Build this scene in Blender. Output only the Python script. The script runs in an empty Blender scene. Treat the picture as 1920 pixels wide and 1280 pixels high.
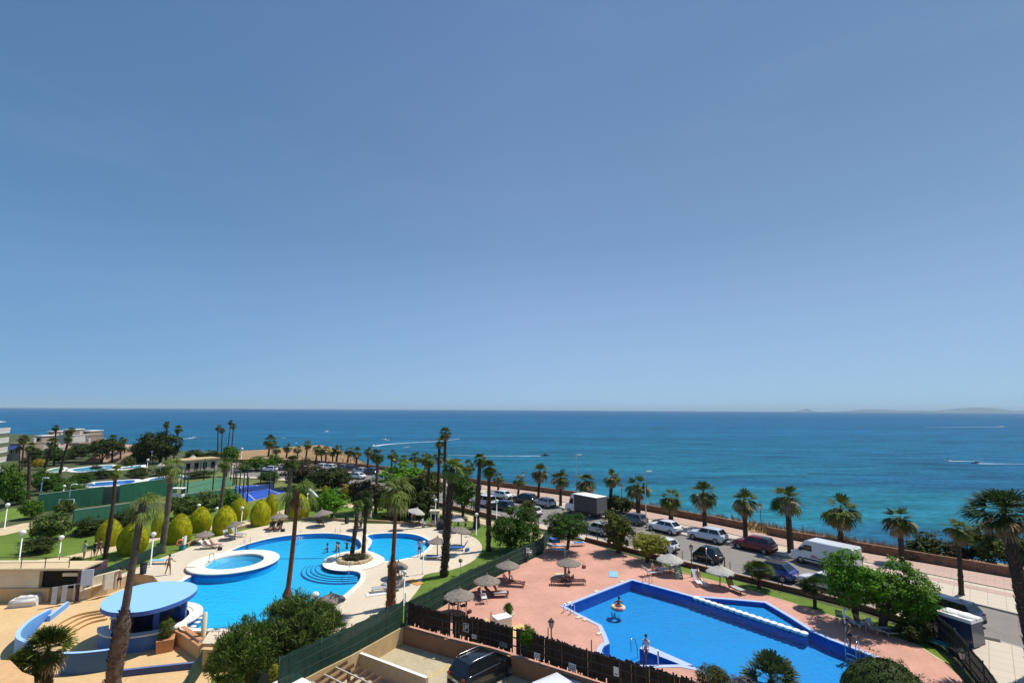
import bpy, math, random
from mathutils import Vector, Matrix, noise as mnoise
from mathutils.geometry import tessellate_polygon
PI = math.pi
R = math.radians
SC = bpy.context.scene
COL = SC.collection
rnd = random.Random(7)

# ---------------------------------------------------------------- camera
F, CX, CY = 940.0, 960.0, 640.0
PITCH = math.atan(127.5 / F)
ROLL = 0.0052
EYE = Vector((0, 0, 15.5))
SEA = -9.0
CAM_M = Matrix.Rotation(PI / 2 + PITCH, 3, 'X') @ Matrix.Rotation(ROLL, 3, 'Z')
cam = bpy.data.cameras.new('camera')
cam_o = bpy.data.objects.new('camera', cam)
COL.objects.link(cam_o)
cam.sensor_width = 36
cam.lens = F / 1920 * 36
cam.clip_start = 0.5
cam.clip_end = 300000
cam_o.matrix_world = Matrix.Translation(EYE) @ CAM_M.to_4x4()
SC.camera = cam_o


def ray(px, py):
    return (CAM_M @ Vector(((px - CX) / F, (CY - py) / F, -1.0)))


def G(px, py, z=0.0):
    """point of the level z that the photograph shows at px, py"""
    d = ray(px, py)
    t = (z - EYE.z) / d.z
    return EYE + d * t


def AT(px, py, Y):
    """point at distance Y on the ray through px, py"""
    d = ray(px, py)
    return EYE + d * (Y / d.y)


def GP(pts, z=0.0):
    return [tuple(G(x, y, z)) for x, y in pts]


def ppm(P):
    """photograph pixels per metre across at point P (wide at the sides of a wide lens)"""
    d = (P - EYE)
    z = -(CAM_M.transposed() @ d).z
    return F * math.hypot(z, d.x) / (z * z)


def ppv(P):
    """pixels per metre upright"""
    return F / -(CAM_M.transposed() @ (P - EYE)).z


def ell(cx, cy, rx, ry, n=40, a0=0, a1=360, z=0.0):
    full = abs(a1 - a0) >= 360
    k = n if full else n + 1
    return [(cx + rx * math.cos(R(a0 + (a1 - a0) * i / n)), cy - ry * math.sin(R(a0 + (a1 - a0) * i / n))) for i in range(k)]


def smooth_px(pts, closed=True, n=5):
    """Catmull-Rom through the points"""
    out = []
    m = len(pts)
    rng = range(m) if closed else range(m - 1)
    for i in rng:
        if closed:
            p0, p1, p2, p3 = pts[i - 1], pts[i], pts[(i + 1) % m], pts[(i + 2) % m]
        else:
            p0, p1, p2, p3 = pts[max(i - 1, 0)], pts[i], pts[i + 1], pts[min(i + 2, m - 1)]
        for k in range(n):
            t = k / n
            out.append(tuple(0.5 * (2 * b + (c - a) * t + (2 * a - 5 * b + 4 * c - d) * t * t + (3 * b - a - 3 * c + d) * t ** 3)
                             for a, b, c, d in zip(p0, p1, p2, p3)))
    if not closed:
        out.append(tuple(pts[-1]))
    return out


# ---------------------------------------------------------------- mesh builder
class MB:
    def __init__(s):
        s.v, s.f, s.m, s.sm = [], [], [], []

    def add(s, vs, fs, mi=0, smooth=False):
        o = len(s.v)
        s.v += [tuple(v) for v in vs]
        for f in fs:
            s.f.append(tuple(i + o for i in f)); s.m.append(mi); s.sm.append(smooth)
        return s

    def quad(s, a, b, c, d, mi=0):
        return s.add([a, b, c, d], [(0, 1, 2, 3)], mi)

    def box(s, c, d, rz=0, mi=0, taper=1.0):
        x, y, z = d[0] / 2, d[1] / 2, d[2] / 2
        vs = []
        cr, sr = math.cos(rz), math.sin(rz)
        for sz in (-1, 1):
            k = taper if sz > 0 else 1
            for sx, sy in ((-1, -1), (1, -1), (1, 1), (-1, 1)):
                X, Y = sx * x * k, sy * y * k
                vs.append((c[0] + X * cr - Y * sr, c[1] + X * sr + Y * cr, c[2] + sz * z))
        return s.add(vs, [(0, 3, 2, 1), (4, 5, 6, 7), (0, 1, 5, 4), (1, 2, 6, 5), (2, 3, 7, 6), (3, 0, 4, 7)], mi)

    def tube(s, pts, rads, n=8, mi=0, smooth=True, cap=True):
        pts = [Vector(p) for p in pts]
        if not hasattr(rads, '__len__'):
            rads = [rads] * len(pts)
        vs, fs = [], []
        ref = Vector((1, 0, 0))
        for i, p in enumerate(pts):
            d = (pts[min(i + 1, len(pts) - 1)] - pts[max(i - 1, 0)])
            if d.length < 1e-9: d = Vector((0, 0, 1))
            d.normalize()
            if abs(d.dot(ref)) > .95: ref = Vector((0, 1, 0)) if abs(d.y) < .9 else Vector((0, 0, 1))
            u = d.cross(ref).normalized(); w = d.cross(u).normalized()
            for k in range(n):
                a = 2 * PI * k / n
                vs.append(p + (u * math.cos(a) + w * math.sin(a)) * rads[i])
        for i in range(len(pts) - 1):
            for k in range(n):
                k2 = (k + 1) % n
                fs.append((i * n + k, i * n + k2, (i + 1) * n + k2, (i + 1) * n + k))
        s.add(vs, fs, mi, smooth)
        if cap:
            o = len(s.v) - len(vs)
            s.f.append(tuple(o + k for k in reversed(range(n)))); s.m.append(mi); s.sm.append(False)
            e = o + (len(pts) - 1) * n
            s.f.append(tuple(e + k for k in range(n))); s.m.append(mi); s.sm.append(False)
        return s

    def lathe(s, prof, n=20, c=(0, 0, 0), mi=0, smooth=True):
        vs, fs = [], []
        for r, z in prof:
            for k in range(n):
                a = 2 * PI * k / n
                vs.append((c[0] + r * math.cos(a), c[1] + r * math.sin(a), c[2] + z))
        for i in range(len(prof) - 1):
            for k in range(n):
                k2 = (k + 1) % n
                fs.append((i * n + k, i * n + k2, (i + 1) * n + k2, (i + 1) * n + k))
        return s.add(vs, fs, mi, smooth)

    def sphere(s, c, r, n=12, mi=0, sz=1.0):
        prof = [(max(r * math.sin(PI * i / n), 1e-4), -r * sz * math.cos(PI * i / n)) for i in range(n + 1)]
        return s.lathe(prof, n=2 * n, c=c, mi=mi)

    def sheet(s, outer, holes=(), z=None, mi=0):
        """flat polygon with holes; points are 3D"""
        loops = [[Vector(p) for p in outer]] + [[Vector(p) for p in h] for h in holes]
        if z is not None:
            loops = [[Vector((p.x, p.y, z)) for p in l] for l in loops]
        flat = [p for l in loops for p in l]
        tris = tessellate_polygon([[Vector((p.x, p.y, 0)) for p in l] for l in loops])
        fs = []
        for a, b, c in tris:
            n = (flat[b] - flat[a]).cross(flat[c] - flat[a])
            fs.append((a, b, c) if n.z > 0 else (a, c, b))
        return s.add(flat, fs, mi)

    def skirt(s, loop, z0, z1, mi=0, closed=True, flip=False):
        m = len(loop)
        for i in range(m if closed else m - 1):
            a, b = loop[i], loop[(i + 1) % m]
            q = [(a[0], a[1], z0), (b[0], b[1], z0), (b[0], b[1], z1), (a[0], a[1], z1)]
            s.add(q[::-1] if flip else q, [(0, 1, 2, 3)], mi)
        return s

    def prism(s, loop, z0, z1, mi=0, holes=()):
        s.sheet(loop, holes, z1, mi)
        s.skirt(loop, z0, z1, mi)
        for h in holes: s.skirt(h, z0, z1, mi)
        return s

    def ribbon(s, pts, w, z=None, mi=0):
        """flat strip of width w along 3D points"""
        L, Rr = offset_line(pts, w / 2), offset_line(pts, -w / 2)
        for i in range(len(pts) - 1):
            s.quad(L[i], Rr[i], Rr[i + 1], L[i + 1], mi)
        return s

    def wall(s, pts, t, h, mi=0, closed=False, mi_top=None, z0=None):
        """upright wall of thickness t on 3D base points; h number or list"""
        if closed: pts = list(pts) + [pts[0]]
        L, Rr = offset_line(pts, t / 2, closed), offset_line(pts, -t / 2, closed)
        hs = h if hasattr(h, '__len__') else [h] * len(pts)
        zz = [p[2] if z0 is None else z0 for p in pts]
        up = lambda p, z: (p[0], p[1], z)
        mt = mi if mi_top is None else mi_top
        for i in range(len(pts) - 1):
            a, b = i, i + 1
            s.quad(up(L[b], zz[b]), up(L[a], zz[a]), up(L[a], zz[a] + hs[a]), up(L[b], zz[b] + hs[b]), mi)
            s.quad(up(Rr[a], zz[a]), up(Rr[b], zz[b]), up(Rr[b], zz[b] + hs[b]), up(Rr[a], zz[a] + hs[a]), mi)
            s.quad(up(L[a], zz[a] + hs[a]), up(Rr[a], zz[a] + hs[a]), up(Rr[b], zz[b] + hs[b]), up(L[b], zz[b] + hs[b]), mt)
        if not closed:
            for i, fl in ((0, 1), (len(pts) - 1, 0)):
                q = [up(L[i], zz[i]), up(Rr[i], zz[i]), up(Rr[i], zz[i] + hs[i]), up(L[i], zz[i] + hs[i])]
                s.quad(*(q if fl else q[::-1]), mi)
        return s

    def build(s, name, mats, parent=None, loc=None, smooth=None):
        me = bpy.data.meshes.new(name)
        me.from_pydata(s.v, [], s.f)
        if not isinstance(mats, (list, tuple)): mats = [mats]
        for m in mats: me.materials.append(m)
        me.polygons.foreach_set('material_index', s.m)
        me.polygons.foreach_set('use_smooth', [bool(x) if smooth is None else smooth for x in s.sm])
        me.update()
        o = bpy.data.objects.new(name, me)
        COL.objects.link(o)
        if parent is not None: o.parent = parent
        if loc is not None: o.location = loc
        return o


def offset_line(pts, d, closed=False):
    out = []
    m = len(pts)
    P = [Vector((p[0], p[1])) for p in pts]
    for i in range(m):
        if closed:
            a, b, c = P[(i - 1) % (m - 1)], P[i], P[(i + 1) % (m - 1)] if i < m - 1 else P[1]
            if i == 0: a = P[m - 2]
        else:
            a, b, c = P[max(i - 1, 0)], P[i], P[min(i + 1, m - 1)]
        d1, d2 = (b - a), (c - b)
        if d1.length < 1e-9: d1 = d2
        if d2.length < 1e-9: d2 = d1
        d1 = d1.normalized(); d2 = d2.normalized()
        n1 = Vector((-d1.y, d1.x)); n2 = Vector((-d2.y, d2.x))
        n = n1 + n2
        if n.length < 1e-6: n = n1
        n.normalize()
        k = 1 / max(n.dot(n1), .35)
        q = b + n * d * k
        out.append((q.x, q.y, pts[i][2]))
    return out


def tag(o, label=None, cat=None, group=None, kind=None):
    if label: o['label'] = label
    if cat: o['category'] = cat
    if group: o['group'] = group
    if kind: o['kind'] = kind
    return o


def struct(name, mb, m):
    o = mb.build(name, m)
    o['kind'] = 'structure'
    return o


def empty(name, loc, label=None, cat=None, group=None, rz=0.0):
    o = bpy.data.objects.new(name, None)
    COL.objects.link(o)
    o.empty_display_size = .2
    o.location = loc
    o.rotation_euler = (0, 0, rz)
    tag(o, label, cat, group)
    return o


KIDS = {}


def part(name, mb, m, parent, loc=None, smooth=None):
    o = mb.build(name, m, parent, loc, smooth)
    KIDS.setdefault(parent.name, []).append(o)
    return o


def copy_tree(o, parent=None):
    c = o.copy()
    COL.objects.link(c)
    if parent is not None:
        c.parent = parent
        KIDS.setdefault(parent.name, []).append(c)
    for ch in list(KIDS.get(o.name, [])):
        copy_tree(ch, c)
    return c


# ---------------------------------------------------------------- materials
def lin(c):
    """sRGB 0-255 -> linear"""
    return tuple(((x / 255) / 12.92) if x / 255 <= .04045 else (((x / 255) + .055) / 1.055) ** 2.4 for x in c)


MATS = {}


def mat(name, col, rough=.7, var=.12, scale=3.0, bump=0.0, metal=0.0, spec=.3, col2=None, coat=0.0, obj_var=0.0,
        fine=0.0, stretch=None, trans=0.0, see=0.0, big=0.0, bigscale=.12):
    """principled material whose colour wanders between col and col2 through noise"""
    if name in MATS: return MATS[name]
    m = bpy.data.materials.new(name)
    m.use_nodes = True
    nt = m.node_tree; N = nt.nodes; L = nt.links
    N.clear()
    out = N.new('ShaderNodeOutputMaterial')
    b = N.new('ShaderNodeBsdfPrincipled')
    b.inputs['Roughness'].default_value = rough
    b.inputs['Metallic'].default_value = metal
    b.inputs['Specular IOR Level'].default_value = spec
    b.inputs['Coat Weight'].default_value = coat
    b.inputs['Coat Roughness'].default_value = .08
    tc = N.new('ShaderNodeTexCoord')
    vec = tc.outputs['Object']
    if stretch:
        mp = N.new('ShaderNodeMapping'); mp.inputs['Scale'].default_value = stretch
        L.new(vec, mp.inputs['Vector']); vec = mp.outputs['Vector']
    nz = N.new('ShaderNodeTexNoise')
    nz.inputs['Scale'].default_value = scale
    nz.inputs['Detail'].default_value = 5
    nz.inputs['Roughness'].default_value = .6
    L.new(vec, nz.inputs['Vector'])
    c2 = col2 or tuple(min(x * (1 + var), 1) for x in col)
    c1 = col if col2 else tuple(x * (1 - var) for x in col)
    mr = N.new('ShaderNodeMapRange')
    mr.inputs['From Min'].default_value = .3; mr.inputs['From Max'].default_value = .7
    L.new(nz.outputs['Fac'], mr.inputs['Value'])
    mx = N.new('ShaderNodeMix'); mx.data_type = 'RGBA'
    mx.inputs[6].default_value = (*c1, 1); mx.inputs[7].default_value = (*c2, 1)
    L.new(mr.outputs[0], mx.inputs['Factor'])
    colour = mx.outputs[2]

    def mul(colour, fac_socket, lo, hi):
        r = N.new('ShaderNodeMapRange')
        r.inputs['From Min'].default_value = .25; r.inputs['From Max'].default_value = .75
        r.inputs['To Min'].default_value = lo; r.inputs['To Max'].default_value = hi
        L.new(fac_socket, r.inputs['Value'])
        h = N.new('ShaderNodeVectorMath'); h.operation = 'SCALE'
        L.new(colour, h.inputs[0]); L.new(r.outputs[0], h.inputs['Scale'])
        return h.outputs[0]
    if fine:
        n2 = N.new('ShaderNodeTexNoise'); n2.inputs['Scale'].default_value = scale * 9; n2.inputs['Detail'].default_value = 3
        L.new(vec, n2.inputs['Vector'])
        colour = mul(colour, n2.outputs['Fac'], 1 - fine, 1 + fine)
    if big:
        n3 = N.new('ShaderNodeTexNoise'); n3.inputs['Scale'].default_value = bigscale; n3.inputs['Detail'].default_value = 4
        L.new(tc.outputs['Object'], n3.inputs['Vector'])
        colour = mul(colour, n3.outputs['Fac'], 1 - big, 1 + big)
    if obj_var:
        oi = N.new('ShaderNodeObjectInfo')
        r = N.new('ShaderNodeMapRange'); r.inputs['To Min'].default_value = 1 - obj_var; r.inputs['To Max'].default_value = 1 + obj_var
        L.new(oi.outputs['Random'], r.inputs['Value'])
        h = N.new('ShaderNodeVectorMath'); h.operation = 'SCALE'
        L.new(colour, h.inputs[0]); L.new(r.outputs[0], h.inputs['Scale'])
        colour = h.outputs[0]
    L.new(colour, b.inputs['Base Color'])
    if bump:
        bp = N.new('ShaderNodeBump'); bp.inputs['Strength'].default_value = bump; bp.inputs['Distance'].default_value = .05
        L.new(nz.outputs['Fac'], bp.inputs['Height']); L.new(bp.outputs['Normal'], b.inputs['Normal'])
    sh = b.outputs['BSDF']
    if trans:
        t = N.new('ShaderNodeBsdfTranslucent'); L.new(colour, t.inputs['Color'])
        ms = N.new('ShaderNodeMixShader'); ms.inputs['Fac'].default_value = trans
        L.new(sh, ms.inputs[1]); L.new(t.outputs['BSDF'], ms.inputs[2]); sh = ms.outputs[0]
    if see:      # open weave
        t = N.new('ShaderNodeBsdfTransparent'); ms = N.new('ShaderNodeMixShader'); ms.inputs['Fac'].default_value = see
        L.new(sh, ms.inputs[1]); L.new(t.outputs['BSDF'], ms.inputs[2]); sh = ms.outputs[0]
    L.new(sh, out.inputs['Surface'])
    MATS[name] = m
    return m


def leaf(name, col, col2, scale=1.2, trans=.12, ov=.12):
    return mat(name, col, rough=.6, col2=col2, scale=scale, spec=.12, trans=trans, obj_var=ov, fine=.0)


def paint(name, col, rough=.25):
    return mat(name, col, rough=rough, var=.03, scale=2, spec=.5, coat=.6)


def tiles_mat(name, col, col2, size, rough=.75, mortar=None, w=.02, rot=0.0, big=.08):
    """paving: brick texture in world metres"""
    m = bpy.data.materials.new(name); m.use_nodes = True
    nt = m.node_tree; N = nt.nodes; L = nt.links
    b = N['Principled BSDF']; b.inputs['Roughness'].default_value = rough; b.inputs['Specular IOR Level'].default_value = .25
    tc = N.new('ShaderNodeTexCoord'); mp = N.new('ShaderNodeMapping'); mp.inputs['Rotation'].default_value = (0, 0, rot)
    L.new(tc.outputs['Object'], mp.inputs['Vector'])
    br = N.new('ShaderNodeTexBrick')
    br.inputs['Color1'].default_value = (*col, 1); br.inputs['Color2'].default_value = (*col2, 1)
    br.inputs['Mortar'].default_value = (*(mortar or tuple(x * .6 for x in col)), 1)
    br.inputs['Scale'].default_value = 1.0; br.inputs['Mortar Size'].default_value = w
    br.inputs['Brick Width'].default_value = size[0]; br.inputs['Row Height'].default_value = size[1]
    br.offset = 0.0 if size[0] == size[1] else .5
    L.new(mp.outputs['Vector'], br.inputs['Vector'])
    n3 = N.new('ShaderNodeTexNoise'); n3.inputs['Scale'].default_value = .25; n3.inputs['Detail'].default_value = 8; n3.inputs['Roughness'].default_value = .65
    L.new(tc.outputs['Object'], n3.inputs['Vector'])
    r = N.new('ShaderNodeMapRange'); r.inputs['From Min'].default_value = .3; r.inputs['From Max'].default_value = .7
    r.inputs['To Min'].default_value = 1 - big; r.inputs['To Max'].default_value = 1 + big
    L.new(n3.outputs['Fac'], r.inputs['Value'])
    h = N.new('ShaderNodeVectorMath'); h.operation = 'SCALE'
    L.new(br.outputs['Color'], h.inputs[0]); L.new(r.outputs[0], h.inputs['Scale'])
    L.new(h.outputs[0], b.inputs['Base Color'])
    MATS[name] = m
    return m


def water_mat(name, tint, gloss=.06, rip=2.2):
    """clear pool water: light passes through, a little sky is reflected"""
    m = bpy.data.materials.new(name); m.use_nodes = True
    nt = m.node_tree; N = nt.nodes; L = nt.links
    N.clear()
    out = N.new('ShaderNodeOutputMaterial')
    t = N.new('ShaderNodeBsdfTransparent'); t.inputs['Color'].default_value = (*tint, 1)
    g = N.new('ShaderNodeBsdfGlossy'); g.inputs['Roughness'].default_value = .05
    fr = N.new('ShaderNodeFresnel'); fr.inputs['IOR'].default_value = 1.25
    tc = N.new('ShaderNodeTexCoord'); nz = N.new('ShaderNodeTexNoise'); nz.inputs['Scale'].default_value = rip; nz.inputs['Detail'].default_value = 4; nz.inputs['Roughness'].default_value = .6
    L.new(tc.outputs['Object'], nz.inputs['Vector'])
    bp = N.new('ShaderNodeBump'); bp.inputs['Strength'].default_value = .9; bp.inputs['Distance'].default_value = .12
    L.new(nz.outputs['Fac'], bp.inputs['Height'])
    L.new(bp.outputs['Normal'], g.inputs['Normal']); L.new(bp.outputs['Normal'], fr.inputs['Normal'])
    ms = N.new('ShaderNodeMixShader')
    L.new(fr.outputs[0], ms.inputs['Fac']); L.new(t.outputs[0], ms.inputs[1]); L.new(g.outputs[0], ms.inputs[2])
    L.new(ms.outputs[0], out.inputs['Surface'])
    MATS[name] = m
    return m
# ---------------------------------------------------------------- light
SUN_AZ, SUN_EL = R(27), R(62)          # from +X (right) towards +Y (away)
sun_dir = Vector((math.cos(SUN_AZ) * math.cos(SUN_EL), math.sin(SUN_AZ) * math.cos(SUN_EL), math.sin(SUN_EL)))
sl = bpy.data.lights.new('sun', 'SUN'); sl.energy = 5.0; sl.angle = R(.53); sl.color = (1, .955, .88)
so = bpy.data.objects.new('sun', sl); COL.objects.link(so)
so.rotation_euler = sun_dir.to_track_quat('Z', 'Y').to_euler()
w = bpy.data.worlds.new('World'); SC.world = w; w.use_nodes = True
nt = w.node_tree; bg = nt.nodes['Background']
sky = nt.nodes.new('ShaderNodeTexSky'); sky.sky_type = 'NISHITA'; sky.sun_disc = False
sky.sun_elevation = SUN_EL; sky.sun_rotation = PI / 2 - SUN_AZ
sky.altitude = 0; sky.air_density = 1.0; sky.dust_density = 1.0; sky.ozone_density = 2.0
sky.altitude = 1500
# the measured sky: pale at the horizon, deeper overhead and away from the sun
tcw = nt.nodes.new('ShaderNodeTexCoord'); sx = nt.nodes.new('ShaderNodeSeparateXYZ')
nt.links.new(tcw.outputs['Generated'], sx.inputs[0])
cr = nt.nodes.new('ShaderNodeValToRGB'); e = cr.color_ramp.elements
SKY_STR = .1
stops = [(0, (158, 199, 236)), (.06, (152, 190, 229)), (.19, (139, 174, 219)), (.31, (121, 157, 201)), (.48, (110, 144, 187)), (.65, (103, 136, 184)), (1, (90, 122, 172))]
for i, (p, c) in enumerate(stops):
    k = e[0] if i == 0 else e[len(e) - 1] if i == len(stops) - 1 else e.new(p)
    k.position = p; k.color = (*lin(c), 1)
nt.links.new(sx.outputs['Z'], cr.inputs['Fac'])
sd = nt.nodes.new('ShaderNodeMapRange'); sd.inputs['From Min'].default_value = -.7; sd.inputs['From Max'].default_value = .7
nt.links.new(sx.outputs['X'], sd.inputs['Value'])
c2 = nt.nodes.new('ShaderNodeValToRGB'); e = c2.color_ramp.elements
e[0].color = (.60, .76, .85, 1); e[1].color = (1.06, 1.05, 1.0, 1); k = e.new(.5); k.color = (1, 1, 1, 1)
nt.links.new(sd.outputs[0], c2.inputs['Fac'])
mm = nt.nodes.new('ShaderNodeVectorMath'); mm.operation = 'MULTIPLY'
nt.links.new(cr.outputs['Color'], mm.inputs[0]); nt.links.new(c2.outputs['Color'], mm.inputs[1])
sc_ = nt.nodes.new('ShaderNodeVectorMath'); sc_.operation = 'SCALE'; sc_.inputs['Scale'].default_value = 1 / SKY_STR
nt.links.new(mm.outputs[0], sc_.inputs[0])
mxw = nt.nodes.new('ShaderNodeMix'); mxw.data_type = 'RGBA'; mxw.inputs['Factor'].default_value = .92
nt.links.new(sky.outputs[0], mxw.inputs[6]); nt.links.new(sc_.outputs[0], mxw.inputs[7])
# a few faint high wisps
cm = nt.nodes.new('ShaderNodeMapping'); cm.inputs['Scale'].default_value = (1.2, 1.2, 5); cm.inputs['Rotation'].default_value = (R(12), R(18), 0)
nt.links.new(tcw.outputs['Generated'], cm.inputs['Vector'])
cn = nt.nodes.new('ShaderNodeTexNoise'); cn.inputs['Scale'].default_value = 1.6; cn.inputs['Detail'].default_value = 7; cn.inputs['Roughness'].default_value = .62
nt.links.new(cm.outputs['Vector'], cn.inputs['Vector'])
cf = nt.nodes.new('ShaderNodeMapRange'); cf.inputs['From Min'].default_value = .52; cf.inputs['From Max'].default_value = .80; cf.inputs['To Max'].default_value = .07
nt.links.new(cn.outputs['Fac'], cf.inputs['Value'])
cx = nt.nodes.new('ShaderNodeMix'); cx.data_type = 'RGBA'; cx.inputs[7].default_value = (5.2, 6.2, 7.6, 1)
nt.links.new(cf.outputs[0], cx.inputs['Factor']); nt.links.new(mxw.outputs[2], cx.inputs[6])
nt.links.new(cx.outputs[2], bg.inputs['Color'])
bg.inputs['Strength'].default_value = SKY_STR
SC.view_settings.view_transform = 'Standard'; SC.view_settings.look = 'None'; SC.view_settings.exposure = 0; SC.view_settings.gamma = 1
SC.cycles.max_bounces = 8; SC.cycles.transparent_max_bounces = 12
SC.cycles.caustics_reflective = False; SC.cycles.caustics_refractive = False

# ---------------------------------------------------------------- sea
def sea_material():
    m = bpy.data.materials.new('sea_water'); m.use_nodes = True
    nt = m.node_tree; N = nt.nodes; L = nt.links; N.clear()
    out = N.new('ShaderNodeOutputMaterial')
    geo = N.new('ShaderNodeNewGeometry')
    ln = N.new('ShaderNodeVectorMath'); ln.operation = 'LENGTH'; L.new(geo.outputs['Position'], ln.inputs[0])
    lg = N.new('ShaderNodeMath'); lg.operation = 'LOGARITHM'; lg.inputs[1].default_value = 10; L.new(ln.outputs['Value'], lg.inputs[0])
    mr = N.new('ShaderNodeMapRange'); mr.inputs['From Min'].default_value = 1.8; mr.inputs['From Max'].default_value = 4.6
    L.new(lg.outputs[0], mr.inputs['Value'])
    cr = N.new('ShaderNodeValToRGB')
    e = cr.color_ramp.elements
    stops = [(0.0, (.018, .165, .205)), (.12, (.017, .150, .205)), (.25, (.016, .118, .205)), (.42, (.015, .103, .210)), (.6, (.014, .095, .210)), (.8, (.014, .074, .20)), (1.0, (.016, .066, .195))]
    e[0].position, e[0].color = stops[0][0], (*stops[0][1], 1)
    e[1].position, e[1].color = stops[-1][0], (*stops[-1][1], 1)
    for p, c in stops[1:-1]:
        k = e.new(p); k.color = (*c, 1)
    # patches of weed and sand, elongated along the shore
    mp = N.new('ShaderNodeMapping'); mp.inputs['Scale'].default_value = (.0045, .014, 1); mp.inputs['Rotation'].default_value = (0, 0, R(-8))
    L.new(geo.outputs['Position'], mp.inputs['Vector'])
    nz = N.new('ShaderNodeTexNoise'); nz.inputs['Scale'].default_value = 1; nz.inputs['Detail'].default_value = 5; nz.inputs['Roughness'].default_value = .55
    L.new(mp.outputs['Vector'], nz.inputs['Vector'])
    pr = N.new('ShaderNodeMapRange'); pr.inputs['From Min'].default_value = .46; pr.inputs['From Max'].default_value = .62; pr.interpolation_type = 'SMOOTHSTEP'
    L.new(nz.outputs['Fac'], pr.inputs['Value'])
    near = N.new('ShaderNodeMapRange'); near.inputs['From Min'].default_value = 2.2; near.inputs['From Max'].default_value = 3.0
    near.inputs['To Min'].default_value = .75; near.inputs['To Max'].default_value = .0
    L.new(lg.outputs[0], near.inputs['Value'])
    pf = N.new('ShaderNodeMath'); pf.operation = 'MULTIPLY'; L.new(pr.outputs[0], pf.inputs[0]); L.new(near.outputs[0], pf.inputs[1])
    mx = N.new('ShaderNodeMix'); mx.data_type = 'RGBA'; mx.inputs[7].default_value = (.016, .088, .20, 1)
    L.new(pf.outputs[0], mx.inputs['Factor']); L.new(mr.outputs[0], cr.inputs['Fac']); L.new(cr.outputs['Color'], mx.inputs[6])
    # wind streaks
    def streak(sx, sy, det):
        q = N.new('ShaderNodeMapping'); q.inputs['Scale'].default_value = (sx, sy, 1); q.inputs['Rotation'].default_value = (0, 0, R(5))
        L.new(geo.outputs['Position'], q.inputs['Vector'])
        n = N.new('ShaderNodeTexNoise'); n.inputs['Scale'].default_value = 1; n.inputs['Detail'].default_value = det; n.inputs['Roughness'].default_value = .65
        L.new(q.outputs['Vector'], n.inputs['Vector']); return n
    s1 = streak(.03, .11, 6); s2 = streak(.004, .02, 5); s3 = streak(.0004, .0022, 5); s4 = streak(.35, 1.0, 3)
    col = mx.outputs[2]
    for s, a in ((s1, .40), (s2, .20), (s3, .10), (s4, .4)):
        r = N.new('ShaderNodeMapRange'); r.inputs['From Min'].default_value = .3; r.inputs['From Max'].default_value = .7
        r.inputs['To Min'].default_value = 1 - a; r.inputs['To Max'].default_value = 1 + a
        L.new(s.outputs['Fac'], r.inputs['Value'])
        h = N.new('ShaderNodeVectorMath'); h.operation = 'SCALE'; L.new(col, h.inputs[0]); L.new(r.outputs[0], h.inputs['Scale']); col = h.outputs[0]
    df = N.new('ShaderNodeBsdfDiffuse'); L.new(col, df.inputs['Color'])
    gl = N.new('ShaderNodeBsdfGlossy'); gl.inputs['Roughness'].default_value = .22
    bp = N.new('ShaderNodeBump'); bp.inputs['Strength'].default_value = .6; bp.inputs['Distance'].default_value = .6
    L.new(s1.outputs['Fac'], bp.inputs['Height']); L.new(bp.outputs['Normal'], gl.inputs['Normal'])
    ms = N.new('ShaderNodeMixShader'); ms.inputs['Fac'].default_value = .055
    L.new(df.outputs[0], ms.inputs[1]); L.new(gl.outputs[0], ms.inputs[2]); L.new(ms.outputs[0], out.inputs['Surface'])
    return m


SEA_R = 60000
mb = MB()
rings = [40, 120, 300, 800, 2500, 8000, 25000, SEA_R]
nseg = 48
vs = [(r * math.cos(2 * PI * k / nseg), r * math.sin(2 * PI * k / nseg), SEA) for r in rings for k in range(nseg)]
fs = [(i * nseg + k, (i + 1) * nseg + k, (i + 1) * nseg + (k + 1) % nseg, i * nseg + (k + 1) % nseg) for i in range(len(rings) - 1) for k in range(nseg)]
fs.append(tuple(range(nseg)))
mb.add(vs, fs)
struct('sea', mb, sea_material())

# far hills across the bay: ridged blocks with real depth
def hill(name, prof, Y, depth, m):
    """prof: (px, py) crest seen at distance Y; a ridge falling to the sea on both sides"""
    mb = MB()
    rows = 7
    P = smooth_px(prof, closed=False, n=6)
    grid = []
    for j in range(rows):
        t = j / (rows - 1)
        k = math.sin(PI * t) ** .8 if 0 < t < 1 else 0
        row = []
        for (x, y) in P:
            p = AT(x, y, Y)
            n = mnoise.noise(Vector((p.x * .0012, t * 3, 3))) * .35
            hgt = max(p.z - SEA, 0) * .78
            row.append((p.x, Y + (t - .5) * depth, SEA - 2 + (hgt + 2) * max(k * (1 + n * (k < .98)), 0)))
        grid.append(row)
    n = len(P)
    mb.add([v for r_ in grid for v in r_], [(j * n + i, j * n + i + 1, (j + 1) * n + i + 1, (j + 1) * n + i) for j in range(rows - 1) for i in range(n - 1)], 0, True)
    return struct(name, mb, m)


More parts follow.
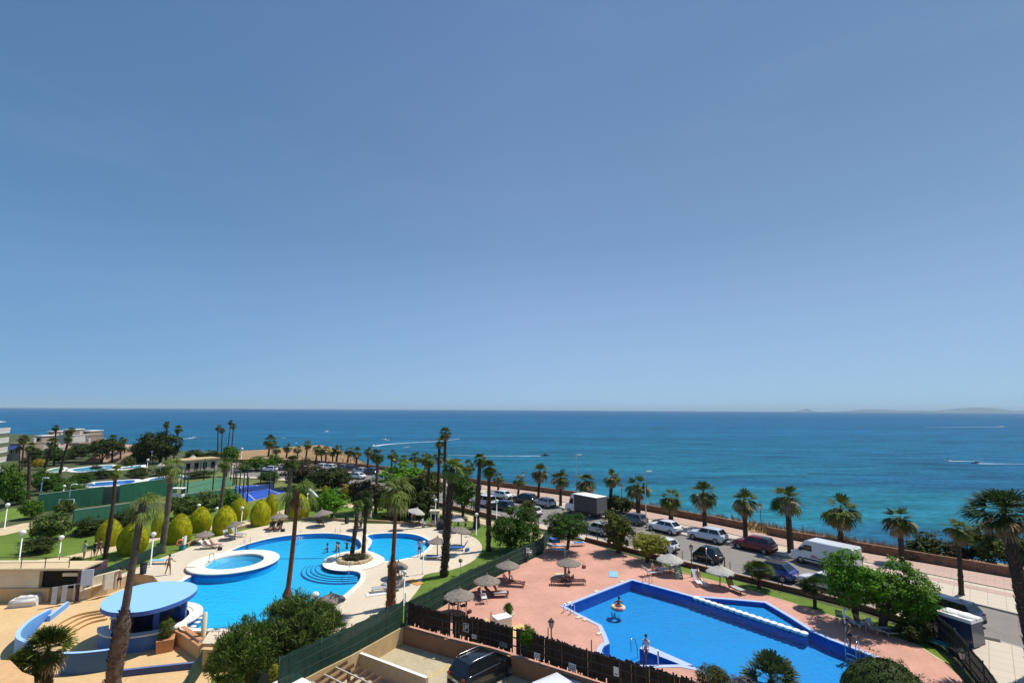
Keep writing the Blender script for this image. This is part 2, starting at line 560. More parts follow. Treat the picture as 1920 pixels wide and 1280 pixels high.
m_hill = mat('far_rock', (.055, .07, .085), rough=.95, var=.25, scale=.002, bump=0)
hill('island', [(1496, 770), (1503, 768.5), (1508, 766), (1511, 764.5), (1514, 766), (1521, 769), (1530, 770.5)], 17000, 700, m_hill)
hill('far_hills', [(1595, 771.5), (1612, 768), (1628, 766), (1640, 765.5), (1655, 767), (1672, 769), (1690, 769), (1710, 767.5), (1722, 768.5), (1745, 769.5),
                   (1775, 769), (1790, 766.5), (1803, 763.5), (1815, 762), (1826, 762.5), (1834, 760.5), (1843, 761.5), (1855, 766), (1868, 770), (1885, 768.5), (1900, 768), (1915, 770), (1935, 768), (1970, 772)], 15000, 2500, m_hill)
hill('shore_hills', [(1730, 772), (1745, 770.5), (1765, 770), (1785, 770.5), (1800, 771.5), (1830, 772.2), (1860, 772.8), (1880, 772.6), (1905, 772.4), (1950, 774)], 13500, 800, m_hill)

# the air between here and the far hills
mb = MB(); mb.box((0, 0, (SEA - 4 + 190) / 2), (125000, 125000, 190 - SEA + 4))
m = bpy.data.materials.new('haze_air'); m.use_nodes = True; N = m.node_tree.nodes; N.clear()
o_ = N.new('ShaderNodeOutputMaterial'); v_ = N.new('ShaderNodeVolumePrincipled')
v_.inputs['Color'].default_value = (.66, .88, 1.0, 1); v_.inputs['Density'].default_value = 6e-5; v_.inputs['Anisotropy'].default_value = .0
m.node_tree.links.new(v_.outputs[0], o_.inputs['Volume'])
o = mb.build('haze', m); o['kind'] = 'stuff'; o['label'] = 'pale blue sea haze over the bay and far hills'

# ---------------------------------------------------------------- lines of the place (photograph pixels -> ground)
EDGE = [(1240, 0)]
L_WALL = [(430, 868), (500, 867), (600, 870), (690, 878), (730, 883), (800, 892), (905, 909), (1000, 921), (1075, 931), (1200, 956), (1350, 984), (1480, 1011), (1700, 1049), (1920, 1087), (2400, 1172)]
L_LINE = [(430, 873), (500, 873), (600, 876), (690, 884), (800, 899), (905, 917), (1003, 929), (1048, 940), (1200, 970), (1292, 986), (1360, 999), (1458, 1021), (1492, 1029), (1750, 1078), (1897, 1107), (2400, 1208)]
L_KERB = [(430, 876), (500, 877), (600, 881), (690, 889), (800, 904), (905, 924), (1003, 939), (1048, 950), (1200, 984), (1274, 1000), (1361, 1018), (1458, 1038), (1492, 1046), (1759, 1111), (1808, 1125), (1902, 1148), (2400, 1275)]
L_NEAR = [(430, 890), (500, 894), (600, 901), (690, 913), (800, 935), (880, 953), (1004, 979), (1098, 1003), (1280, 1049), (1378, 1073), (1480, 1098), (1576, 1120), (1832, 1188), (1915, 1213), (2400, 1358)]
L_INNER = [(430, 894), (500, 898), (600, 906), (690, 919), (800, 941), (880, 959), (1007, 989), (1098, 1012), (1280, 1058), (1378, 1082), (1480, 1107), (1576, 1130), (1635, 1147), (1695, 1167), (1752, 1190)]
L_EDGE = [(430, 846), (500, 842), (560, 836), (600, 834), (622, 838), (650, 851), (680, 866), (705, 874), (735, 881), (800, 889), (905, 903), (1000, 913), (1100, 927), (1200, 946), (1300, 962), (1400, 977), (1480, 993), (1560, 1006), (1700, 1030), (1920, 1062), (2400, 1135)]


def yx(line, x):
    for (x0, y0), (x1, y1) in zip(line, line[1:]):
        if x0 <= x <= x1:
            return y0 + (y1 - y0) * (x - x0) / (x1 - x0)
    return line[0][1] if x < line[0][0] else line[-1][1]


def xs_of(*lines, x0=None, x1=None):
    xs = sorted({x for l in lines for x, _ in l})
    a = max(l[0][0] for l in lines) if x0 is None else x0
    b = min(l[-1][0] for l in lines) if x1 is None else x1
    return [a] + [x for x in xs if a < x < b] + [b]


def band(mb, A, B, z, x0=None, x1=None, mi=0, fa=0.0, fb=1.0):
    """strip of ground between two lines (or a fraction of the gap)"""
    xs = xs_of(A, B, x0=x0, x1=x1)
    pa, pb = [], []
    for x in xs:
        a, b = yx(A, x), yx(B, x)
        pa.append(G(x, a + (b - a) * fa, z)); pb.append(G(x, a + (b - a) * fb, z))
    for i in range(len(xs) - 1):
        mb.quad(pb[i], pb[i + 1], pa[i + 1], pa[i], mi)
    return pa, pb


# outlines of the sunken places
LP = smooth_px([(338, 1092), (365, 1076), (398, 1053), (430, 1034), (464, 1020), (512, 1008), (562, 1001.5), (612, 999.5), (650, 1003), (669, 1009), (678, 1019), (673, 1030), (640, 1036), (616, 1044),
                (607, 1054), (614, 1062), (640, 1068), (668, 1071), (677, 1077), (673, 1090), (658, 1105), (640, 1120), (618, 1137), (590, 1155), (540, 1169), (480, 1177), (420, 1178), (372, 1178), (352, 1176), (352, 1166),
                (366, 1152), (367, 1143), (355, 1134), (335, 1128), (318, 1118), (320, 1105)], True, 4)
KP = smooth_px([(689, 1004), (716, 1000), (760, 1000), (788, 1005), (806, 1016), (803, 1026), (788, 1038), (760, 1047), (724, 1052), (715, 1043), (701, 1036), (689, 1031), (695, 1022), (697, 1012)], True, 4)
RP = [(1060, 1137), (1122, 1112.5), (1185, 1088), (1240, 1103), (1298, 1119), (1366, 1124), (1434, 1130), (1480, 1157), (1520, 1183), (1555, 1199), (1592, 1213), (1636, 1231), (1602, 1282), (1560, 1340), (1440, 1330), (1335, 1268), (1310, 1253),
      (1275, 1246), (1230, 1247), (1180, 1247), (1163, 1244), (1147, 1238), (1133, 1229), (1128, 1220), (1132, 1212), (1143, 1206), (1136, 1188), (1128, 1172), (1092, 1154)]
PLZ_Z, PARK_Z = -1.0, -1.0
PLZ = GP([(-400, 1130), (60, 1124), (147, 1126), (200, 1114), (248, 1096), (285, 1100)], PLZ_Z) + GP([(318, 1118), (335, 1128), (355, 1134), (367, 1143), (366, 1152), (352, 1166), (353, 1177), (394, 1181), (378, 1206), (430, 1207), (500, 1214), (555, 1228), (585, 1244)]) + \
      GP([(500, 1330), (420, 1400), (250, 1500), (-900, 1500)], PLZ_Z)
PLZ = [(x, y, 0) for x, y, z in PLZ]
PK = GP([(757, 1176), (840, 1199), (920, 1218), (1028, 1252), (1110, 1279), (1300, 1340), (1300, 1700), (300, 1700), (420, 1365), (520, 1302), (600, 1259), (657, 1231)])
GLP, GKP, GRP = GP(LP), GP(KP), GP(RP)

# ---------------------------------------------------------------- land
edge_px = [(-1500, 850), (-600, 822), (0, 812), (90, 816), (180, 824), (260, 838), (350, 845)] + L_EDGE
land_edge = GP(edge_px)
back = [(200, -60, 0), (-500, -60, 0)]
land = [*land_edge, *back]
m_soil = mat('garden_soil', (.085, .085, .040), rough=.95, col2=(.055, .085, .022), scale=.25, fine=.35, bump=.4)
m_dry = mat('dry_ground', (.36, .235, .11), rough=.95, col2=(.26, .165, .08), scale=.12, fine=.3, bump=.5, big=.12)
mb = MB(); mb.sheet(land, [GLP, GKP, GRP, PLZ, PK], -.03)
out = offset_line(land_edge, 6)
for i in range(len(land_edge) - 1):
    mb.quad((land_edge[i][0], land_edge[i][1], -.03), (land_edge[i + 1][0], land_edge[i + 1][1], -.03), (out[i + 1][0], out[i + 1][1], SEA - 3), (out[i][0], out[i][1], SEA - 3))
struct('ground', mb, m_soil)
# dry seaward slope and headland
mb = MB(); band(mb, L_EDGE, L_WALL, -.01)
struct('headland', mb, m_dry)

# road, promenade, pavements
m_road = mat('asphalt', (.215, .192, .168), rough=.85, var=.10, scale=.6, fine=.12, bump=.15, stretch=None, big=.08, bigscale=.05)
mb = MB(); band(mb, L_KERB, L_NEAR, 0.0)
struct('road', mb, m_road)
m_pink = tiles_mat('promenade_pink', (.50, .345, .275), (.47, .325, .26), (1.2, .6), big=.06, rot=R(43))
m_cream = tiles_mat('promenade_cream', (.56, .475, .365), (.53, .455, .355), (1.1, 1.1), big=.05, rot=R(43))
m_kerb = mat('kerb_stone', (.42, .38, .32), rough=.85, var=.1, scale=1.5)
m_dark = mat('dark_channel', (.10, .075, .06), rough=.8, var=.2, scale=2)
PZ = .12
mb = MB(); pa, pb = band(mb, L_WALL, L_LINE, PZ)
struct('promenade_walk', mb, m_pink)
mb = MB(); band(mb, L_LINE, L_KERB, PZ)
xs = xs_of(L_LINE, L_KERB)
kp = [G(x, yx(L_KERB, x), PZ) for x in xs]
struct('promenade_pavement', mb, m_cream)
mb = MB(); mb.wall([(p.x, p.y, -.05) for p in kp], .16, .05 + PZ + .012)
struct('promenade_kerb', mb, m_kerb)
mb = MB(); mb.ribbon([(p.x, p.y, PZ + .012) for p in [G(x, yx(L_LINE, x) - .6, PZ) for x in xs]], .28)
struct('promenade_channel', mb, m_dark)
mb = MB(); band(mb, L_LINE, L_KERB, PZ + .012, x0=1500, fa=.12, fb=.30)
struct('promenade_pink_strip', mb, m_pink)
mb = MB(); band(mb, L_NEAR, L_INNER, PZ)
mb.sheet(GP([(1752, 1190), (1832, 1188), (1752, 1166.5)], PZ))
mb.sheet(GP([(1752, 1190), (1832, 1188), (1915, 1213), (2400, 1358), (2100, 1500), (1900, 1390), (1852, 1300), (1800, 1232)], PZ))
struct('near_pavement', mb, m_cream)
xs = xs_of(L_NEAR)
mb = MB(); mb.wall([(p.x, p.y, -.05) for p in [G(x, yx(L_NEAR, x), PZ) for x in xs]], .16, .05 + PZ + .012)
struct('near_kerb', mb, m_kerb)
m_iron = mat('cast_iron', (.05, .045, .04), rough=.7)
mb = MB(); c = G(1855, 1197, PZ); mb.box((c.x, c.y, PZ + .02), (1.1, .5, .02), rz=R(-40))
tag(mb.build('drain_cover', m_iron), 'dark iron drain cover in the pale pavement beside the right road', 'drain cover')

# lawns, paths, decks
m_grass = mat('lawn_grass', (.092, .160, .016), rough=.95, col2=(.14, .205, .026), scale=.9, fine=.30, bump=.6, big=.22, bigscale=.15)
m_dryg = mat('lawn_worn', (.16, .17, .055), rough=.95, col2=(.12, .16, .035), scale=.5, fine=.3, big=.2)
m_path = mat('path_sand', (.58, .45, .27), rough=.9, var=.08, scale=.7, fine=.1, big=.08)
m_deck = tiles_mat('deck_tiles', (.63, .53, .395), (.605, .51, .38), (.5, .5), big=.07, w=.012, mortar=(.50, .42, .32))
m_terr = tiles_mat('red_concrete', (.56, .295, .22), (.54, .28, .206), (.9, .45), rough=.85, mortar=(.47, .235, .17), w=.018, rot=R(28), big=.17)
m_coping = mat('white_coping', (.78, .72, .59), rough=.7, var=.05, scale=1.5)
m_bcoping = mat('blue_coping', (.42, .50, .74), rough=.5, var=.05, scale=2)

mb = MB()
mb.sheet(GP([(-200, 1075), (-200, 1030), (0, 1000), (62, 992), (110, 985), (180, 975), (260, 962), (330, 955), (520, 940), (545, 930), (620, 925), (720, 945), (770, 955), (845, 958), (905, 985), (840, 990),
             (700, 985), (600, 975), (520, 985), (440, 1000), (380, 1015), (345, 1035), (300, 1052), (215, 1085), (170, 1090), (120, 1068)]), z=0.0)
struct('lawn', mb, m_grass)
mb = MB()
mb.sheet(GP([(905, 985), (1010, 1012), (1034, 1004), (1016, 1036), (880, 1104), (760, 1172), (735, 1150), (780, 1110), (795, 1075), (850, 1064), (900, 1040), (902, 1020), (880, 1004)]), z=.006)
struct('side_lawn', mb, m_grass)
mb = MB(); mb.sheet(GP([(290, 918), (300, 898), (340, 888), (440, 882), (540, 884), (600, 895), (640, 915), (560, 935), (480, 945), (330, 945), (270, 940)]), z=-.015)
struct('far_lawn', mb, m_dryg)
mb = MB(); mb.sheet(GP([(-60, 985), (20, 952), (60, 955), (62, 968), (-60, 990)]), z=0.0)
struct('left_lawn', mb, m_grass)
mb = MB()
mb.ribbon(GP([(-300, 1015), (0, 997), (62, 983), (120, 975)], .01), 4.2)
struct('left_path', mb, m_path)
mb = MB(); mb.ribbon(smooth_px(GP([(-200, 1092), (0, 1064), (60, 1056), (120, 1048), (190, 1033), (250, 1018), (310, 1004), (380, 991), (450, 982), (510, 968), (560, 952), (620, 945), (700, 952)], .012), False, 4), 2.6)
struct('garden_path', mb, m_path)
mb = MB(); mb.ribbon(smooth_px(GP([(790, 955), (845, 962), (900, 976), (960, 992), (1018, 1008)], .012), False, 3), 2.2)
struct('roadside_path', mb, m_path)
deck_px = smooth_px([(150, 1108), (170, 1092), (215, 1080), (300, 1046), (345, 1030), (385, 1012), (440, 998), (520, 981), (600, 975), (680, 981), (750, 982), (815, 988), (880, 1003), (902, 1019), (901, 1036), (882, 1054), (845, 1068),
                     (796, 1077), (790, 1095), (772, 1120), (748, 1142), (700, 1172), (640, 1208), (588, 1241)], False, 3)
mb = MB()
dl = GP(deck_px, .02)
rim = [(p[0], p[1], .02) for p in PLZ[17:2:-1]]
loop = dl + rim


def clean(loop, eps=.02):
    o = []
    for p in loop:
        if not o or (Vector(p) - Vector(o[-1])).length > eps: o.append(p)
    return o


# cut the main pool out of the deck: its west side is the bar rim, so pull the pool loop in by 5 cm there
def shrink(loop, d):
    n = len(loop)
    P = [Vector((p[0], p[1])) for p in loop]
    area = sum(P[i].x * P[(i + 1) % n].y - P[(i + 1) % n].x * P[i].y for i in range(n))
    s = 1 if area > 0 else -1
    res = []
    for i in range(n):
        a, b, c = P[i - 1], P[i], P[(i + 1) % n]
        d1, d2 = (b - a).normalized(), (c - b).normalized()
        nn = Vector((-d1.y - d2.y, d1.x + d2.x))
        if nn.length < 1e-6: nn = Vector((-d1.y, d1.x))
        nn.normalize()
        k = 1 / max(nn.dot(Vector((-d1.y, d1.x))), .5)
        q = b + nn * d * s * k
        res.append((q.x, q.y, loop[i][2]))
    return res


mb.sheet(clean(loop), [shrink(GLP, .06), GKP], .02)
struct('pool_deck', mb, m_deck)

terr_px = [(762, 1178), (880, 1106), (1016, 1038), (1036, 1010), (1098, 1016), (1180, 1041), (1270, 1072), (1380, 1098), (1480, 1127), (1560, 1153), (1640, 1180), (1720, 1208), (1770, 1240), (1850, 1315), (1900, 1390), (1500, 1500), (1250, 1340), (1110, 1277), (1028, 1250), (920, 1216), (840, 1197)]
gt = GP(terr_px, .015)
mb = MB(); mb.sheet(gt, [GRP], .015)
struct('red_terrace', mb, m_terr)
m_seam = mat('terrace_seam', (.55, .30, .215), rough=.85, var=.08, scale=1)
mb = MB()
for a in ([(938, 1142), (1000, 1098), (1040, 1072)], [(1755, 1232), (1800, 1290)], [(1100, 1020), (1400, 1106)]):
    mb.ribbon(GP(a, .024), .16)
struct('terrace_joints', mb, m_seam)
# narrow lawn between the terrace and the road wall
mb = MB(); mb.sheet(GP([(1240, 1052), (1290, 1066), (1380, 1089), (1480, 1114), (1560, 1136), (1620, 1152), (1700, 1180), (1775, 1230), (1792, 1248), (1770, 1240), (1720, 1208), (1640, 1180), (1560, 1153), (1480, 1127), (1380, 1098), (1270, 1072)]), z=.018)
struct('terrace_lawn', mb, m_grass)
mb = MB(); mb.ribbon(GP([(1270, 1072.5), (1380, 1098.5), (1480, 1127.5), (1560, 1153.5), (1640, 1180.5), (1720, 1208.5), (1770, 1240)], .03), .14)
struct('terrace_edging', mb, m_path)

# plaza and parking floors
m_plaza = tiles_mat('plaza_tiles', (.66, .45, .22), (.62, .425, .21), (.6, .3), big=.10, w=.012, mortar=(.5, .34, .17), rot=R(12))
mb = MB(); mb.sheet(PLZ, z=PLZ_Z)
mb.skirt(PLZ, PLZ_Z, .015, 1)
struct('plaza', mb, [m_plaza, mat('tan_bank', (.5, .37, .21), rough=.9)])
m_park = mat('parking_concrete', (.40, .34, .215), rough=.9, col2=(.47, .40, .27), scale=.35, fine=.10, big=.10, bigscale=.3, bump=.2)
mb = MB(); mb.sheet(PK, z=PARK_Z)
mb.skirt(PK, PARK_Z, -.028, 0)
struct('parking_floor', mb, m_park)
m_yel = mat('yellow_paint', (.62, .43, .10), rough=.8, var=.2, scale=3)
mb = MB()
for a in ([(881, 1226), (786, 1280)], [(972, 1262), (948, 1285)]):
    mb.ribbon(GP(a, PARK_Z + .006), .12)
struct('parking_line', mb, m_yel)

# dry grass on the seaward strip
m_drygrass = mat('dry_grass_blades', (.46, .33, .16), rough=.95, col2=(.30, .20, .09), scale=.4)
mb = MB(); rs = random.Random(8)
for i in range(1500):
    x = rs.uniform(1180, 1760) if i < 1150 else rs.uniform(560, 700)
    f = rs.uniform(.1, .9); p = G(x, yx(L_EDGE, x) * f + yx(L_WALL, x) * (1 - f), 0)
    h = rs.uniform(.25, .95) * (1.0 if rs.random() < .8 else 1.5)
    for k in range(6):
        a = rs.uniform(0, 6.28); w_ = rs.uniform(.03, .07); lx, ly = rs.uniform(-.35, .35), rs.uniform(-.35, .35)
        c_, s_ = math.cos(a) * w_, math.sin(a) * w_
        mb.add([(p.x - c_, p.y - s_, -.02), (p.x + c_, p.y + s_, -.02), (p.x + lx, p.y + ly, h * rs.uniform(.7, 1.1))], [(0, 1, 2)])
o = mb.build('dry_grass', m_drygrass); o['kind'] = 'stuff'; o['label'] = 'dry straw coloured grass growing on the seaward strip behind the sea wall'
# ================================================================ pools and what belongs to them
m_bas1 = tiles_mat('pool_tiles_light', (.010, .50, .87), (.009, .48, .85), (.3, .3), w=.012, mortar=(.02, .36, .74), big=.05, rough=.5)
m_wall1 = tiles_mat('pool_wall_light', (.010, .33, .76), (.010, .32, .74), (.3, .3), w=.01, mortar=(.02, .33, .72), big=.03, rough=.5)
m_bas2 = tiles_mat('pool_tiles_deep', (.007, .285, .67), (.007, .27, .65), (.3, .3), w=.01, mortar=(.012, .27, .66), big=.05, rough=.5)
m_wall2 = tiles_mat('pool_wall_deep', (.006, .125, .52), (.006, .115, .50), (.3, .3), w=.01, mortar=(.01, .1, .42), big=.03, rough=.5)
m_wat1 = water_mat('clear_water_light', (.92, .985, .992))
m_wat2 = water_mat('clear_water_deep', (.86, .95, .985))
m_white = mat('white_plaster', (.76, .74, .69), rough=.75, var=.05, scale=1.2)
m_steel = mat('steel', (.60, .60, .60), rough=.25, metal=1.0, var=.03)
m_wplast = mat('white_plastic', (.74, .75, .75), rough=.45, var=.04, scale=2)
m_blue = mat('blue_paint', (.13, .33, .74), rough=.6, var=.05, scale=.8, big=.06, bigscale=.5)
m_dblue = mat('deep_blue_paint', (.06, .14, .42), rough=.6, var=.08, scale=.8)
m_cream = mat('cream_render', (.62, .53, .37), rough=.85, var=.07, scale=.8, big=.08, bigscale=.4)
m_tan = mat('tan_render', (.52, .37, .19), rough=.85, var=.08, scale=.8, big=.08, bigscale=.4)
m_terra = mat('terracotta', (.50, .235, .11), rough=.85, var=.1, scale=1.5)
m_stone = mat('rubble_stone', (.46, .35, .21), rough=.9, var=.3, scale=2.2, bump=.6)
m_black = mat('black_shade', (.012, .011, .010), rough=.9, var=.1)


def ring(mb, loop, d, z0, z1, mi=0, inner_skirt=True):
    """band of width d outside a closed loop"""
    o = shrink(loop, -d)
    n = len(loop)
    for i in range(n):
        a, b, c, e = loop[i], loop[(i + 1) % n], o[(i + 1) % n], o[i]
        mb.quad((a[0], a[1], z1), (b[0], b[1], z1), (c[0], c[1], z1), (e[0], e[1], z1), mi)
        mb.quad((e[0], e[1], z0), (c[0], c[1], z0), (c[0], c[1], z1), (e[0], e[1], z1), mi)
        if inner_skirt: mb.quad((a[0], a[1], z1), (b[0], b[1], z1), (b[0], b[1], z0), (a[0], a[1], z0), mi)


def pool(label, loop, depth, wz, mf, mw, mwat, mcop, cw, floor=None, cop_loop=None):
    c = sum((Vector(p) for p in loop), Vector()) / len(loop)
    t = empty('swimming_pool', (0, 0, 0), label, 'pool')
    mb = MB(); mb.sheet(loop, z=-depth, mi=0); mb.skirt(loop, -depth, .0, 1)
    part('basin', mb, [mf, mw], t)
    mb = MB(); mb.sheet(shrink(loop, .012), z=wz)
    part('water', mb, mwat, t)
    mb = MB(); ring(mb, cop_loop or loop, cw, -.06, .045)
    part('coping', mb, mcop, t)
    return t


# rim of the big pool without the bar side
big = pool('large free-form light blue swimming pool between the palm island and the round bar', GLP, .56, -.12, m_bas1, m_wall1, m_wat1, m_coping, .45)
mb = MB()   # curved steps round the island under water
isl = G(664, 1053, 0)
for k in range(4):
    r = 3.25 + .42 * (k + 1)
    pts = [(isl.x + r * math.cos(a), isl.y + r * math.sin(a)) for a in [R(175 + 118 * i / 24) for i in range(25)]]
    inn = [(isl.x + 3.0 * math.cos(a), isl.y + 3.0 * math.sin(a)) for a in [R(293 - 118 * i / 24) for i in range(25)]]
    lp = [(x, y, 0) for x, y in pts + inn]
    mb.prism(lp, -.55, -.30 - .05 * k, 0)
part('steps', mb, m_bas1, big)
m_line = mat('dark_tile_line', (.012, .12, .38), rough=.5)
for k in range(4):
    r = 3.25 + .42 * (k + 1)
    mb = MB()
    mb.ribbon([(isl.x + r * math.cos(a), isl.y + r * math.sin(a), -.30 - .05 * k + .012) for a in [R(178 + 112 * i / 24) for i in range(25)]], .09)
    part('step_edge', mb, m_line, big)
mb = MB(); mb.ribbon(GP([(516, 1047), (560, 1046.5), (606, 1046)], -.54), .22)
part('tile_line', mb, m_line, big)
kid = pool('small rounded light blue children pool beside the palm island', GKP, .55, -.12, m_bas1, m_wall1, m_wat1, m_coping, .45)

# round raised spa basin
sp = G(439.5, 1051, .30)
t = empty('spa_basin', (sp.x, sp.y, 0), 'round raised spa basin with wide white rim standing in the big pool', 'spa')
mb = MB(); mb.lathe([(4.02, -.11), (4.02, .22)], 56, mi=0); mb.lathe([(4.03, -.57), (4.03, -.10)], 56, mi=1); part('outer_wall', mb, [m_dblue, m_bas1], t)
mb = MB(); mb.lathe([(4.0, .21), (4.14, .21), (4.14, .29), (4.08, .31), (2.72, .31), (2.66, .29), (2.64, .1)], 56); part('rim', mb, m_coping, t)
mb = MB(); mb.lathe([(2.66, .2), (2.64, .02), (1.9, .01), (1.88, -.2), (.001, -.2)], 48); part('basin', mb, m_bas1, t)
mb = MB(); mb.lathe([(1.80, -.192), (.001, -.192)], 48); part('basin_floor', mb, m_bas1, t)
mb = MB(); mb.lathe([(2.63, .16), (.001, .16)], 48); part('water', mb, m_wat1, t)
mb = MB(); b = G(366, 1069, 0); mb.tube([(b.x - sp.x - .9, b.y - sp.y, .25), (b.x - sp.x + .3, b.y - sp.y, .25)], .09); part('pipe', mb, m_steel, t)

mb = MB(); mb.lathe([(3.02, .052), (.5, .052)], 48, c=(isl.x, isl.y, 0)); part('island_paving', mb, m_coping, big)
# palm island planter: ring of stones
isp = G(665, 1050, .02)
t = empty('island_planter', (isp.x, isp.y, .02), 'rough stone planter ring full of dry shrubs under the two pool palms', 'planter')
mb = MB()
rs = random.Random(3)
for i in range(26):
    a = 2 * PI * i / 26
    s_ = rs.uniform(.24, .36)
    mb.sphere((1.55 * math.cos(a), 1.5 * math.sin(a), .12), s_, 4, sz=.75)
part('stone_ring', mb, m_stone, t)
mb = MB(); mb.lathe([(1.5, .12), (1.0, .3), (.001, .42)], 20); part('soil', mb, m_soil, t)


def ladder(px, py, ang, label):
    p = G(px, py, .05)
    t = empty('pool_ladder', p, label, 'pool ladder', 'steel pool ladders', rz=ang)
    for sx in (-.3, .3):
        mb = MB()
        mb.tube([(sx, .55, 0), (sx, .55, .4), (sx, .42, .56), (sx, .2, .62), (sx, 0, .55), (sx, -.1, .3), (sx, -.12, -.9)], .03, 8)
        part('handrail', mb, m_steel, t)
    for z in (-.2, -.5, -.8):
        mb = MB(); mb.box((0, -.12, z), (.56, .1, .03)); part('rung', mb, m_steel, t)
    return t


def ang_to(px, py, qx, qy):
    a, b = G(px, py), G(qx, qy)
    return math.atan2(b.y - a.y, b.x - a.x) - PI / 2


ladder(464, 1019, ang_to(464, 1019, 440, 1000), 'steel ladder at the big pool rim above the round spa basin')
ladder(633, 999, ang_to(633, 999, 633, 980), 'steel ladder at the far rim of the big pool beside the island palms')
ladder(1212, 1093, ang_to(1212, 1093, 1232, 1080), 'steel ladder at the far corner of the angular pool')
ladder(1070, 1145, ang_to(1070, 1145, 1050, 1158), 'steel ladder at the left tip of the angular pool')
ladder(1596, 1219, ang_to(1596, 1219, 1610, 1205), 'steel ladder beside the bather at the right rim of the angular pool')


def rail(name, pts, label, r=.03):
    mb = MB(); mb.tube(pts, r, 8)
    return tag(mb.build(name, m_steel), label, 'handrail')


def arch(px, py, qx, qy, h, z=0.0):
    a, b = G(px, py, z), G(qx, qy, z)
    return [(a.x, a.y, z), (a.x, a.y, z + h * .8), (a.x * .85 + b.x * .15, a.y * .85 + b.y * .15, z + h), (a.x * .3 + b.x * .7, a.y * .3 + b.y * .7, z + h * .8), (b.x, b.y, z + .05), (b.x, b.y, z - .7)]


rail('handrail', arch(392, 1052, 402, 1048, .8, .31), 'bent steel handrail on the left side of the spa rim')
rail('handrail', arch(655, 1070, 653, 1082, .9), 'bent steel handrail leading down the curved island steps')
rail('handrail', arch(630, 1049, 638, 1048, .8), 'small steel handrail on the island deck left of the planter')
rail('handrail', arch(1234, 1248, 1236, 1241, .9), 'steel handrail at the foot of the white peninsula in the angular pool')
rail('handrail', arch(1183, 1221, 1195, 1216, .8, -.3), 'steel handrail standing in the water left of the peninsula tip')

# ---------------------------------------------------------------- angular pool on the red terrace
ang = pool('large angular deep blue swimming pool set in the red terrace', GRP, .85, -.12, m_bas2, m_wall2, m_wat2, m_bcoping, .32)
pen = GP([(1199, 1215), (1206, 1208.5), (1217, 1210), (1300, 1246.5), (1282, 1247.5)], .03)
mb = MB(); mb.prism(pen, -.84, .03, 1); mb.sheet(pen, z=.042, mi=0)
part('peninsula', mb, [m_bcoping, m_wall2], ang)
a, b = G(1302, 1119.5, 0), G(1512, 1188, 0)
mb = MB(); mb.wall([(a.x, a.y, -.84), (b.x, b.y, -.84)], .3, .62)
part('divider_wall', mb, m_wall2, ang)
part('shelf_floor', (lambda q: q.prism(GP([(1306, 1120), (1366, 1125), (1432, 1131), (1478, 1158), (1515, 1184)], 0)[::1], -.83, -.34) and q)(MB()), m_bas2, ang)
for k in range(17):
    p = a.lerp(b, (k + .3) / 16.6)
    mb = MB(); mb.lathe([(.11, -.8), (.11, -.12), (.24, -.1), (.28, -.02), (.28, .05), (.25, .08), (.001, .08)], 20)
    part('stepping_disc', mb, m_white, ang, loc=(p.x, p.y, .0))
for x, y in ((1068, 1128), (1118, 1107), (1166, 1089), (1085, 1156), (1124, 1186), (1098, 1160)):
    p = G(x, y, .06); mb = MB(); mb.box((p.x, p.y, .055), (.5, .28, .02), rz=R(40)); part('skimmer_lid', mb, m_cream, ang)

# ---------------------------------------------------------------- bar by the big pool
bc = G(286, 1160, 0)
t = empty('pool_bar', (bc.x, bc.y, PLZ_Z), 'round blue poolside bar under a big light blue disc roof', 'bar')
can = GP([(188, 1137), (191, 1128), (204, 1117), (225, 1107), (252, 1098), (286, 1091), (320, 1089), (350, 1090), (366, 1095), (370, 1101), (366, 1109), (352, 1119), (330, 1129), (300, 1139), (270, 1145.5), (240, 1148), (210, 1147.5), (194, 1143)], 2.0)
can = [(x - bc.x, y - bc.y, z) for x, y, z in smooth_px(can, True, 3)]
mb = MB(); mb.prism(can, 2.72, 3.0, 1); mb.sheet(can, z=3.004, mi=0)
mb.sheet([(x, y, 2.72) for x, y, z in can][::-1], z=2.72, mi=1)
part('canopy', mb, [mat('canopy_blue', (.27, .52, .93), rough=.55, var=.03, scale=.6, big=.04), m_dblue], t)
mb = MB()
for k, a_ in enumerate((15, 100, 200, 250, 310)):
    x, y = 2.0 * math.cos(R(a_)), 2.0 * math.sin(R(a_)); mb = MB(); mb.box((x, y, 1.36), (.34, .34, 2.72), rz=R(a_)); part('column', mb, m_dblue, t)
mb = MB()
ao = [R(-150 + 330 * i / 48) for i in range(49)]
lo = [(3.2 * math.cos(q), 3.2 * math.sin(q), 0) for q in ao]; li = [(2.55 * math.cos(q), 2.55 * math.sin(q), 0) for q in ao]
mb.prism(lo + li[::-1], .98, 1.09, 0)
part('counter_top', mb, m_white, t)
mb = MB(); lo = [(3.08 * math.cos(q), 3.08 * math.sin(q), 0) for q in ao]; li = [(2.85 * math.cos(q), 2.85 * math.sin(q), 0) for q in ao]
mb.prism(lo + li[::-1], 0, .98, 0)
part('counter_wall', mb, mat('counter_blue_shaded', (.085, .20, .44), rough=.6, var=.08), t)  # wall blue darkened, its shade is in the colour
mb = MB(); mb.lathe([(1.3, 0), (1.3, 2.72)], 32); part('back_room', mb, mat('navy_shade', (.012, .02, .06), rough=.7), t)  # near-black navy: the shade under the canopy is put into the colour
mb = MB(); mb.box((.9, -1.62, .55), (1.1, .5, 1.1), rz=R(28)); part('cabinet', mb, m_black, t); mb = MB(); mb.box((-.9, -1.62, .85), (.8, .5, 1.7), rz=R(-28)); part('cabinet', mb, m_black, t)
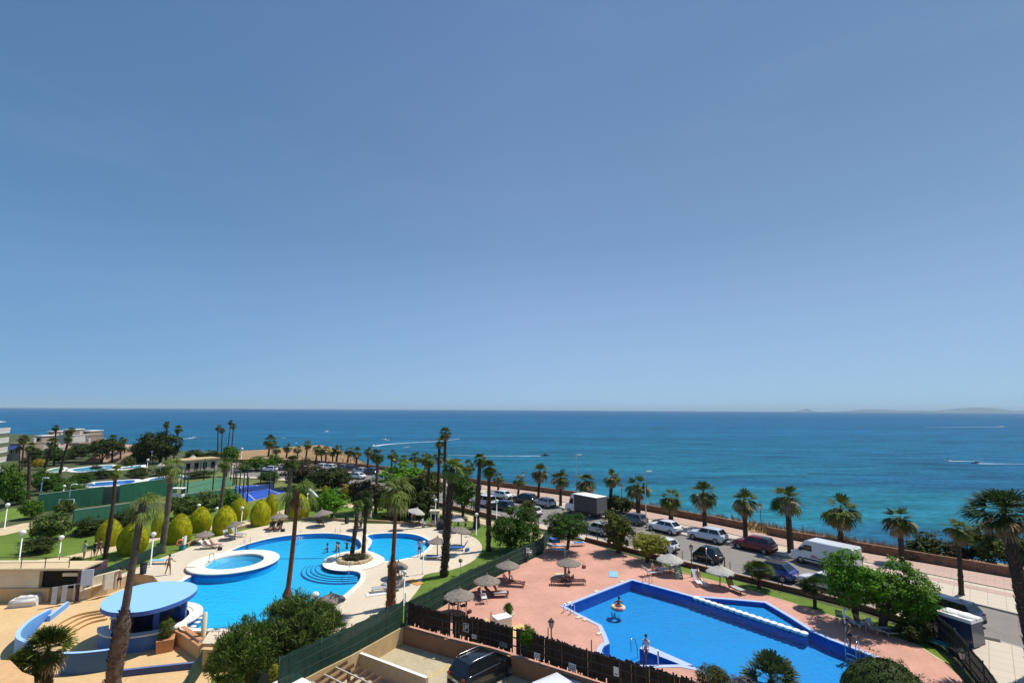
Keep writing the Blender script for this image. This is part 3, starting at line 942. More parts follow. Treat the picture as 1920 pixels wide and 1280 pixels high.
mb = MB(); mb.lathe([(3.0, .012), (.001, .012)], 32); part('bar_floor', mb, mat('bar_floor', (.10, .09, .10), rough=.6), t)
for i, (x, y) in enumerate(((371, 1139), (375.5, 1144), (379, 1150), (382, 1150.5), (377, 1157), (370, 1165), (362, 1173))):
    p = G(x, y, 0); mb = MB(); mb.lathe([(.07, -1.2), (.07, -.1), (.2, -.08), (.22, 0), (.001, .01)], 14)
    o = tag(mb.build('bar_stool', m_wplast, loc=(p.x, p.y, 0)), 'white round stool fixed in the water along the pool bar', 'stool', 'white stools in the water at the bar')

# ---------------------------------------------------------------- plaza: steps, blue walls, service building
mb = MB()
arcs = [[(128, 1193), (150, 1176), (175, 1164), (202, 1158)], [(118, 1188), (141, 1171), (168, 1158), (199, 1151.5)], [(107, 1184), (131, 1167), (160, 1153), (196, 1146.5)], [(97, 1180), (120, 1163), (150, 1150), (192, 1142)]]
for k, a_ in enumerate(arcs):
    z = PLZ_Z + .14 * (k + 1)
    lp = GP(smooth_px(a_, False, 4), z) + GP([(200, 1128), (172, 1128), (126, 1134), (87, 1158), (66, 1184)], z)
    mb.prism(clean(lp), PLZ_Z, z, 0)
    mb.ribbon([(p[0], p[1], z + .008) for p in GP(smooth_px(a_, False, 4), z)], .10, mi=1)
o = mb.build('plaza_steps', [m_plaza, mat('step_nosing', (.42, .22, .09), rough=.85, var=.1)])
tag(o, 'four curved tan steps leading down towards the round bar', 'steps')


def wall_thing(name, pts, z, t_, h, m, label, cat, mtop=None, hs=None):
    mb = MB(); mb.wall(GP(pts, z), t_, hs or h, 0, mi_top=1)
    return tag(mb.build(name, [m, mtop or m]), label, cat)


m_bluecap = mat('blue_wall_cap', (.36, .56, .88), rough=.6, var=.04)
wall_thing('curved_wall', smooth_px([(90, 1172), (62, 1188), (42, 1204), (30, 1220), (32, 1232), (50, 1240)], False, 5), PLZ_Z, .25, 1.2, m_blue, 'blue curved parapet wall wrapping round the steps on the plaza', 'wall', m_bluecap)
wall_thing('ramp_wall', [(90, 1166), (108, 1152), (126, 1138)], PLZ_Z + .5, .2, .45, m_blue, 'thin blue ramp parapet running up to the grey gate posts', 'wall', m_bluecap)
wall_thing('front_wall', smooth_px([(112, 1263), (150, 1262), (200, 1256), (232, 1250)], False, 3), PLZ_Z, .25, 1.25, mat('front_blue_shaded', (.055, .14, .29), rough=.6, var=.06), 'blue front wall in shade between the fan palm clump and the thick palm trunk', 'wall', m_bluecap)  # shaded copy of the wall blue: shade of this face painted in
wall_thing('low_wall', [(205, 1270), (290, 1260), (366, 1252)], PLZ_Z, .22, .38, mat('low_blue_shaded', (.05, .08, .21), rough=.7, var=.1), 'low blue kerb wall in shade at the bottom of the plaza', 'wall', mat('shade_cap', (.12, .16, .34), rough=.7))  # both blues are shade tones, the shadow is part of the colour
wall_thing('deck_wall', [(147, 1126), (180, 1117), (222, 1105)], PLZ_Z, .3, 1.75, m_cream, 'cream retaining wall below the green mesh on the left of the deck', 'wall')
wall_thing('deck_wall', [(376, 1252), (402, 1253), (470, 1252)], PLZ_Z, .35, 1.2, m_tan, 'tan retaining wall behind the drooping green tree', 'wall')
wall_thing('planter_wall', [(322, 1202), (345, 1214), (374, 1236)], PLZ_Z, .3, .9, m_tan, 'tan stepped planter wall beside the potted shrub', 'wall', m_terra)
wall_thing('planter_wall', [(340, 1196), (352, 1204), (376, 1222)], PLZ_Z + .25, .3, .8, m_cream, 'pale wall along the ramp at the foot of the pool', 'wall', m_terra)

# service building
fa, fb = G(-120, 1129, PLZ_Z), G(147, 1126, PLZ_Z)
d = (fb - fa).normalized(); nrm = Vector((-d.y, d.x, 0))
L_ = (fb - fa).length
t = empty('service_building', fa, 'low tan service building with a dark doorway below the garden path', 'building', rz=math.atan2(d.y, d.x))
Hh = 2.55
sx = lambda px: (G(px, 1126.5, PLZ_Z) - fa).dot(d)
mb = MB(); x1, x2, x3 = sx(69), sx(93), L_
mb.box((x1 / 2, 1.5, Hh / 2), (x1, 3.0, Hh)); part('wall', mb, m_cream, t)
mb = MB(); mb.box((x2 / 2 + .0, .02, .55), (x2, .35, 1.1)); part('front_bench', mb, m_tan, t)
mb = MB(); mb.box(((x1 + x3) / 2, .75, Hh / 2), (x3 - x1 - .02, .8, Hh - .02)); part('doorway_shade', mb, m_black, t)  # black block standing in for the shade inside the doorway
mb = MB(); mb.box(((x2 + .6 + x3) / 2, .22, Hh - .42), (x3 - x2 - .9, .3, .26)); part('door_lintel', mb, m_cream, t)
mb = MB(); mb.box((L_ / 2, 1.0, Hh + .07), (L_ + .3, 2.4, .14)); part('roof', mb, m_path, t)
mb = MB(); mb.box((L_ - .15, 1.5, Hh / 2), (.3, 3.0, Hh)); part('side_wall', mb, mat('purple_brown', (.10, .06, .07), rough=.8), t)
mb = MB()
for k in range(6):
    xx = L_ - 1.2 - k * 2.0
    mb.tube([(xx, .1, Hh + .14), (xx, .1, Hh + 1.05)], .035, 6)
mb.tube([(.2, .1, Hh + 1.05), (L_ - 1.2, .1, Hh + 1.05)], .03, 6); mb.tube([(.2, .1, Hh + .6), (L_ - 1.2, .1, Hh + .6)], .02, 6)
part('railing', mb, mat('brown_metal', (.12, .07, .045), rough=.6), t)
# notice board, gate, tarpaulin
p = G(161, 1105, .0)
t = empty('notice_board', (p.x, p.y, 0), 'pale blue white board panel standing at the corner of the service building', 'board', rz=R(20))
mb = MB(); mb.box((0, 0, 1.0), (.85, .08, 1.3)); part('panel', mb, mat('board_blue', (.55, .62, .74), rough=.5, var=.04), t)

for x in (-.4, .4):
    mb = MB(); mb.box((x, 0, .2), (.06, .06, .5)); part('leg', mb, m_steel, t)
p0, p1 = G(192, 1110, PLZ_Z + .5), G(214, 1104, PLZ_Z + .5)
t = empty('garden_gate', p0, 'grey metal gate with two posts beside the bather at the deck corner', 'gate', rz=math.atan2(p1.y - p0.y, p1.x - p0.x))
w_ = (p1 - p0).length
m_gatem = mat('grey_metal', (.33, .31, .29), rough=.5, var=.05)
for x in (0, w_): part('post', (lambda q: q.box((x, 0, .75), (.12, .12, 1.5)) and q)(MB()), m_gatem, t)
part('leaf', (lambda q: q.box((w_ / 2, 0, .75), (w_ - .2, .04, 1.2)) and q)(MB()), mat('gate_sheet', (.58, .53, .44), rough=.6), t)
t = empty('gate', G(100, 1131, PLZ_Z + .3), 'row of pale grey posts with dark gaps beside the dark doorway', 'gate', rz=R(42))
for k in range(4):
    part('post', (lambda q: q.box((k * .62, 0, .65), (.34 if k < 2 else .1, .12, 1.3)) and q)(MB()), mat('grey_post', (.33, .36, .42), rough=.6), t)
part('rail', (lambda q: q.box((.95, 0, 1.25), (2.1, .05, .07)) and q)(MB()), m_gatem, t)
p = G(47, 1134, PLZ_Z)
mb = MB(); mb.box((0, 0, .28), (2.0, 1.0, .56), taper=.9); mb.box((.1, .05, .62), (1.6, .8, .2), taper=.8); mb.tube([(-.9, -.4, .3), (.9, -.4, .42)], .2, 8); mb.sphere((.2, .1, .6), .36, 5, sz=.5)
o = mb.build('covered_bundle', mat('white_tarpaulin', (.62, .60, .58), rough=.6, var=.15, scale=1.5, bump=.4), loc=p); o.rotation_euler = (0, 0, R(18))
tag(o, 'white tarpaulin covered bundle lying on the tan plaza', 'tarpaulin')
p = G(309, 1218, PLZ_Z)
t = empty('potted_shrub', p, 'conical green shrub in an orange block planter beside the bar', 'potted plant', rz=R(30))
mb = MB(); mb.box((0, 0, .4), (.95, .95, .8), taper=1.1); part('pot', mb, m_terra, t)

# ---------------------------------------------------------------- walls along the road and deck
m_bwall = mat('brown_wall', (.30, .155, .085), rough=.9, var=.15, scale=.8, big=.1)
mb = MB(); xs = [x for x in range(560, 1010, 15)] + [1010]
mb.wall([tuple(G(x, yx(L_INNER, x) + .6 + (x - 560) * .004, .0)) for x in xs], .25, .55)
tag(mb.build('garden_wall', m_bwall), 'low brown wall between the palm lawn and the near pavement', 'wall')
mb = MB(); xs = list(range(1098, 1752, 20)) + [1752]
mb.wall([tuple(G(x, yx(L_INNER, x) + 1.5, .0)) for x in xs], .22, .42)
tag(mb.build('terrace_wall', mat('terrace_wall', (.16, .075, .045), rough=.9, var=.2, scale=.8)), 'low dark brown wall between the red terrace lawn and the near pavement', 'wall')
mb = MB(); mb.wall(GP(smooth_px([(350, 1024), (390, 1006), (440, 993), (520, 978.5), (580, 973.5), (650, 977), (720, 980), (770, 983), (812, 986)], False, 5), .0), .3, .32)
tag(mb.build('deck_kerb', mat('brown_kerb', (.40, .265, .15), rough=.9, var=.1, scale=.8)), 'low brown kerb wall along the far side of the pale pool deck', 'kerb')
m_pw = mat('sea_wall_stone', (.20, .11, .07), rough=.95, var=.35, scale=2.4, bump=.7, fine=.25)
mb = MB(); xs = sorted({x for x, _ in L_WALL} | set(range(440, 2300, 40)))
mb.wall([tuple(G(x, yx(L_WALL, x), .0)) for x in xs if x <= 1424], .4, 1.0)
mb.wall([tuple(G(x, yx(L_WALL, x), .0)) for x in xs if x >= 1440], .4, 1.0)
part_o = mb.build('sea_wall', m_pw)
tag(part_o, 'long reddish brown stone wall along the seaward side of the promenade', 'wall')
# parking retaining walls
PKT = GP([(757, 1176), (840, 1199), (920, 1218), (1028, 1252), (1110, 1279), (1300, 1340)])
mb = MB(); mb.wall([(x, y, PARK_Z) for x, y, z in PKT], .3, 1.06, 0, mi_top=1)
tag(mb.build('retaining_wall', [mat('brown_render', (.24, .13, .075), rough=.9, var=.12, scale=.7), m_terra]), 'brown retaining wall with reddish coping under the dark front fence', 'wall')
PKL = GP([(754, 1177), (657, 1231), (600, 1259), (520, 1302)])
mb = MB(); mb.wall([(x, y, PARK_Z) for x, y, z in PKL], .25, 1.12)
tag(mb.build('retaining_wall', m_tan), 'tan retaining wall under the green mesh on the left of the parking', 'wall')
mb = MB(); mb.wall(GP([(657, 1247), (720, 1272), (800, 1304)], PARK_Z), .22, 1.0, mi_top=1)
tag(mb.build('parking_wall', [mat('grey_tan', (.42, .31, .21), rough=.9), m_white]), 'parking wall with a white painted top beside the wooden pergola', 'wall')
# ================================================================ palms
def frond(mb, rs, az, el, Lp, Lb, droop, seg, mi, spread=78, wid=.10, pet=.03):
    """one fan leaf: petiole and a fan of narrow blades"""
    d = Vector((math.cos(az) * math.cos(el), math.sin(az) * math.cos(el), math.sin(el)))
    side = Vector((-math.sin(az), math.cos(az), 0))
    up = side.cross(d) * -1
    if up.z < 0: up = -up
    p1 = d * (Lp * .5)
    h = d * Lp + Vector((0, 0, -droop * Lp * .35))
    dd = (h - p1).normalized()
    mb.add([-side * pet, side * pet, p1 + side * pet * .7, h + side * pet * .5, h - side * pet * .5, p1 - side * pet * .7], [(0, 1, 2, 5), (5, 2, 3, 4)], mi)
    up2 = side.cross(dd)
    if up2.z < 0: up2 = -up2
    roll = rs.uniform(-.35, .35)
    s2 = (side * math.cos(roll) + up2 * math.sin(roll)).normalized()
    for k in range(seg):
        th = R(-spread + 2 * spread * (k + .5) / seg + rs.uniform(-4, 4))
        q = dd * math.cos(th) + s2 * math.sin(th)
        L = Lb * (.72 + .28 * math.cos(th)) * rs.uniform(.88, 1.08)
        w_ = L * wid
        t_ = (dd * -math.sin(th) + s2 * math.cos(th))
        m_ = h + q * (L * .55) + Vector((0, 0, -droop * L * .12)) + up2 * (.04 * L * (1 if k % 2 else -1))
        e_ = h + q * (L * .86) + Vector((0, 0, -droop * L * .42))
        f_ = h + q * (L * .95) + Vector((0, 0, -droop * L * .85))
        mb.add([h - t_ * w_ * .3, h + t_ * w_ * .3, m_ + t_ * w_, m_ - t_ * w_, e_ + t_ * w_ * .55, e_ - t_ * w_ * .55, f_],
               [(0, 1, 2, 3), (3, 2, 4, 5), (5, 4, 6)], mi)


m_palm = leaf('palm_leaf', (0.045, 0.075, 0.01), (0.125, 0.155, 0.02), 2.0, .22, .2)
m_palml = leaf('palm_leaf_lime', (0.095, 0.15, 0.018), (0.24, 0.29, 0.07), 1.6, .3, .12)
m_palmd = leaf('palm_leaf_dark', (0.028, 0.055, 0.014), (0.065, 0.1, 0.022), 2.0, .2, .15)
m_dead = mat('dry_frond', (.42, .30, .17), rough=.9, col2=(.20, .12, .06), scale=2.2, obj_var=.15)
m_trunk = mat('palm_trunk', (.085, .058, .042), rough=.95, col2=(.034, .022, .016), scale=4.0, bump=.9, stretch=(1, 1, 2.2), fine=.3)  # brown lowered to deepen the trunk's shade by colour
m_boot = mat('leaf_base', (.15, .10, .07), rough=.95, col2=(.035, .022, .015), scale=6, fine=.4)
m_trunkg = mat('palm_trunk_grey', (.17, .125, .095), rough=.95, col2=(.085, .058, .042), scale=3.5, bump=.8, stretch=(1, 1, 3.0), fine=.3)
m_trunkr = mat('palm_trunk_red', (.26, .105, .045), rough=.95, col2=(.13, .05, .025), scale=4, bump=.8, stretch=(1, 1, 2.5), fine=.3)
CROWN = {}


def crown_variants(kind, nvar):
    out = []
    for v in range(nvar):
        rs = random.Random(hash((kind, v)) % 9999 if False else sum(map(ord, kind)) * 31 + v)
        g, dmb = MB(), MB()
        if kind == 'prom':
            for i in range(34):
                el = math.asin(rs.uniform(-.35, .98)); frond(g, rs, rs.uniform(0, 2 * PI), el, rs.uniform(.34, .52), rs.uniform(.48, .62), .25 + .4 * (el < .4), 9, 0, 58, .075, .022)
            for i in range(24):
                frond(dmb, rs, rs.uniform(0, 2 * PI), math.asin(rs.uniform(-.98, .12)), rs.uniform(.32, .55), rs.uniform(.4, .55), .55, 7, 0, 46, .085, .022)
        elif kind == 'drip':
            for i in range(17):
                el = R(rs.uniform(-20, 80)); frond(g, rs, rs.uniform(0, 2 * PI), el, rs.uniform(.4, .6), rs.uniform(.5, .7), .95, 11, 0, 72, .048, .02)
            for i in range(6):
                frond(dmb, rs, rs.uniform(0, 2 * PI), R(rs.uniform(-75, -35)), .35, .5, .8, 9, 0, 60, .06, .02)
        elif kind == 'tuft':
            for i in range(30):
                el = R(rs.uniform(-45, 80)); frond(g, rs, rs.uniform(0, 2 * PI), el, .38, .62, .5, 9, 0, 75, .09, .02)
            for i in range(7):
                frond(dmb, rs, rs.uniform(0, 2 * PI), R(rs.uniform(-80, -50)), .4, .55, .5, 8, 0, 60, .09, .02)
        elif kind == 'big':
            for i in range(76):
                el = R(rs.uniform(-20, 80)); frond(g, rs, rs.uniform(0, 2 * PI), el, rs.uniform(.4, .62), rs.uniform(.45, .58), .22, 12, 0, 68, .05, .018)
            for i in range(26):
                frond(dmb, rs, rs.uniform(0, 2 * PI), R(rs.uniform(-80, -25)), rs.uniform(.25, .5), .4, .5, 9, 0, 55, .06, .015)
        elif kind == 'fan':
            for i in range(64):
                el = R(rs.uniform(-35, 88)); frond(g, rs, rs.uniform(0, 2 * PI), el, .45, .6, .15, 14, 0, 70, .045, .014)
            for i in range(8):
                frond(dmb, rs, rs.uniform(0, 2 * PI), R(rs.uniform(-50, -15)), .4, .5, .5, 10, 0, 70, .05, .012)
        me = []
        for q in (g, dmb):
            o = q.build('tmp', m_palm)
            me.append(o.data); bpy.data.objects.remove(o)
        out.append(me)
    return out


for kind, n in (('prom', 6), ('drip', 4), ('tuft', 4), ('big', 1), ('fan', 2)): CROWN[kind] = crown_variants(kind, n)
MCACHE = {}


def mesh_with(me, m):
    k = (me.name, m.name)
    if k not in MCACHE:
        c = me.copy(); c.materials.clear(); c.materials.append(m); MCACHE[k] = c
    return MCACHE[k]


def link(name, me, parent, loc=(0, 0, 0), scale=(1, 1, 1), rz=0.0):
    o = bpy.data.objects.new(name, me); COL.objects.link(o); o.parent = parent
    o.location = loc; o.scale = scale; o.rotation_euler = (0, 0, rz)
    KIDS.setdefault(parent.name, []).append(o)
    return o


PCOUNT = [0]


def palm(label, bx, by, tx, ty, rpx, wpx, kind, leafm=None, trunkm=None, group=None, boot=0, bend=0.0, z=0.0, zs=1.0, name='palm_tree', dead=True, wtop=.75, bk=1.75):
    i = PCOUNT[0]; PCOUNT[0] += 1
    rs = random.Random(900 + i)
    B = G(bx, by, z); T = AT(tx, ty, B.y)
    k = ppm(T); r = rpx / k * {'prom': 1.22, 'drip': 1.28, 'tuft': 1.25, 'big': 1.5, 'fan': 1.45}[kind]; w_ = wpx / k / 2
    t = empty(name, B, label, 'palm', group)
    H = T - B
    n = 14
    pts, rad = [], []
    for j in range(n + 1):
        f = j / n
        p = H * f + Vector((math.sin(PI * f) * bend, 0, 0)) * H.length
        q = w_ * (1 + (wtop - 1) * f) * (1.0 + rs.uniform(-.05, .05))
        if f < .05: q *= 1.25
        if boot and f < boot: q *= bk + rs.uniform(-.18, .18)
        pts.append(p); rad.append(q)
    if not boot:
        pts2, rad2 = [], []
        for j in range(n):
            for s in range(3):
                a = s / 3
                pts2.append(pts[j].lerp(pts[j + 1], a)); rad2.append((rad[j] * (1 - a) + rad[j + 1] * a) * rs.uniform(.88, 1.12))
        pts, rad = pts2 + [pts[-1]], rad2 + [rad[-1]]
    if boot:   # shaggy old leaf bases: finer rings
        pts2, rad2 = [], []
        for j in range(n):
            for s in range(3):
                a = s / 3
                pts2.append(pts[j].lerp(pts[j + 1], a)); rad2.append((rad[j] * (1 - a) + rad[j + 1] * a) * (rs.uniform(.88, 1.14) if (j + a) / n < boot else 1))
        pts, rad = pts2 + [pts[-1]], rad2 + [rad[-1]]
    mb = MB(); mb.tube(pts, rad, 10)
    if boot:
        fm = MB(); top = int(len(pts) * boot); fl = wpx / k
        for j in range(top):
            for s in range(14):
                a = rs.uniform(0, 2 * PI); f = rs.random(); p = pts[j].lerp(pts[min(j + 1, len(pts) - 1)], f); q = rad[j] * .98
                c_, s_ = math.cos(a), math.sin(a); w2 = fl * rs.uniform(.10, .2); o2 = fl * rs.uniform(.08, .34); h2 = fl * rs.uniform(.25, .6)
                fm.add([(p.x + c_ * q - s_ * w2, p.y + s_ * q + c_ * w2, p.z), (p.x + c_ * q + s_ * w2, p.y + s_ * q - c_ * w2, p.z), (p.x + c_ * (q + o2) + s_ * w2 * .3, p.y + s_ * (q + o2) - c_ * w2 * .3, p.z + h2), (p.x + c_ * (q + o2) - s_ * w2 * .3, p.y + s_ * (q + o2) + c_ * w2 * .3, p.z + h2)], [(0, 1, 2, 3)])
    part('trunk', mb, trunkm or m_trunk, t)
    if boot:
        o = part('leaf_bases', fm, m_boot, t); o['kind'] = 'stuff'
    var = CROWN[kind][i % len(CROWN[kind])]
    link('crown', mesh_with(var[0], leafm or m_palm), t, H, (r, r, r * zs), rs.uniform(0, 6.28))
    if dead: link('dry_fronds', mesh_with(var[1], m_dead), t, H, (r, r, r * zs), rs.uniform(0, 6.28))
    return t


GPR = 'fan palms along the promenade'
# promenade row, from the right: base, crown, radius, trunk width
for lab, a in (
        ('promenade palm nearest the right end, beyond the dark parked car', (1803, 1117, 1796, 992, 29, 12)),
        ('promenade palm rising beyond the double leafy tree on the red terrace', (1692, 1057, 1686, 972, 33, 13)),
        ('promenade palm standing just beyond the white delivery van', (1577, 1030, 1575, 955, 37, 12)),
        ('promenade palm between the dark red car and the white van', (1483, 1037, 1476, 935, 31, 13)),
        ('promenade palm beyond the front of the dark red car', (1398, 1013, 1396, 938, 25, 10)),
        ('promenade palm behind the silver white car next to the dark red car', (1322, 992, 1319, 925, 25, 9)),
        ('short promenade palm behind the white hatchback', (1258, 977, 1258, 935, 22, 9)),
        ('promenade palm overlapping the tall street lamp beyond the dark blue car', (1197, 970, 1196, 910, 23, 9)),
        ('promenade palm in front of the dark round bush on the seaward side', (1143, 962, 1147, 894, 16, 7)),
        ('promenade palm whose trunk is hidden by the box truck', (1096, 950, 1098, 903, 19, 7)),
        ('promenade palm just left of the box truck cab', (1051, 949, 1051, 896, 17, 6)),
        ('promenade palm beside the silver hatchback', (1009, 938, 1012, 884, 16, 6)),
        ('short promenade palm behind the black car', (971, 931, 974, 900, 12, 5)),
        ('short promenade palm behind the white saloon', (934, 922, 935, 895, 11, 4.5))):
    palm(lab, *a, 'prom', group=GPR)
FAR = 'distant fan palms along the curving promenade'
for a in ((876, 904, 876, 874, 14, 5), (858, 903, 857, 868, 11, 4), (824, 892, 823, 856, 11, 4), (797, 890, 797, 858, 10, 4), (778, 888, 778, 856, 12, 4.5), (759, 885, 759, 860, 11, 4), (734, 880, 735, 851, 9, 4), (741, 884, 741, 858, 8, 3),
          (689, 880, 691, 846, 9, 4), (668, 878, 669, 847, 10, 4), (650, 872, 655, 845, 9, 3.5), (630, 869, 634, 841, 10, 4), (624, 868, 623, 846, 8, 3), (610, 871, 612, 843, 9, 3.5), (591, 871, 595, 842, 9, 3.5), (603, 866, 602, 846, 7, 3),
          (573, 863, 577, 832, 9, 3.5), (558, 860, 558, 841, 8, 3), (537, 858, 539, 838, 9, 3.5), (518, 855, 518, 842, 9, 3.5), (503, 855, 507, 826, 13, 4)):
    palm('small distant promenade palm in front of the ochre headland and sea', *a, 'prom', group=FAR)

# pool garden
palm('foreground leaning palm with shaggy thick lower trunk beside the bar', 208, 1300, 268, 942, 37, 16, 'drip', m_palml, m_trunkg, boot=.42, bk=2.0, z=PLZ_Z, wtop=.95, zs=1.0)
palm('slim dark palm left of the foreground leaning palm', 193, 1062, 217, 882, 13, 9, 'tuft', m_palml, m_trunk, zs=1.3, bend=.02, boot=.5, bk=1.15)
palm('grey trunked palm with drooping crown between the topiary cones', 303, 1036, 322, 876, 27, 13, 'drip', m_palml, m_trunkg, bend=.01)
palm('slender palm with small pale crown in front of the padel court', 408, 998, 424, 868, 14, 8, 'tuft', m_palml, m_trunkg, zs=1.1)
palm('palm with pale drooping crown standing in front of the big pool', 534, 1150, 558, 918, 33, 10, 'drip', m_palml, m_trunkr, boot=.18, bend=.01)
palm('grey trunked palm merging with the olive trees by the blue court', 536, 970, 548, 864, 15, 9, 'tuft', m_palm, m_trunkg)
palm('shaggy trunked palm with lime crown in front of the children pool', 732, 1140, 744, 920, 34, 9, 'drip', m_palml, m_trunkr, boot=.42)
palm('thick dark trunked palm at the edge of the lawn right of the deck', 832, 1080, 848, 876, 21, 12, 'tuft', m_palml, m_trunk, wtop=1.0, boot=.95, bk=1.0)
palm('tallest slim palm above the sea, right one of the close pair', 832, 985, 835, 810, 12, 7, 'tuft', m_palm, m_trunk)
palm('tall slim palm above the sea, left one of the close pair', 820, 960, 824, 827, 10, 6, 'tuft', m_palm, m_trunk)
palm('palm with dark trunk between the green trees and the tall pair', 803, 970, 804, 862, 13, 7, 'tuft', m_palm, m_trunk)
palm('palm at the roadside path right of the green tree', 893, 990, 900, 860, 13, 9, 'tuft', m_palm, m_trunk, boot=.6, bk=1.05)
palm('palm on the side lawn beyond the deck with a white tag on its trunk', 916, 1032, 917, 876, 16, 8, 'tuft', m_palm, m_trunk, boot=.6, bk=1.05)
palm('palm beyond the brownish tree near the parked cars', 704, 962, 708, 852, 14, 6, 'tuft', m_palm, m_trunkg)
palm('pool island palm on the left, with a short lime tuft', 659, 1046, 672, 947, 11, 9, 'tuft', m_palml, m_trunk, zs=1.4)
palm('pool island palm on the right, with a tall blue green tuft', 681, 1040, 687, 940, 13, 8, 'tuft', m_palmd, m_trunk, zs=2.0)
# big palm at the right border
palm('big palm with dense shaggy crown at the right edge of the picture', 1944, 1270, 1884, 960, 66, 16, 'big', m_palmd, m_trunk, boot=.97, z=.1, wtop=.85, zs=.72)
# far left
for lab, a in (
        ('dark far palm tallest of the left garden group', (101, 872, 105, 801, 8, 4.5)), ('leaning far palm with two tiered crown by the terraced houses', (112, 885, 134, 806, 9, 5)),
        ('far palm with pale crown below the two tiered one', (112, 890, 129, 820, 11, 5.5)), ('broad crowned far palm leaning over the villas', (76, 905, 99, 828, 14, 8)),
        ('far palm with thick dark trunk beside the yellow bush', (53, 935, 56, 836, 13, 8)), ('pale crowned far palm in front of the white villa', (41, 880, 45, 822, 13, 4)), ('thin far palm left of the yellow bush', (36, 880, 37, 840, 7, 3)),
        ('far palm above the stone bank, left of three', (210, 866, 212, 821, 10, 4)), ('far palm above the stone bank, middle of three', (226, 866, 226, 835, 12, 4)), ('far palm above the stone bank, right of three', (236, 864, 231, 824, 9, 4)),
        ('tall far palm right of the dark pines', (311, 868, 313, 795, 8, 4)), ('far palm leaning right beside the dark pines', (325, 862, 335, 803, 9, 3.5)),
        ('tall far palm in the row of four, leftmost', (408, 860, 409, 800, 6.5, 3)), ('tall far palm in the row of four, second from the left', (414, 862, 417, 806, 6.5, 2.5)),
        ('tall far palm in the row of four, third and highest', (425, 858, 433, 791, 6, 2)), ('tall far palm in the row of four, rightmost', (433, 860, 438, 798, 6, 2.5))):
    palm(lab, *a, 'tuft', m_palm, m_trunk, group='tall palms in the far left garden')
# low fan palms
palm('clump of fan palms at the bottom left below the plaza wall', 84, 1315, 90, 1218, 46, 15, 'fan', m_palm, m_trunk, z=-1, boot=.9)
palm('second low fan palm stem at the bottom left corner', 46, 1335, 40, 1256, 40, 13, 'fan', m_palm, m_trunk, z=-1, boot=.9)
palm('spiky blue green fan palm in front of the angular pool', 1446, 1310, 1446, 1275, 44, 18, 'fan', leaf('fan_bluegreen', (.05, .085, .03), (.11, .15, .06), 2, .2), m_trunk, dead=False, zs=1.0)
palm('small fan palm on the terrace lawn in front of the blue car', 1423, 1103, 1422, 1067, 24, 7, 'fan', m_palm, m_trunk, zs=.55)
palm('small fan palm beside the left trunk of the double tree', 1528, 1140, 1527, 1098, 22, 8, 'fan', m_palmd, m_trunk, zs=.7)

# ================================================================ broadleaf crowns
def crown_mesh(seed, lobes, clumps, per, leafr, spread=.17, flat=0.5, thin=.55, sprig=0.0):
    """leaf clumps through the volume of a few lobes; unit size"""
    rs = random.Random(seed)
    V, Fc = [], []
    for c in range(clumps):
        lx, ly, lz, lr, lzr = lobes[rs.randrange(len(lobes))]
        u = Vector((rs.gauss(0, 1), rs.gauss(0, 1), rs.gauss(0, 1) + .25)).normalized()
        q = rs.uniform(.5, 1.0) ** .6 * (1.22 if rs.random() < .12 else 1.0)
        cp = Vector((lx + u.x * lr * q, ly + u.y * lr * q, lz + u.z * lzr * q))
        cs = spread * rs.uniform(.6, 1.25)
        for k in range(per):
            o = Vector((rs.gauss(0, 1), rs.gauss(0, 1), rs.gauss(0, 1) * .75)) * cs * .55
            p = cp + o
            nrm = (u * .5 + o.normalized() * .6 + Vector((rs.gauss(0, .5), rs.gauss(0, .5), rs.gauss(0, .5) + flat))).normalized()
            a = nrm.orthogonal().normalized(); b = nrm.cross(a)
            th = rs.uniform(0, 6.28); a, b = a * math.cos(th) + b * math.sin(th), b * math.cos(th) - a * math.sin(th)
            if sprig:
                a = (u * .5 + Vector((rs.gauss(0, .5), rs.gauss(0, .5), .55 + rs.gauss(0, .4)))).normalized(); b = a.cross(nrm).normalized() if abs(a.dot(nrm)) < .98 else a.orthogonal().normalized()
            s = leafr * rs.uniform(.6, 1.3)
            i = len(V)
            V += [p - a * s, p + b * s * thin, p + a * s, p - b * s * thin]
            Fc.append((i, i + 1, i + 2, i + 3))
    me = bpy.data.meshes.new('foliage'); me.from_pydata([tuple(v) for v in V], [], Fc); me.update()
    return me


ROUND = [(0, 0, 0, .72, .72), (.3, .1, .1, .6, .6), (-.3, -.1, .05, .6, .62), (0, .3, -.1, .6, .6), (.05, -.3, -.05, .62, .6)]
BROAD = [(-.45, 0, -.05, .5, .6), (.45, .1, -.02, .5, .62), (0, .1, .15, .6, .75), (.1, -.35, -.2, .5, .55), (-.15, .35, -.1, .5, .55)]
SPIKE = [(0, 0, .1, .4, .85), (.35, .1, -.1, .35, .7), (-.4, 0, 0, .35, .8), (.1, -.35, -.15, .35, .6), (.05, .3, .2, .35, .6)]
UMB = [(-.4, 0, .2, .5, .5), (.4, 0, .25, .5, .5), (0, .3, .35, .55, .5), (0, -.35, .1, .55, .6), (0, 0, -.3, .45, .5)]
CM = {'round': [crown_mesh(11 + i, ROUND, 170, 30, .060) for i in range(3)],
      'broad': [crown_mesh(21 + i, BROAD, 180, 30, .058) for i in range(3)],
      'fine': [crown_mesh(31 + i, BROAD, 380, 40, .034, .12) for i in range(2)],
      'finer': [crown_mesh(41 + i, ROUND, 380, 40, .034, .12) for i in range(2)],
      'spike': [crown_mesh(51 + i, SPIKE, 190, 28, .055) for i in range(2)],
      'feather': [crown_mesh(71 + i, BROAD, 420, 44, .060, .13, thin=.17, sprig=1) for i in range(2)],
      'umb': [crown_mesh(61 + i, UMB, 260, 30, .040, .14) for i in range(2)]}
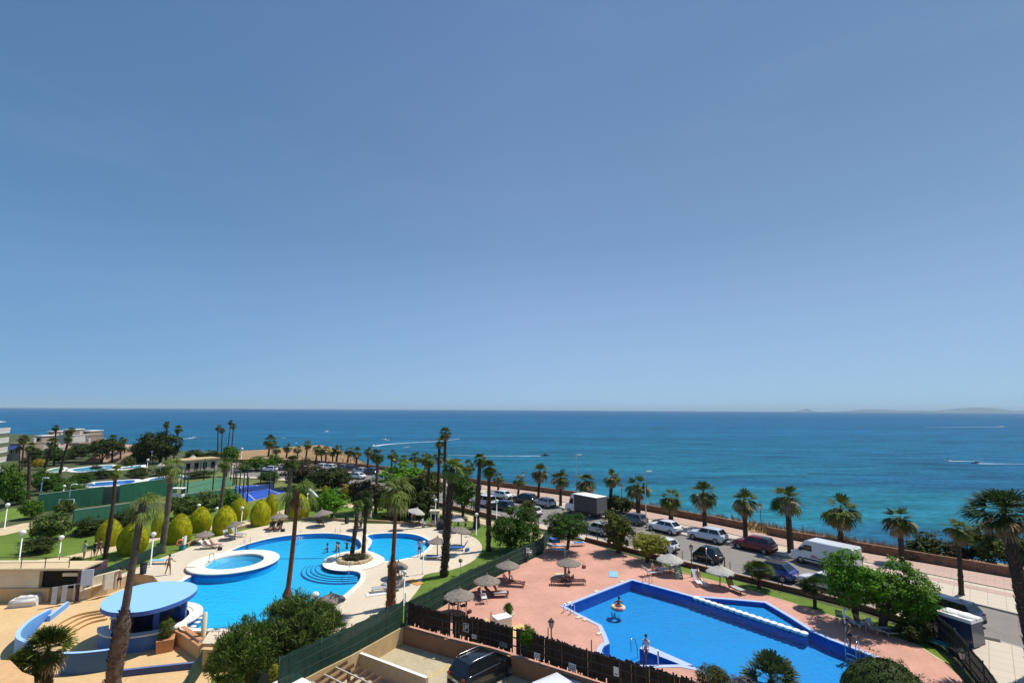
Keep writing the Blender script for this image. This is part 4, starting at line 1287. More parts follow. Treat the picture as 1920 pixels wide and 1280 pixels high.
m_bark = mat('bark', (.13, .09, .06), rough=.95, col2=(.06, .04, .03), scale=5, bump=.8, fine=.2)
L_dark = leaf('leaf_dark', (0.02, 0.036, 0.005), (0.062, 0.085, 0.013), 2.5)
L_green = leaf('leaf_green', (0.03, 0.08, 0.004), (0.095, 0.185, 0.012), 2.5)
L_bright = leaf('leaf_bright', (0.042, 0.135, 0.003), (0.125, 0.27, 0.01), 2.5)
L_olive = leaf('leaf_olive', (0.045, 0.062, 0.006), (0.125, 0.14, 0.02), 2.5)
L_deep = leaf('leaf_deep', (.018, .050, .003), (.062, .135, .009), 2.5)
L_brown = leaf('leaf_brown', (.040, .034, .016), (.075, .062, .030), 2.5)
L_lime = leaf('leaf_lime', (.14, .15, .012), (.34, .31, .035), 2.5)
L_yellow = leaf('leaf_yellow', (.26, .21, .014), (.40, .33, .02), 2.0)
L_grey = leaf('leaf_grey', (.045, .075, .012), (.125, .175, .034), 2.5)
TC = [0]


def tree(label, bx, by, cx, cy, wpx, hpx, kind, m, cat='tree', group=None, name=None, trunk=True, z=0.0, stems=1, dscale=1.0, tw=.16):
    i = TC[0]; TC[0] += 1
    rs = random.Random(400 + i)
    B = G(bx, by, z); C_ = AT(cx, cy, B.y)
    k = ppm(C_); rx = wpx / 2 / k * 1.2; rz_ = hpx / 2 / ppv(C_) * 1.1
    t = empty(name or ('tree' if cat == 'tree' else 'bush'), B, label, cat, group)
    H = C_ - B
    if trunk:
        mb = MB()
        for s in range(stems):
            off = Vector((rs.uniform(-1, 1), rs.uniform(-1, 1), 0)) * (.25 * rx if stems > 1 else 0)
            b0 = off * .25
            for l in range(3 if stems > 1 else 5):
                e = H + off + Vector((rs.uniform(-.6, .6) * rx, rs.uniform(-.6, .6) * rx * dscale, rs.uniform(-.3, .4) * rz_))
                mid = b0.lerp(e, .45); mid.x = mid.x * .45; mid.y *= .45
                w0 = tw * (rx / 2.5) ** .6
                mb.tube([b0, mid, e], [w0, w0 * .6, w0 * .2], 7)
        part('trunk', mb, m_bark, t)
    v = CM[kind][i % len(CM[kind])]
    link('crown', mesh_with(v, m), t, H, (rx, rx * dscale, rz_), rs.uniform(0, 6.28) if dscale == 1 else 0)
    return t


def bush(label, bx, by, cx, cy, w_, h, kind, m, **k):
    return tree(label, bx, by, cx, cy, w_, h, kind, m, cat='bush', trunk=k.pop('trunk', False), **k)


# terrace side
tree('leafy green tree on the red terrace, left half of the pair by the road', 1607, 1172, 1600, 1086, 132, 112, 'fine', L_bright, tw=.14)
tree('leafy green tree on the red terrace, right half of the pair near the dark car', 1652, 1182, 1694, 1110, 142, 116, 'fine', L_bright, tw=.2)
bush('dark shrub in the shade under the right half of the leafy pair', 1712, 1200, 1712, 1182, 70, 44, 'round', L_dark)
tree('round clipped green tree on the red terrace corner by the box truck', 1063, 1036, 1063, 986, 80, 62, 'finer', L_deep)
bush('big dense green shrub on the lawn beside the green mesh fence', 962, 1034, 968, 992, 92, 86, 'fine', L_deep)
bush('reddish green oleander rising behind the big dense shrub', 985, 1000, 990, 962, 46, 44, 'spike', L_olive)
tree('multi stemmed tree with bare lower trunks on the red terrace by the low wall', 1160, 1036, 1157, 992, 74, 72, 'spike', L_olive, stems=4)
tree('round yellowish green tree on several thin stems behind a thatched parasol', 1212, 1054, 1219, 1019, 68, 48, 'finer', L_lime, stems=4, tw=.1)
bush('olive green shrub at the bottom edge left of the spiky fan palm', 1338, 1310, 1338, 1272, 66, 56, 'finer', leaf('shrub_olive', (.05, .06, .012), (.10, .10, .02), 2.5))
bush('purplish grey shrub between the olive shrub and the spiky fan palm', 1392, 1318, 1392, 1282, 50, 36, 'round', leaf('purple_leaf', (.09, .075, .08), (.15, .13, .14), 2.5))
bush('dark green bush growing against the dark front fence', 990, 1232, 989, 1192, 34, 46, 'round', L_green)
# trees in front of the big pool
tree('drooping light green pepper tree in front of the tan retaining wall', 462, 1300, 455, 1222, 130, 136, 'feather', leaf('pepper_leaf', (0.055, 0.105, 0.012), (0.13, 0.195, 0.032), 2.5), z=-1)
tree('dark olive tree in front of the big pool, left of the cream path', 540, 1262, 548, 1178, 150, 128, 'feather', L_grey, z=-1)
tree('olive tree overlapping the thatched parasol at the pool rim', 612, 1216, 606, 1168, 84, 84, 'feather', L_grey)
# behind the pools
for lab, a in (
        ('large dark round tree beyond the yellow topiary', (620, 925, 619, 896, 84, 50, 'round', L_dark)), ('brownish tree beside the slim grey palm', (692, 962, 688, 925, 66, 64, 'round', L_brown)),
        ('bright green tree with drooping leaves by the thatched parasol', (622, 972, 621, 941, 62, 50, 'broad', L_bright)), ('green tree below the promenade palms, left of the tall pair', (752, 932, 757, 892, 92, 50, 'broad', L_bright)),
        ('dark green tree mass left of the tall palm pair', (765, 970, 770, 932, 84, 80, 'broad', L_dark)), ('olive green tree right of the lime palm crown', (802, 952, 803, 908, 56, 64, 'round', L_olive)),
        ('green tree between the thick palm and the roadside palm', (868, 968, 869, 920, 54, 68, 'broad', L_green)), ('brown olive tree mass behind the blue padel court', (566, 915, 568, 886, 76, 54, 'broad', L_brown)),
        ('shaded evergreen behind the lawn bushes', (728, 965, 728, 935, 56, 50, 'round', L_dark)), ('round green tree at the top of the ochre slope', (432, 872, 433, 851, 34, 40, 'round', L_green)),
        ('dark pine clump left of the two tall palms, larger', (300, 868, 302, 834, 78, 66, 'round', L_dark)), ('dark pine clump left of the two tall palms, smaller', (262, 866, 264, 845, 48, 48, 'round', L_dark)),
        ('clipped green street tree, left, by the roundabout', (480, 882, 482, 868, 62, 24, 'broad', L_green)), ('clipped green street tree, right, by the roundabout', (512, 880, 512, 866, 40, 30, 'broad', L_green)),
        ('dark tree with trunk on the left lawn', (92, 1012, 98, 985, 74, 62, 'round', L_grey)), ('dark round tree by the villa hedge', (190, 868, 196, 838, 60, 40, 'round', L_dark)),
        ('dense green tree at the left edge of the picture', (12, 950, 14, 905, 72, 76, 'broad', L_green))):
    tree(lab, *a)
for lab, a in (
        ('low dark bush at the foot of the dark tree on the left lawn', (72, 1036, 72, 1022, 76, 28, 'broad', L_dark)), ('green bush by the left corner of the green screen', (62, 972, 60, 953, 46, 42, 'round', L_green)),
        ('grey green bush below the green screen', (120, 965, 122, 950, 44, 26, 'broad', L_grey)), ('yellow flowering bush among the far palms', (74, 880, 74, 868, 28, 22, 'round', L_yellow)),
        ('yellowish bush under the yellow flowering bush', (78, 920, 78, 898, 46, 40, 'broad', L_green)), ('wide olive bush behind the green screen', (140, 932, 132, 916, 70, 30, 'broad', L_green)),
        ('dark hedge under the front green wall, left', (172, 1000, 172, 985, 76, 34, 'broad', L_dark)), ('dark hedge under the front green wall, right', (242, 985, 240, 970, 76, 34, 'broad', L_dark)),
        ('dark leafy shrub row in front of the padel mesh, left', (345, 972, 345, 948, 58, 48, 'round', L_grey)), ('dark leafy shrub row in front of the padel mesh, middle', (380, 960, 384, 940, 62, 40, 'broad', L_grey)),
        ('dark leafy shrub row in front of the padel mesh, right', (424, 948, 424, 934, 50, 34, 'broad', L_green)), ('dark hedge bush under the pines', (360, 872, 366, 853, 44, 24, 'broad', L_dark)),
        ('dark hedge bush left of the four tall palms', (388, 872, 394, 855, 40, 24, 'broad', L_dark)), ('dark hedge behind the stone bank, left', (150, 866, 150, 848, 60, 22, 'broad', L_dark)),
        ('dark hedge behind the stone bank, right', (110, 872, 108, 855, 50, 24, 'broad', L_dark)), ('yellow green bush by the stone bank', (244, 878, 242, 865, 26, 24, 'round', L_olive)),
        ('dark hedge beside the far pool, left', (196, 884, 180, 876, 26, 9, 'broad', L_dark)), ('dark hedge beside the far pool, right', (260, 890, 262, 882, 44, 14, 'broad', L_dark)),
        ('tall shrub in front of the villas by the thick far palm', (66, 866, 66, 850, 34, 26, 'round', L_dark)), ('tall shrub in front of the villas under the leaning palm', (96, 862, 98, 847, 36, 24, 'round', L_deep)), ('tall shrub in front of the villas at their right end', (150, 860, 152, 842, 40, 26, 'round', L_dark)),
        ('dark shrub mass at the far left behind the lawn path', (36, 945, 34, 928, 52, 40, 'broad', L_deep)), ('shrub mass left of the thick dark far palm', (30, 918, 30, 896, 56, 40, 'broad', L_olive)),
        ('shrub mass between the far palms and the windscreen wall', (98, 925, 100, 905, 58, 38, 'broad', L_deep)), ('low hedge behind the left lamp of the windscreen wall', (150, 912, 150, 898, 56, 26, 'broad', L_deep)),
        ('hedge clump in front of the far pale pool', (190, 896, 190, 887, 60, 15, 'broad', L_dark)), ('hedge clump between the two far blue pools', (256, 896, 256, 889, 46, 12, 'broad', L_dark)), ('dark hedge clump behind the right far pool', (312, 890, 312, 882, 52, 16, 'broad', L_dark)),
        ('hedge under the villas at the left', (62, 872, 62, 862, 56, 18, 'broad', L_dark)), ('hedge under the villas by the two tiered palm', (128, 866, 128, 852, 50, 22, 'broad', L_deep)), ('dark hedge in front of the stone pavilion', (372, 895, 372, 887, 60, 12, 'broad', L_dark)),
        ('dark round bush by the cage of the blue court', (505, 905, 505, 893, 40, 24, 'round', L_deep)), ('shrub right of the blue court cage', (560, 935, 562, 918, 40, 30, 'round', L_deep)),
        ('dark round bush on the seaward side of the sea wall', (1165, 962, 1160, 944, 54, 38, 'round', L_dark)),
        ('wide olive bush beyond the sea wall at the right', (1742, 1046, 1742, 1024, 92, 52, 'broad', L_dark)), ('tall olive bush beyond the sea wall under the big palm', (1848, 1062, 1850, 1020, 112, 82, 'broad', L_olive)),
        ('reddish dry bush beyond the sea wall between the olive ones', (1798, 1054, 1798, 1036, 76, 42, 'broad', L_brown)), ('olive bush at the right edge beyond the sea wall', (1932, 1076, 1932, 1036, 84, 74, 'broad', L_olive)),
        ('dry scrub on the ground left of the sea wall bushes', (1710, 1050, 1712, 1040, 40, 22, 'round', L_brown)), ('scrub bush in front of the ochre slope', (520, 880, 548, 872, 44, 18, 'broad', L_olive)),
        ('low green shrub on the left of the blue court', (455, 885, 458, 876, 30, 16, 'round', L_green)), ('bush beside the white slide near the blue court', (592, 955, 590, 944, 34, 26, 'round', L_green)),
        ('dark bush beneath the green trees by the playground', (790, 972, 788, 962, 40, 26, 'broad', L_dark)), ('dark bush under the green tree near the roadside path', (735, 975, 735, 966, 44, 20, 'broad', L_dark)),
        ('dry brown shrub inside the stone planter of the pool island', (666, 1052, 665, 1044, 36, 17, 'round', L_brown)), ('small spiky plant on the roof of the service building', (146, 1066, 142, 1052, 34, 22, 'spike', L_olive)),
        ('small low plant on the path above the service building', (90, 1066, 90, 1058, 14, 12, 'spike', L_green)), ('small yucca by the left lawn path', (62, 1008, 64, 997, 26, 22, 'spike', L_olive)),
        ('pale flowering bush at the far left garden', (18, 945, 16, 930, 30, 16, 'round', L_lime)), ('grey green bush on the lawn left of the parasol with the red towel', (640, 965, 676, 945, 26, 26, 'round', L_lime))):
    bush(lab, *a)
p = [o for o in bpy.data.objects if o.name == 'potted_shrub'][0]
link('foliage', mesh_with(CM['spike'][0], leaf('cone_leaf', (.09, .12, .02), (.17, .19, .04), 2)), p, (0, 0, 1.35), (.62, .62, .95))

# ================================================================ topiary
def topiary_mesh(seed, sharp):
    rs = random.Random(seed)
    mb = MB()
    n = 28; rows = 16
    prof = []
    for i in range(rows + 1):
        f = i / rows
        a_ = .30 if sharp < 2.5 else .24
        r = math.sin(PI * (a_ + (1 - a_) * f ** 1.15)) ** .62 if f < 1 else 0
        prof.append((max(r, .004) , f))
    mb.lathe(prof, n)
    mb.v = [(x * (1 + .05 * mnoise.noise(Vector((x * 3, y * 3, z * 4 + seed)))), y * (1 + .05 * mnoise.noise(Vector((x * 3 + 9, y * 3, z * 4 + seed)))), z) for x, y, z in mb.v]
    base = list(mb.v)
    for k in range(5200):
        i = rs.randrange(len(prof) - 1); a = rs.uniform(0, 6.28)
        t_ = rs.random(); r = prof[i][0] * (1 - t_) + prof[i + 1][0] * t_; z_ = prof[i][1] * (1 - t_) + prof[i + 1][1] * t_
        c = Vector((r * math.cos(a), r * math.sin(a), z_)) * rs.uniform(.985, 1.015)
        d1 = Vector((rs.gauss(0, 1), rs.gauss(0, 1), rs.gauss(0, 1))).normalized() * .032
        d2 = Vector((rs.gauss(0, 1), rs.gauss(0, 1), rs.gauss(0, 1))).normalized() * .022
        mb.add([c - d1, c + d2, c + d1, c - d2], [(0, 1, 2, 3)])
    me = bpy.data.meshes.new('clipped_foliage'); me.from_pydata(mb.v, [], mb.f)
    me.polygons.foreach_set('use_smooth', [bool(x) for x in mb.sm]); me.update()
    return me


TOP = [topiary_mesh(1, 2.2), topiary_mesh(2, 3.0), topiary_mesh(3, 1.9)]
L_top = leaf('topiary_leaf', (.21, .24, .007), (.55, .50, .012), 5.0, .15, .12)
for lab, x, y0, y1, w_ in (
        ('yellow green topiary cone beside the two people on the garden path', 203, 1022, 971, 48), ('topiary cone partly behind the drooping foreground palm', 247, 1036, 978, 56),
        ('topiary cone just left of the grey trunked palm', 298, 1005, 958, 30), ('broad topiary cone right of the grey trunked palm', 335, 1016, 962, 44),
        ('topiary cone behind a white globe lamp', 374, 995, 949, 40), ('blunt topiary cone right of the slender palm', 420, 999, 947, 42), ('topiary cone behind the tilted parasol lamp', 448, 974, 932, 32),
        ('rounded topiary cone left of the blue court corner', 487, 984, 936, 36), ('slim topiary cone nearest the blue padel court', 507, 966, 924, 24), ('wide topiary dome behind the pool palm with pale crown', 558, 971, 924, 40)):
    B = G(x, y0, 0); k = ppm(B)
    o = bpy.data.objects.new('topiary', mesh_with(TOP[int(x) % 3], L_top)); COL.objects.link(o)
    o.location = B; h = (AT(x, y1, B.y).z); o.scale = (w_ / 2 / k * 1.1, w_ / 2 / k * 1.1, h); o.rotation_euler = (0, 0, x)
    tag(o, lab, 'topiary', 'clipped yellow green topiary')
for lab, x, y0, y1, w_ in (('small yellow topiary ball beyond the bright green tree', 609, 932, 909, 14), ('wide flat yellow topiary by the brownish tree', 652, 935, 907, 28)):
    B = G(x, y0, 0); k = ppm(B)
    o = bpy.data.objects.new('topiary', mesh_with(TOP[1], L_yellow if x > 640 else L_top)); COL.objects.link(o)
    o.location = B; o.scale = (w_ / 2 / k, w_ / 2 / k, AT(x, y1, B.y).z)
    tag(o, lab, 'topiary', 'clipped yellow green topiary')

B = G(1666, 1335, 0)
t = empty('bush', B, 'rounded dark green hedge bush at the bottom right of the angular pool', 'bush')
L_hedge = leaf('hedge_leaf', (.022, .042, .008), (.070, .105, .020), 5)
hz = AT(1666, 1231, B.y).z
link('core', mesh_with(topiary_mesh(9, 1.9), L_hedge), t, (0, 0, -.4), (2.1, 2.0, hz + .25))
link('foliage', mesh_with(crown_mesh(77, [(0, 0, 0, .9, .9)], 420, 34, .022, .10), L_hedge), t, (0, 0, hz * .40), (2.25, 2.15, hz * .62))
# ================================================================ parasols
m_thatch = mat('thatch', (.29, .245, .20), rough=.95, col2=(.17, .14, .115), scale=6, bump=1.0, fine=.3, stretch=(1, 1, .5))
m_thatchl = mat('thatch_pale', (.50, .47, .42), rough=.95, col2=(.36, .33, .29), scale=6, bump=1.0, fine=.25)
m_wood = mat('wood_pole', (.30, .235, .155), rough=.85, var=.2, scale=4, stretch=(1, 1, .2))
UMB_I = [0]


def parasol(label, bx, by, cx, cy, hw, tilt=(0, 0), m=None, group='thatched parasols'):
    UMB_I[0] += 1
    rs = random.Random(70 + UMB_I[0])
    B = G(bx, by, .02); C_ = AT(cx, cy, B.y); k = ppm(C_); r = hw / k
    t = empty('thatched_parasol', B, label, 'parasol', group)
    H = C_ - B
    mb = MB(); mb.tube([(0, 0, 0), (H.x * .5, H.y, H.z * .5), (H.x, 0, H.z + .1)], .055, 8); part('pole', mb, m_wood, t)
    mb = MB()
    n = 44
    prof = [(1.0, -.20), (.98, -.15), (.80, -.04), (.55, .08), (.30, .20), (.12, .30), (.06, .36), (.05, .46), (.001, .48)]
    vs, fs = [], []
    for i, (q, z_) in enumerate(prof):
        for a in range(n):
            th = 2 * PI * a / n
            rr = q * r * (1 + (rs.uniform(-.045, .045) if i < 2 else rs.uniform(-.015, .015)))
            zz = z_ * r * .95 + (rs.uniform(-.05, .02) if i == 0 else rs.uniform(-.012, .012))
            vs.append((rr * math.cos(th), rr * math.sin(th), zz))
    for i in range(len(prof) - 1):
        for a in range(n):
            fs.append((i * n + a, i * n + (a + 1) % n, (i + 1) * n + (a + 1) % n, (i + 1) * n + a))
    mb.add(vs, fs)
    mb.lathe([(.96 * r, -.19 * r), (.5 * r, .02 * r), (.05, .2 * r)], 30)
    for a in range(90):   # straw ends
        th = rs.uniform(0, 6.28); q = rs.uniform(.9, 1.0) * r
        c_, s_ = math.cos(th), math.sin(th)
        mb.add([(q * c_ - .03 * s_, q * s_ + .03 * c_, -.14 * r), (q * c_ + .03 * s_, q * s_ - .03 * c_, -.14 * r), (q * c_ * 1.07, q * s_ * 1.07, -.27 * r)], [(0, 1, 2)])
    o = part('thatch_roof', mb, m or m_thatch, t, loc=H)
    o.rotation_euler = (R(tilt[0]), R(tilt[1]), 0)
    return t


for lab, *a in (
        ('thatched parasol beside the lifebuoy stand on the pale deck', 381, 1018, 384, 1000, 19), ('tilted thatched parasol over two pale loungers on the deck', 441, 1010, 441, 982, 19, (0, -16)),
        ('thatched parasol over two dark loungers left of the pale drooping palm', 523, 990, 524, 966, 17), ('ragged thatched parasol over a dark chair stack by the bright green tree', 607, 986, 604, 961, 20, (0, -10)),
        ('thatched parasol seen between the two island palms', 677, 992, 681, 963, 17), ('pale tilted parasol over a table beyond the children pool', 777, 983, 781, 957, 17, (0, 14), 1),
        ('pale parasol at the lawn edge right of the thick trunked palm', 850, 996, 855, 971, 16, (0, 5), 1), ('thatched parasol over the dark blue lounger at the deck edge', 865, 1023, 865, 992, 19, (0, 8)),
        ('thatched parasol over the white bench right of the children pool', 820, 1043, 820, 1012, 18), ('thatched parasol over the red towel behind the lime crowned palm', 749, 1083, 746, 1058, 20, (0, 6)),
        ('big brown thatched parasol at the near rim of the big pool', 620, 1166, 620, 1120, 28)):
    parasol(lab, *a[:5], tilt=a[5] if len(a) > 5 else (0, 0), m=m_thatchl if len(a) > 6 else None, group='parasols round the big pool')
for lab, *a in (
        ('lone thatched parasol in the middle of the red terrace', 1067, 1083, 1066, 1052, 23), ('thatched parasol by the white folded chairs along the green fence', 956, 1087, 952, 1057, 22),
        ('thatched parasol over a lounger next to the green fence', 911, 1113, 913, 1085, 25), ('thatched parasol nearest the corner of the dark front fence', 858, 1150, 861, 1112, 29),
        ('pale thatched parasol between the round yellowish tree and the lantern', 1256, 1075, 1256, 1045, 26, 1), ('pale thatched parasol in front of the black two seat car', 1350, 1100, 1350, 1067, 27, 1)):
    parasol(lab, *a[:5], m=m_thatchl if len(a) > 5 else None, group='parasols on the red terrace')

# ================================================================ loungers, chairs
m_cloth_b = mat('towel_blue', (.05, .16, .45), rough=.95, var=.15, scale=6)
m_cloth_d = mat('dark_cloth', (.03, .03, .045), rough=.9, var=.2, scale=6)
m_cloth_t = mat('teal_cloth', (.03, .22, .27), rough=.9, var=.15)
m_cloth_r = mat('red_cloth', (.45, .03, .05), rough=.9, var=.15)
m_cloth_l = mat('lightblue_cloth', (.22, .48, .68), rough=.9, var=.15)
m_greenp = mat('green_plastic', (.08, .16, .14), rough=.5, var=.1)
m_maroon = mat('maroon_plastic', (.10, .035, .04), rough=.5, var=.15)
m_greypl = mat('grey_plastic', (.42, .42, .41), rough=.5, var=.1)


def lounger_proto(backdeg):
    parts = []
    mb = MB()
    for k in range(9): mb.box((-.35 + k * .17, 0, .33), (.13, .62, .03))
    mb.box((.33, .32, .33), (1.45, .05, .06)); mb.box((.33, -.32, .33), (1.45, .05, .06))
    parts.append(('seat', mb, 0))
    mb = MB(); c, s = math.cos(R(backdeg)), math.sin(R(backdeg))
    for k in range(5):
        d = .1 + k * .15
        x, z = -.42 - d * c, .34 + d * s
        w_ = .065
        mb.add([(x - w_ * c, -.3, z + w_ * s), (x + w_ * c, -.3, z - w_ * s), (x + w_ * c, .3, z - w_ * s), (x - w_ * c, .3, z + w_ * s)], [(0, 1, 2, 3)])
        mb.add([(x - w_ * c + .02 * s, -.3, z + w_ * s + .02 * c), (x + w_ * c + .02 * s, -.3, z - w_ * s + .02 * c), (x + w_ * c + .02 * s, .3, z - w_ * s + .02 * c), (x - w_ * c + .02 * s, .3, z + w_ * s + .02 * c)], [(3, 2, 1, 0)])
    for y in (-.31, .31): mb.tube([(-.42, y, .34), (-.42 - .8 * c, y, .34 + .8 * s)], .025, 6)
    parts.append(('backrest', mb, 0))
    for x, y in ((-.3, .3), (-.3, -.3), (.95, .3), (.95, -.3)):
        mb = MB(); mb.tube([(x, y, .32), (x + .03, y * 1.03, 0)], .028, 6); parts.append(('leg', mb, 0))
    return parts


def chair_proto():
    parts = []
    mb = MB(); mb.box((0, 0, .43), (.44, .46, .035)); parts.append(('seat', mb, 0))
    mb = MB()
    for k in range(5): mb.box((-.24 - .02, -.18 + k * .09, .66), (.03, .06, .44))
    mb.box((-.27, 0, .88), (.04, .46, .06)); parts.append(('backrest', mb, 0))
    for y in (-.24, .24):
        mb = MB(); mb.tube([(-.25, y, .64), (.1, y, .65), (.2, y, .44)], .025, 6); parts.append(('armrest', mb, 0))
    for x, y in ((.2, .2), (.2, -.2), (-.2, .2), (-.2, -.2)):
        mb = MB(); mb.tube([(x, y, .42), (x * 1.15, y * 1.15, 0)], .022, 6); parts.append(('leg', mb, 0))
    return parts


PROTO = {}


def furn(name, key, maker, label, cat, px, py, deg, m, z=.02, group=None, towel=None, tilt=0, scale=1.0):
    P = G(px, py, z)
    t = empty(name, P, label, cat, group, rz=R(deg))
    if tilt: t.rotation_euler = (0, R(tilt), R(deg))
    if scale != 1: t.scale = (scale,) * 3
    if key not in PROTO:
        PROTO[key] = []
        for nm, mb, _ in maker():
            o = mb.build('tmp', m); PROTO[key].append((nm, o.data)); bpy.data.objects.remove(o)
    for nm, me in PROTO[key]: link(nm, mesh_with(me, m), t)
    if towel:
        mb = MB(); mb.box((.3, 0, .365), (1.2, .56, .025)); part('towel', mb, towel, t)
    return t


def lounger(label, px, py, deg, m=None, back=45, towel=None, group='sun loungers', **k):
    return furn('sun_lounger', ('l', back), lambda: lounger_proto(back), label, 'lounger', px, py, deg, m or m_wplast, group=group, towel=towel, **k)


def chair(label, px, py, deg, m=None, group='plastic chairs', **k):
    return furn('plastic_chair', ('c',), chair_proto, label, 'chair', px, py, deg, m or m_wplast, group=group, **k)


lounger('white lounger with a light blue towel on the deck beside a walking bather', 303, 1056, 185, towel=m_cloth_l, back=30)
lounger('pale lounger with reclining people under the parasol by the lifebuoy', 390, 1028, 10, back=50)
lounger('pale lounger with pinkish towel right of the reclining people', 400, 1026, 10, back=40, towel=mat('pink_cloth', (.45, .25, .22), rough=.9))
lounger('left one of two grey loungers under the tilted parasol', 430, 1010, -20, m_greypl, back=60)
lounger('right one of two grey loungers under the tilted parasol', 446, 1005, -20, m_greypl, back=60)
lounger('left dark lounger with a person under the parasol left of the pale palm', 508, 994, -80, m_maroon, back=50)
lounger('right dark lounger with a person under the parasol left of the pale palm', 522, 993, -80, m_maroon, back=50)
lounger('dark blue lounger with raised back at the deck edge by the lawn', 862, 1031, 182, m_cloth_b, back=55)
lounger('white bench lounger with dark blue cushion right of the children pool', 816, 1048, 175, back=15, towel=m_cloth_b)
lounger('grey lounger in the palm shade near the lime crowned palm, left', 720, 1108, 200, m_greypl, back=35)
lounger('grey lounger in the palm shade near the lime crowned palm, right', 739, 1104, 150, m_greypl, back=50)
lounger('dark lounger in the lone parasol shade on the red terrace, left', 1055, 1096, 175, m_maroon, back=40)
lounger('dark lounger in the lone parasol shade on the red terrace, right', 1076, 1095, 5, m_maroon, back=35)
lounger('maroon lounger under the parasol by the white folded chairs', 962, 1098, -10, m_maroon, back=50)
lounger('maroon lounger with grey foot end by the green fence', 930, 1118, 5, m_maroon, back=40, towel=m_greypl)
lounger('white lounger with a sitting bather by the pool ladder', 1222, 1078, 20, back=50)
lounger('white lounger in the shade of the pale parasol by the lantern', 1250, 1072, -160, back=25)
lounger('green lounger tipped up on its end beside the pale parasol', 1271, 1083, 100, m_greenp, back=10, tilt=-65)
lounger('white lounger with a bather right of the lantern post', 1309, 1093, -95, back=55)
lounger('dark lounger with grey towel right of the parasol by the black car', 1378, 1108, -70, m_maroon, back=65, towel=m_greypl)
lounger('white lounger with light blue towel in the shade of the leafy pair, left', 1610, 1176, 15, back=45, towel=m_cloth_l)
lounger('white lounger in the shade of the leafy pair, middle', 1645, 1188, 10, m_greypl, back=45)
lounger('grey lounger in the shade of the leafy pair, right', 1668, 1192, 0, m_greypl, back=20, towel=m_cloth_d)
lounger('teal lounger folded on the grass by the right fence', 1768, 1216, 120, m_cloth_t, back=60)
lounger('white lounger lying in the shade of the round clipped tree, left', 1045, 1028, 10, back=20)
lounger('white lounger with blue towel under the round clipped tree, right', 1080, 1023, 15, back=20, towel=m_cloth_b)
lounger('white lounger with pale towel in front of the round clipped tree', 1048, 1035, -10, back=15)
lounger('white lounger folded upright against the green fence, left', 974, 1051, 60, back=70, tilt=-50)
lounger('blue lounger folded upright against the green fence', 983, 1047, 60, m_cloth_b, back=70, tilt=-50)
lounger('white lounger folded upright against the green fence, right', 992, 1042, 60, back=70, tilt=-50)
chair('teal chair stacked by the green fence near the folded loungers', 998, 1041, 60, m_cloth_l)
chair('white chair on top of the stack by the green fence', 992, 1043, 60, z=.45)
chair('dark chair under the parasol nearest the front fence corner, left', 850, 1143, 40, m_maroon)
chair('dark chair under the parasol nearest the front fence corner, right', 868, 1146, 200, m_maroon)
chair('white and dark chair leaning on the green fence corner', 838, 1129, 90, m_cloth_d)
chair('white chair below the parasol next to the green fence', 908, 1130, 10)
chair('dark chair beside the white chair next to the green fence', 903, 1124, -30, m_maroon)
chair('white chair beside the red towel behind the lime crowned palm', 757, 1078, 200)
chair('dark chair under the red towel parasol', 742, 1075, 20, m_maroon)
chair('white chair stacked beyond the children pool, left', 789, 985, 160)
chair('white chair stacked beyond the children pool, right', 797, 987, 190)
chair('dark chair at the table beyond the children pool, left', 771, 985, 0, m_maroon)
chair('dark chair at the table beyond the children pool, right', 783, 986, 180, m_maroon)
chair('white chair beside the tall trunk under the pale parasol', 845, 1000, 90)
chair('dark brown chair under the ragged parasol', 598, 986, 60, m_maroon)
chair('second dark brown chair under the ragged parasol', 602, 984, 200, m_maroon)
chair('dark green chair in the shade of the leafy pair', 1576, 1166, 40, m_greenp)
chair('white chair at the left end of the leafy pair shade', 1624, 1180, 100)
chair('teal garden chair on the lawn beyond the children pool', 730, 968, 20, m_cloth_t)


def simple(name, label, cat, px, py, parts, deg=0, z=.02, group=None):
    t = empty(name, G(px, py, z), label, cat, group, rz=R(deg))
    for nm, mb, m in parts: part(nm, mb, m, t)
    return t


def box_mb(c, d, **k): return MB().box(c, d, **k)


def tube_mb(p, r, n=10): return MB().tube(p, r, n)


simple('storage_box', 'big white storage box standing on the red terrace by the front fence', 'storage box', 941, 1176, [('body', box_mb((0, 0, .36), (1.15, .85, .72)), m_white), ('lid', box_mb((0, 0, .755), (1.22, .92, .06)), m_wplast)], 30)
simple('bowl_planter', 'pale bowl planter with spiky plant behind the white storage box', 'planter', 953, 1162, [('bowl', MB().lathe([(.22, 0), (.26, .08), (.2, .14), (.45, .42), (.5, .48), (.46, .48), (.001, .44)], 24), mat('bowl_stone', (.52, .44, .30), rough=.85))])
p = bpy.data.objects['bowl_planter']; link('foliage', mesh_with(CM['spike'][1], L_green), p, (0, 0, .75), (.5, .5, .5))
o = MB().sheet(GP([(905, 1152), (925, 1188), (955, 1200), (985, 1190), (1000, 1180), (975, 1168), (960, 1176), (940, 1182)], .026)).build('sand_bed', mat('yellow_sand', (.60, .43, .17), rough=.95, var=.12)); o['kind'] = 'structure'
simple('waste_bin', 'dark waste bin at the deck edge near the foreground palm', 'bin', 268, 1075, [('body', MB().lathe([(.25, 0), (.3, .9), (.001, .92)], 16), m_cloth_d), ('lid', MB().lathe([(.31, .9), (.31, .96), (.001, 1.02)], 16), m_black)])
simple('waste_bin', 'dark waste bin by the far kerb wall left of the island palms', 'bin', 650, 981, [('body', MB().lathe([(.25, 0), (.3, .9), (.001, .92)], 16), m_cloth_d), ('lid', MB().lathe([(.31, .9), (.31, .96), (.001, 1.02)], 16), m_black)])
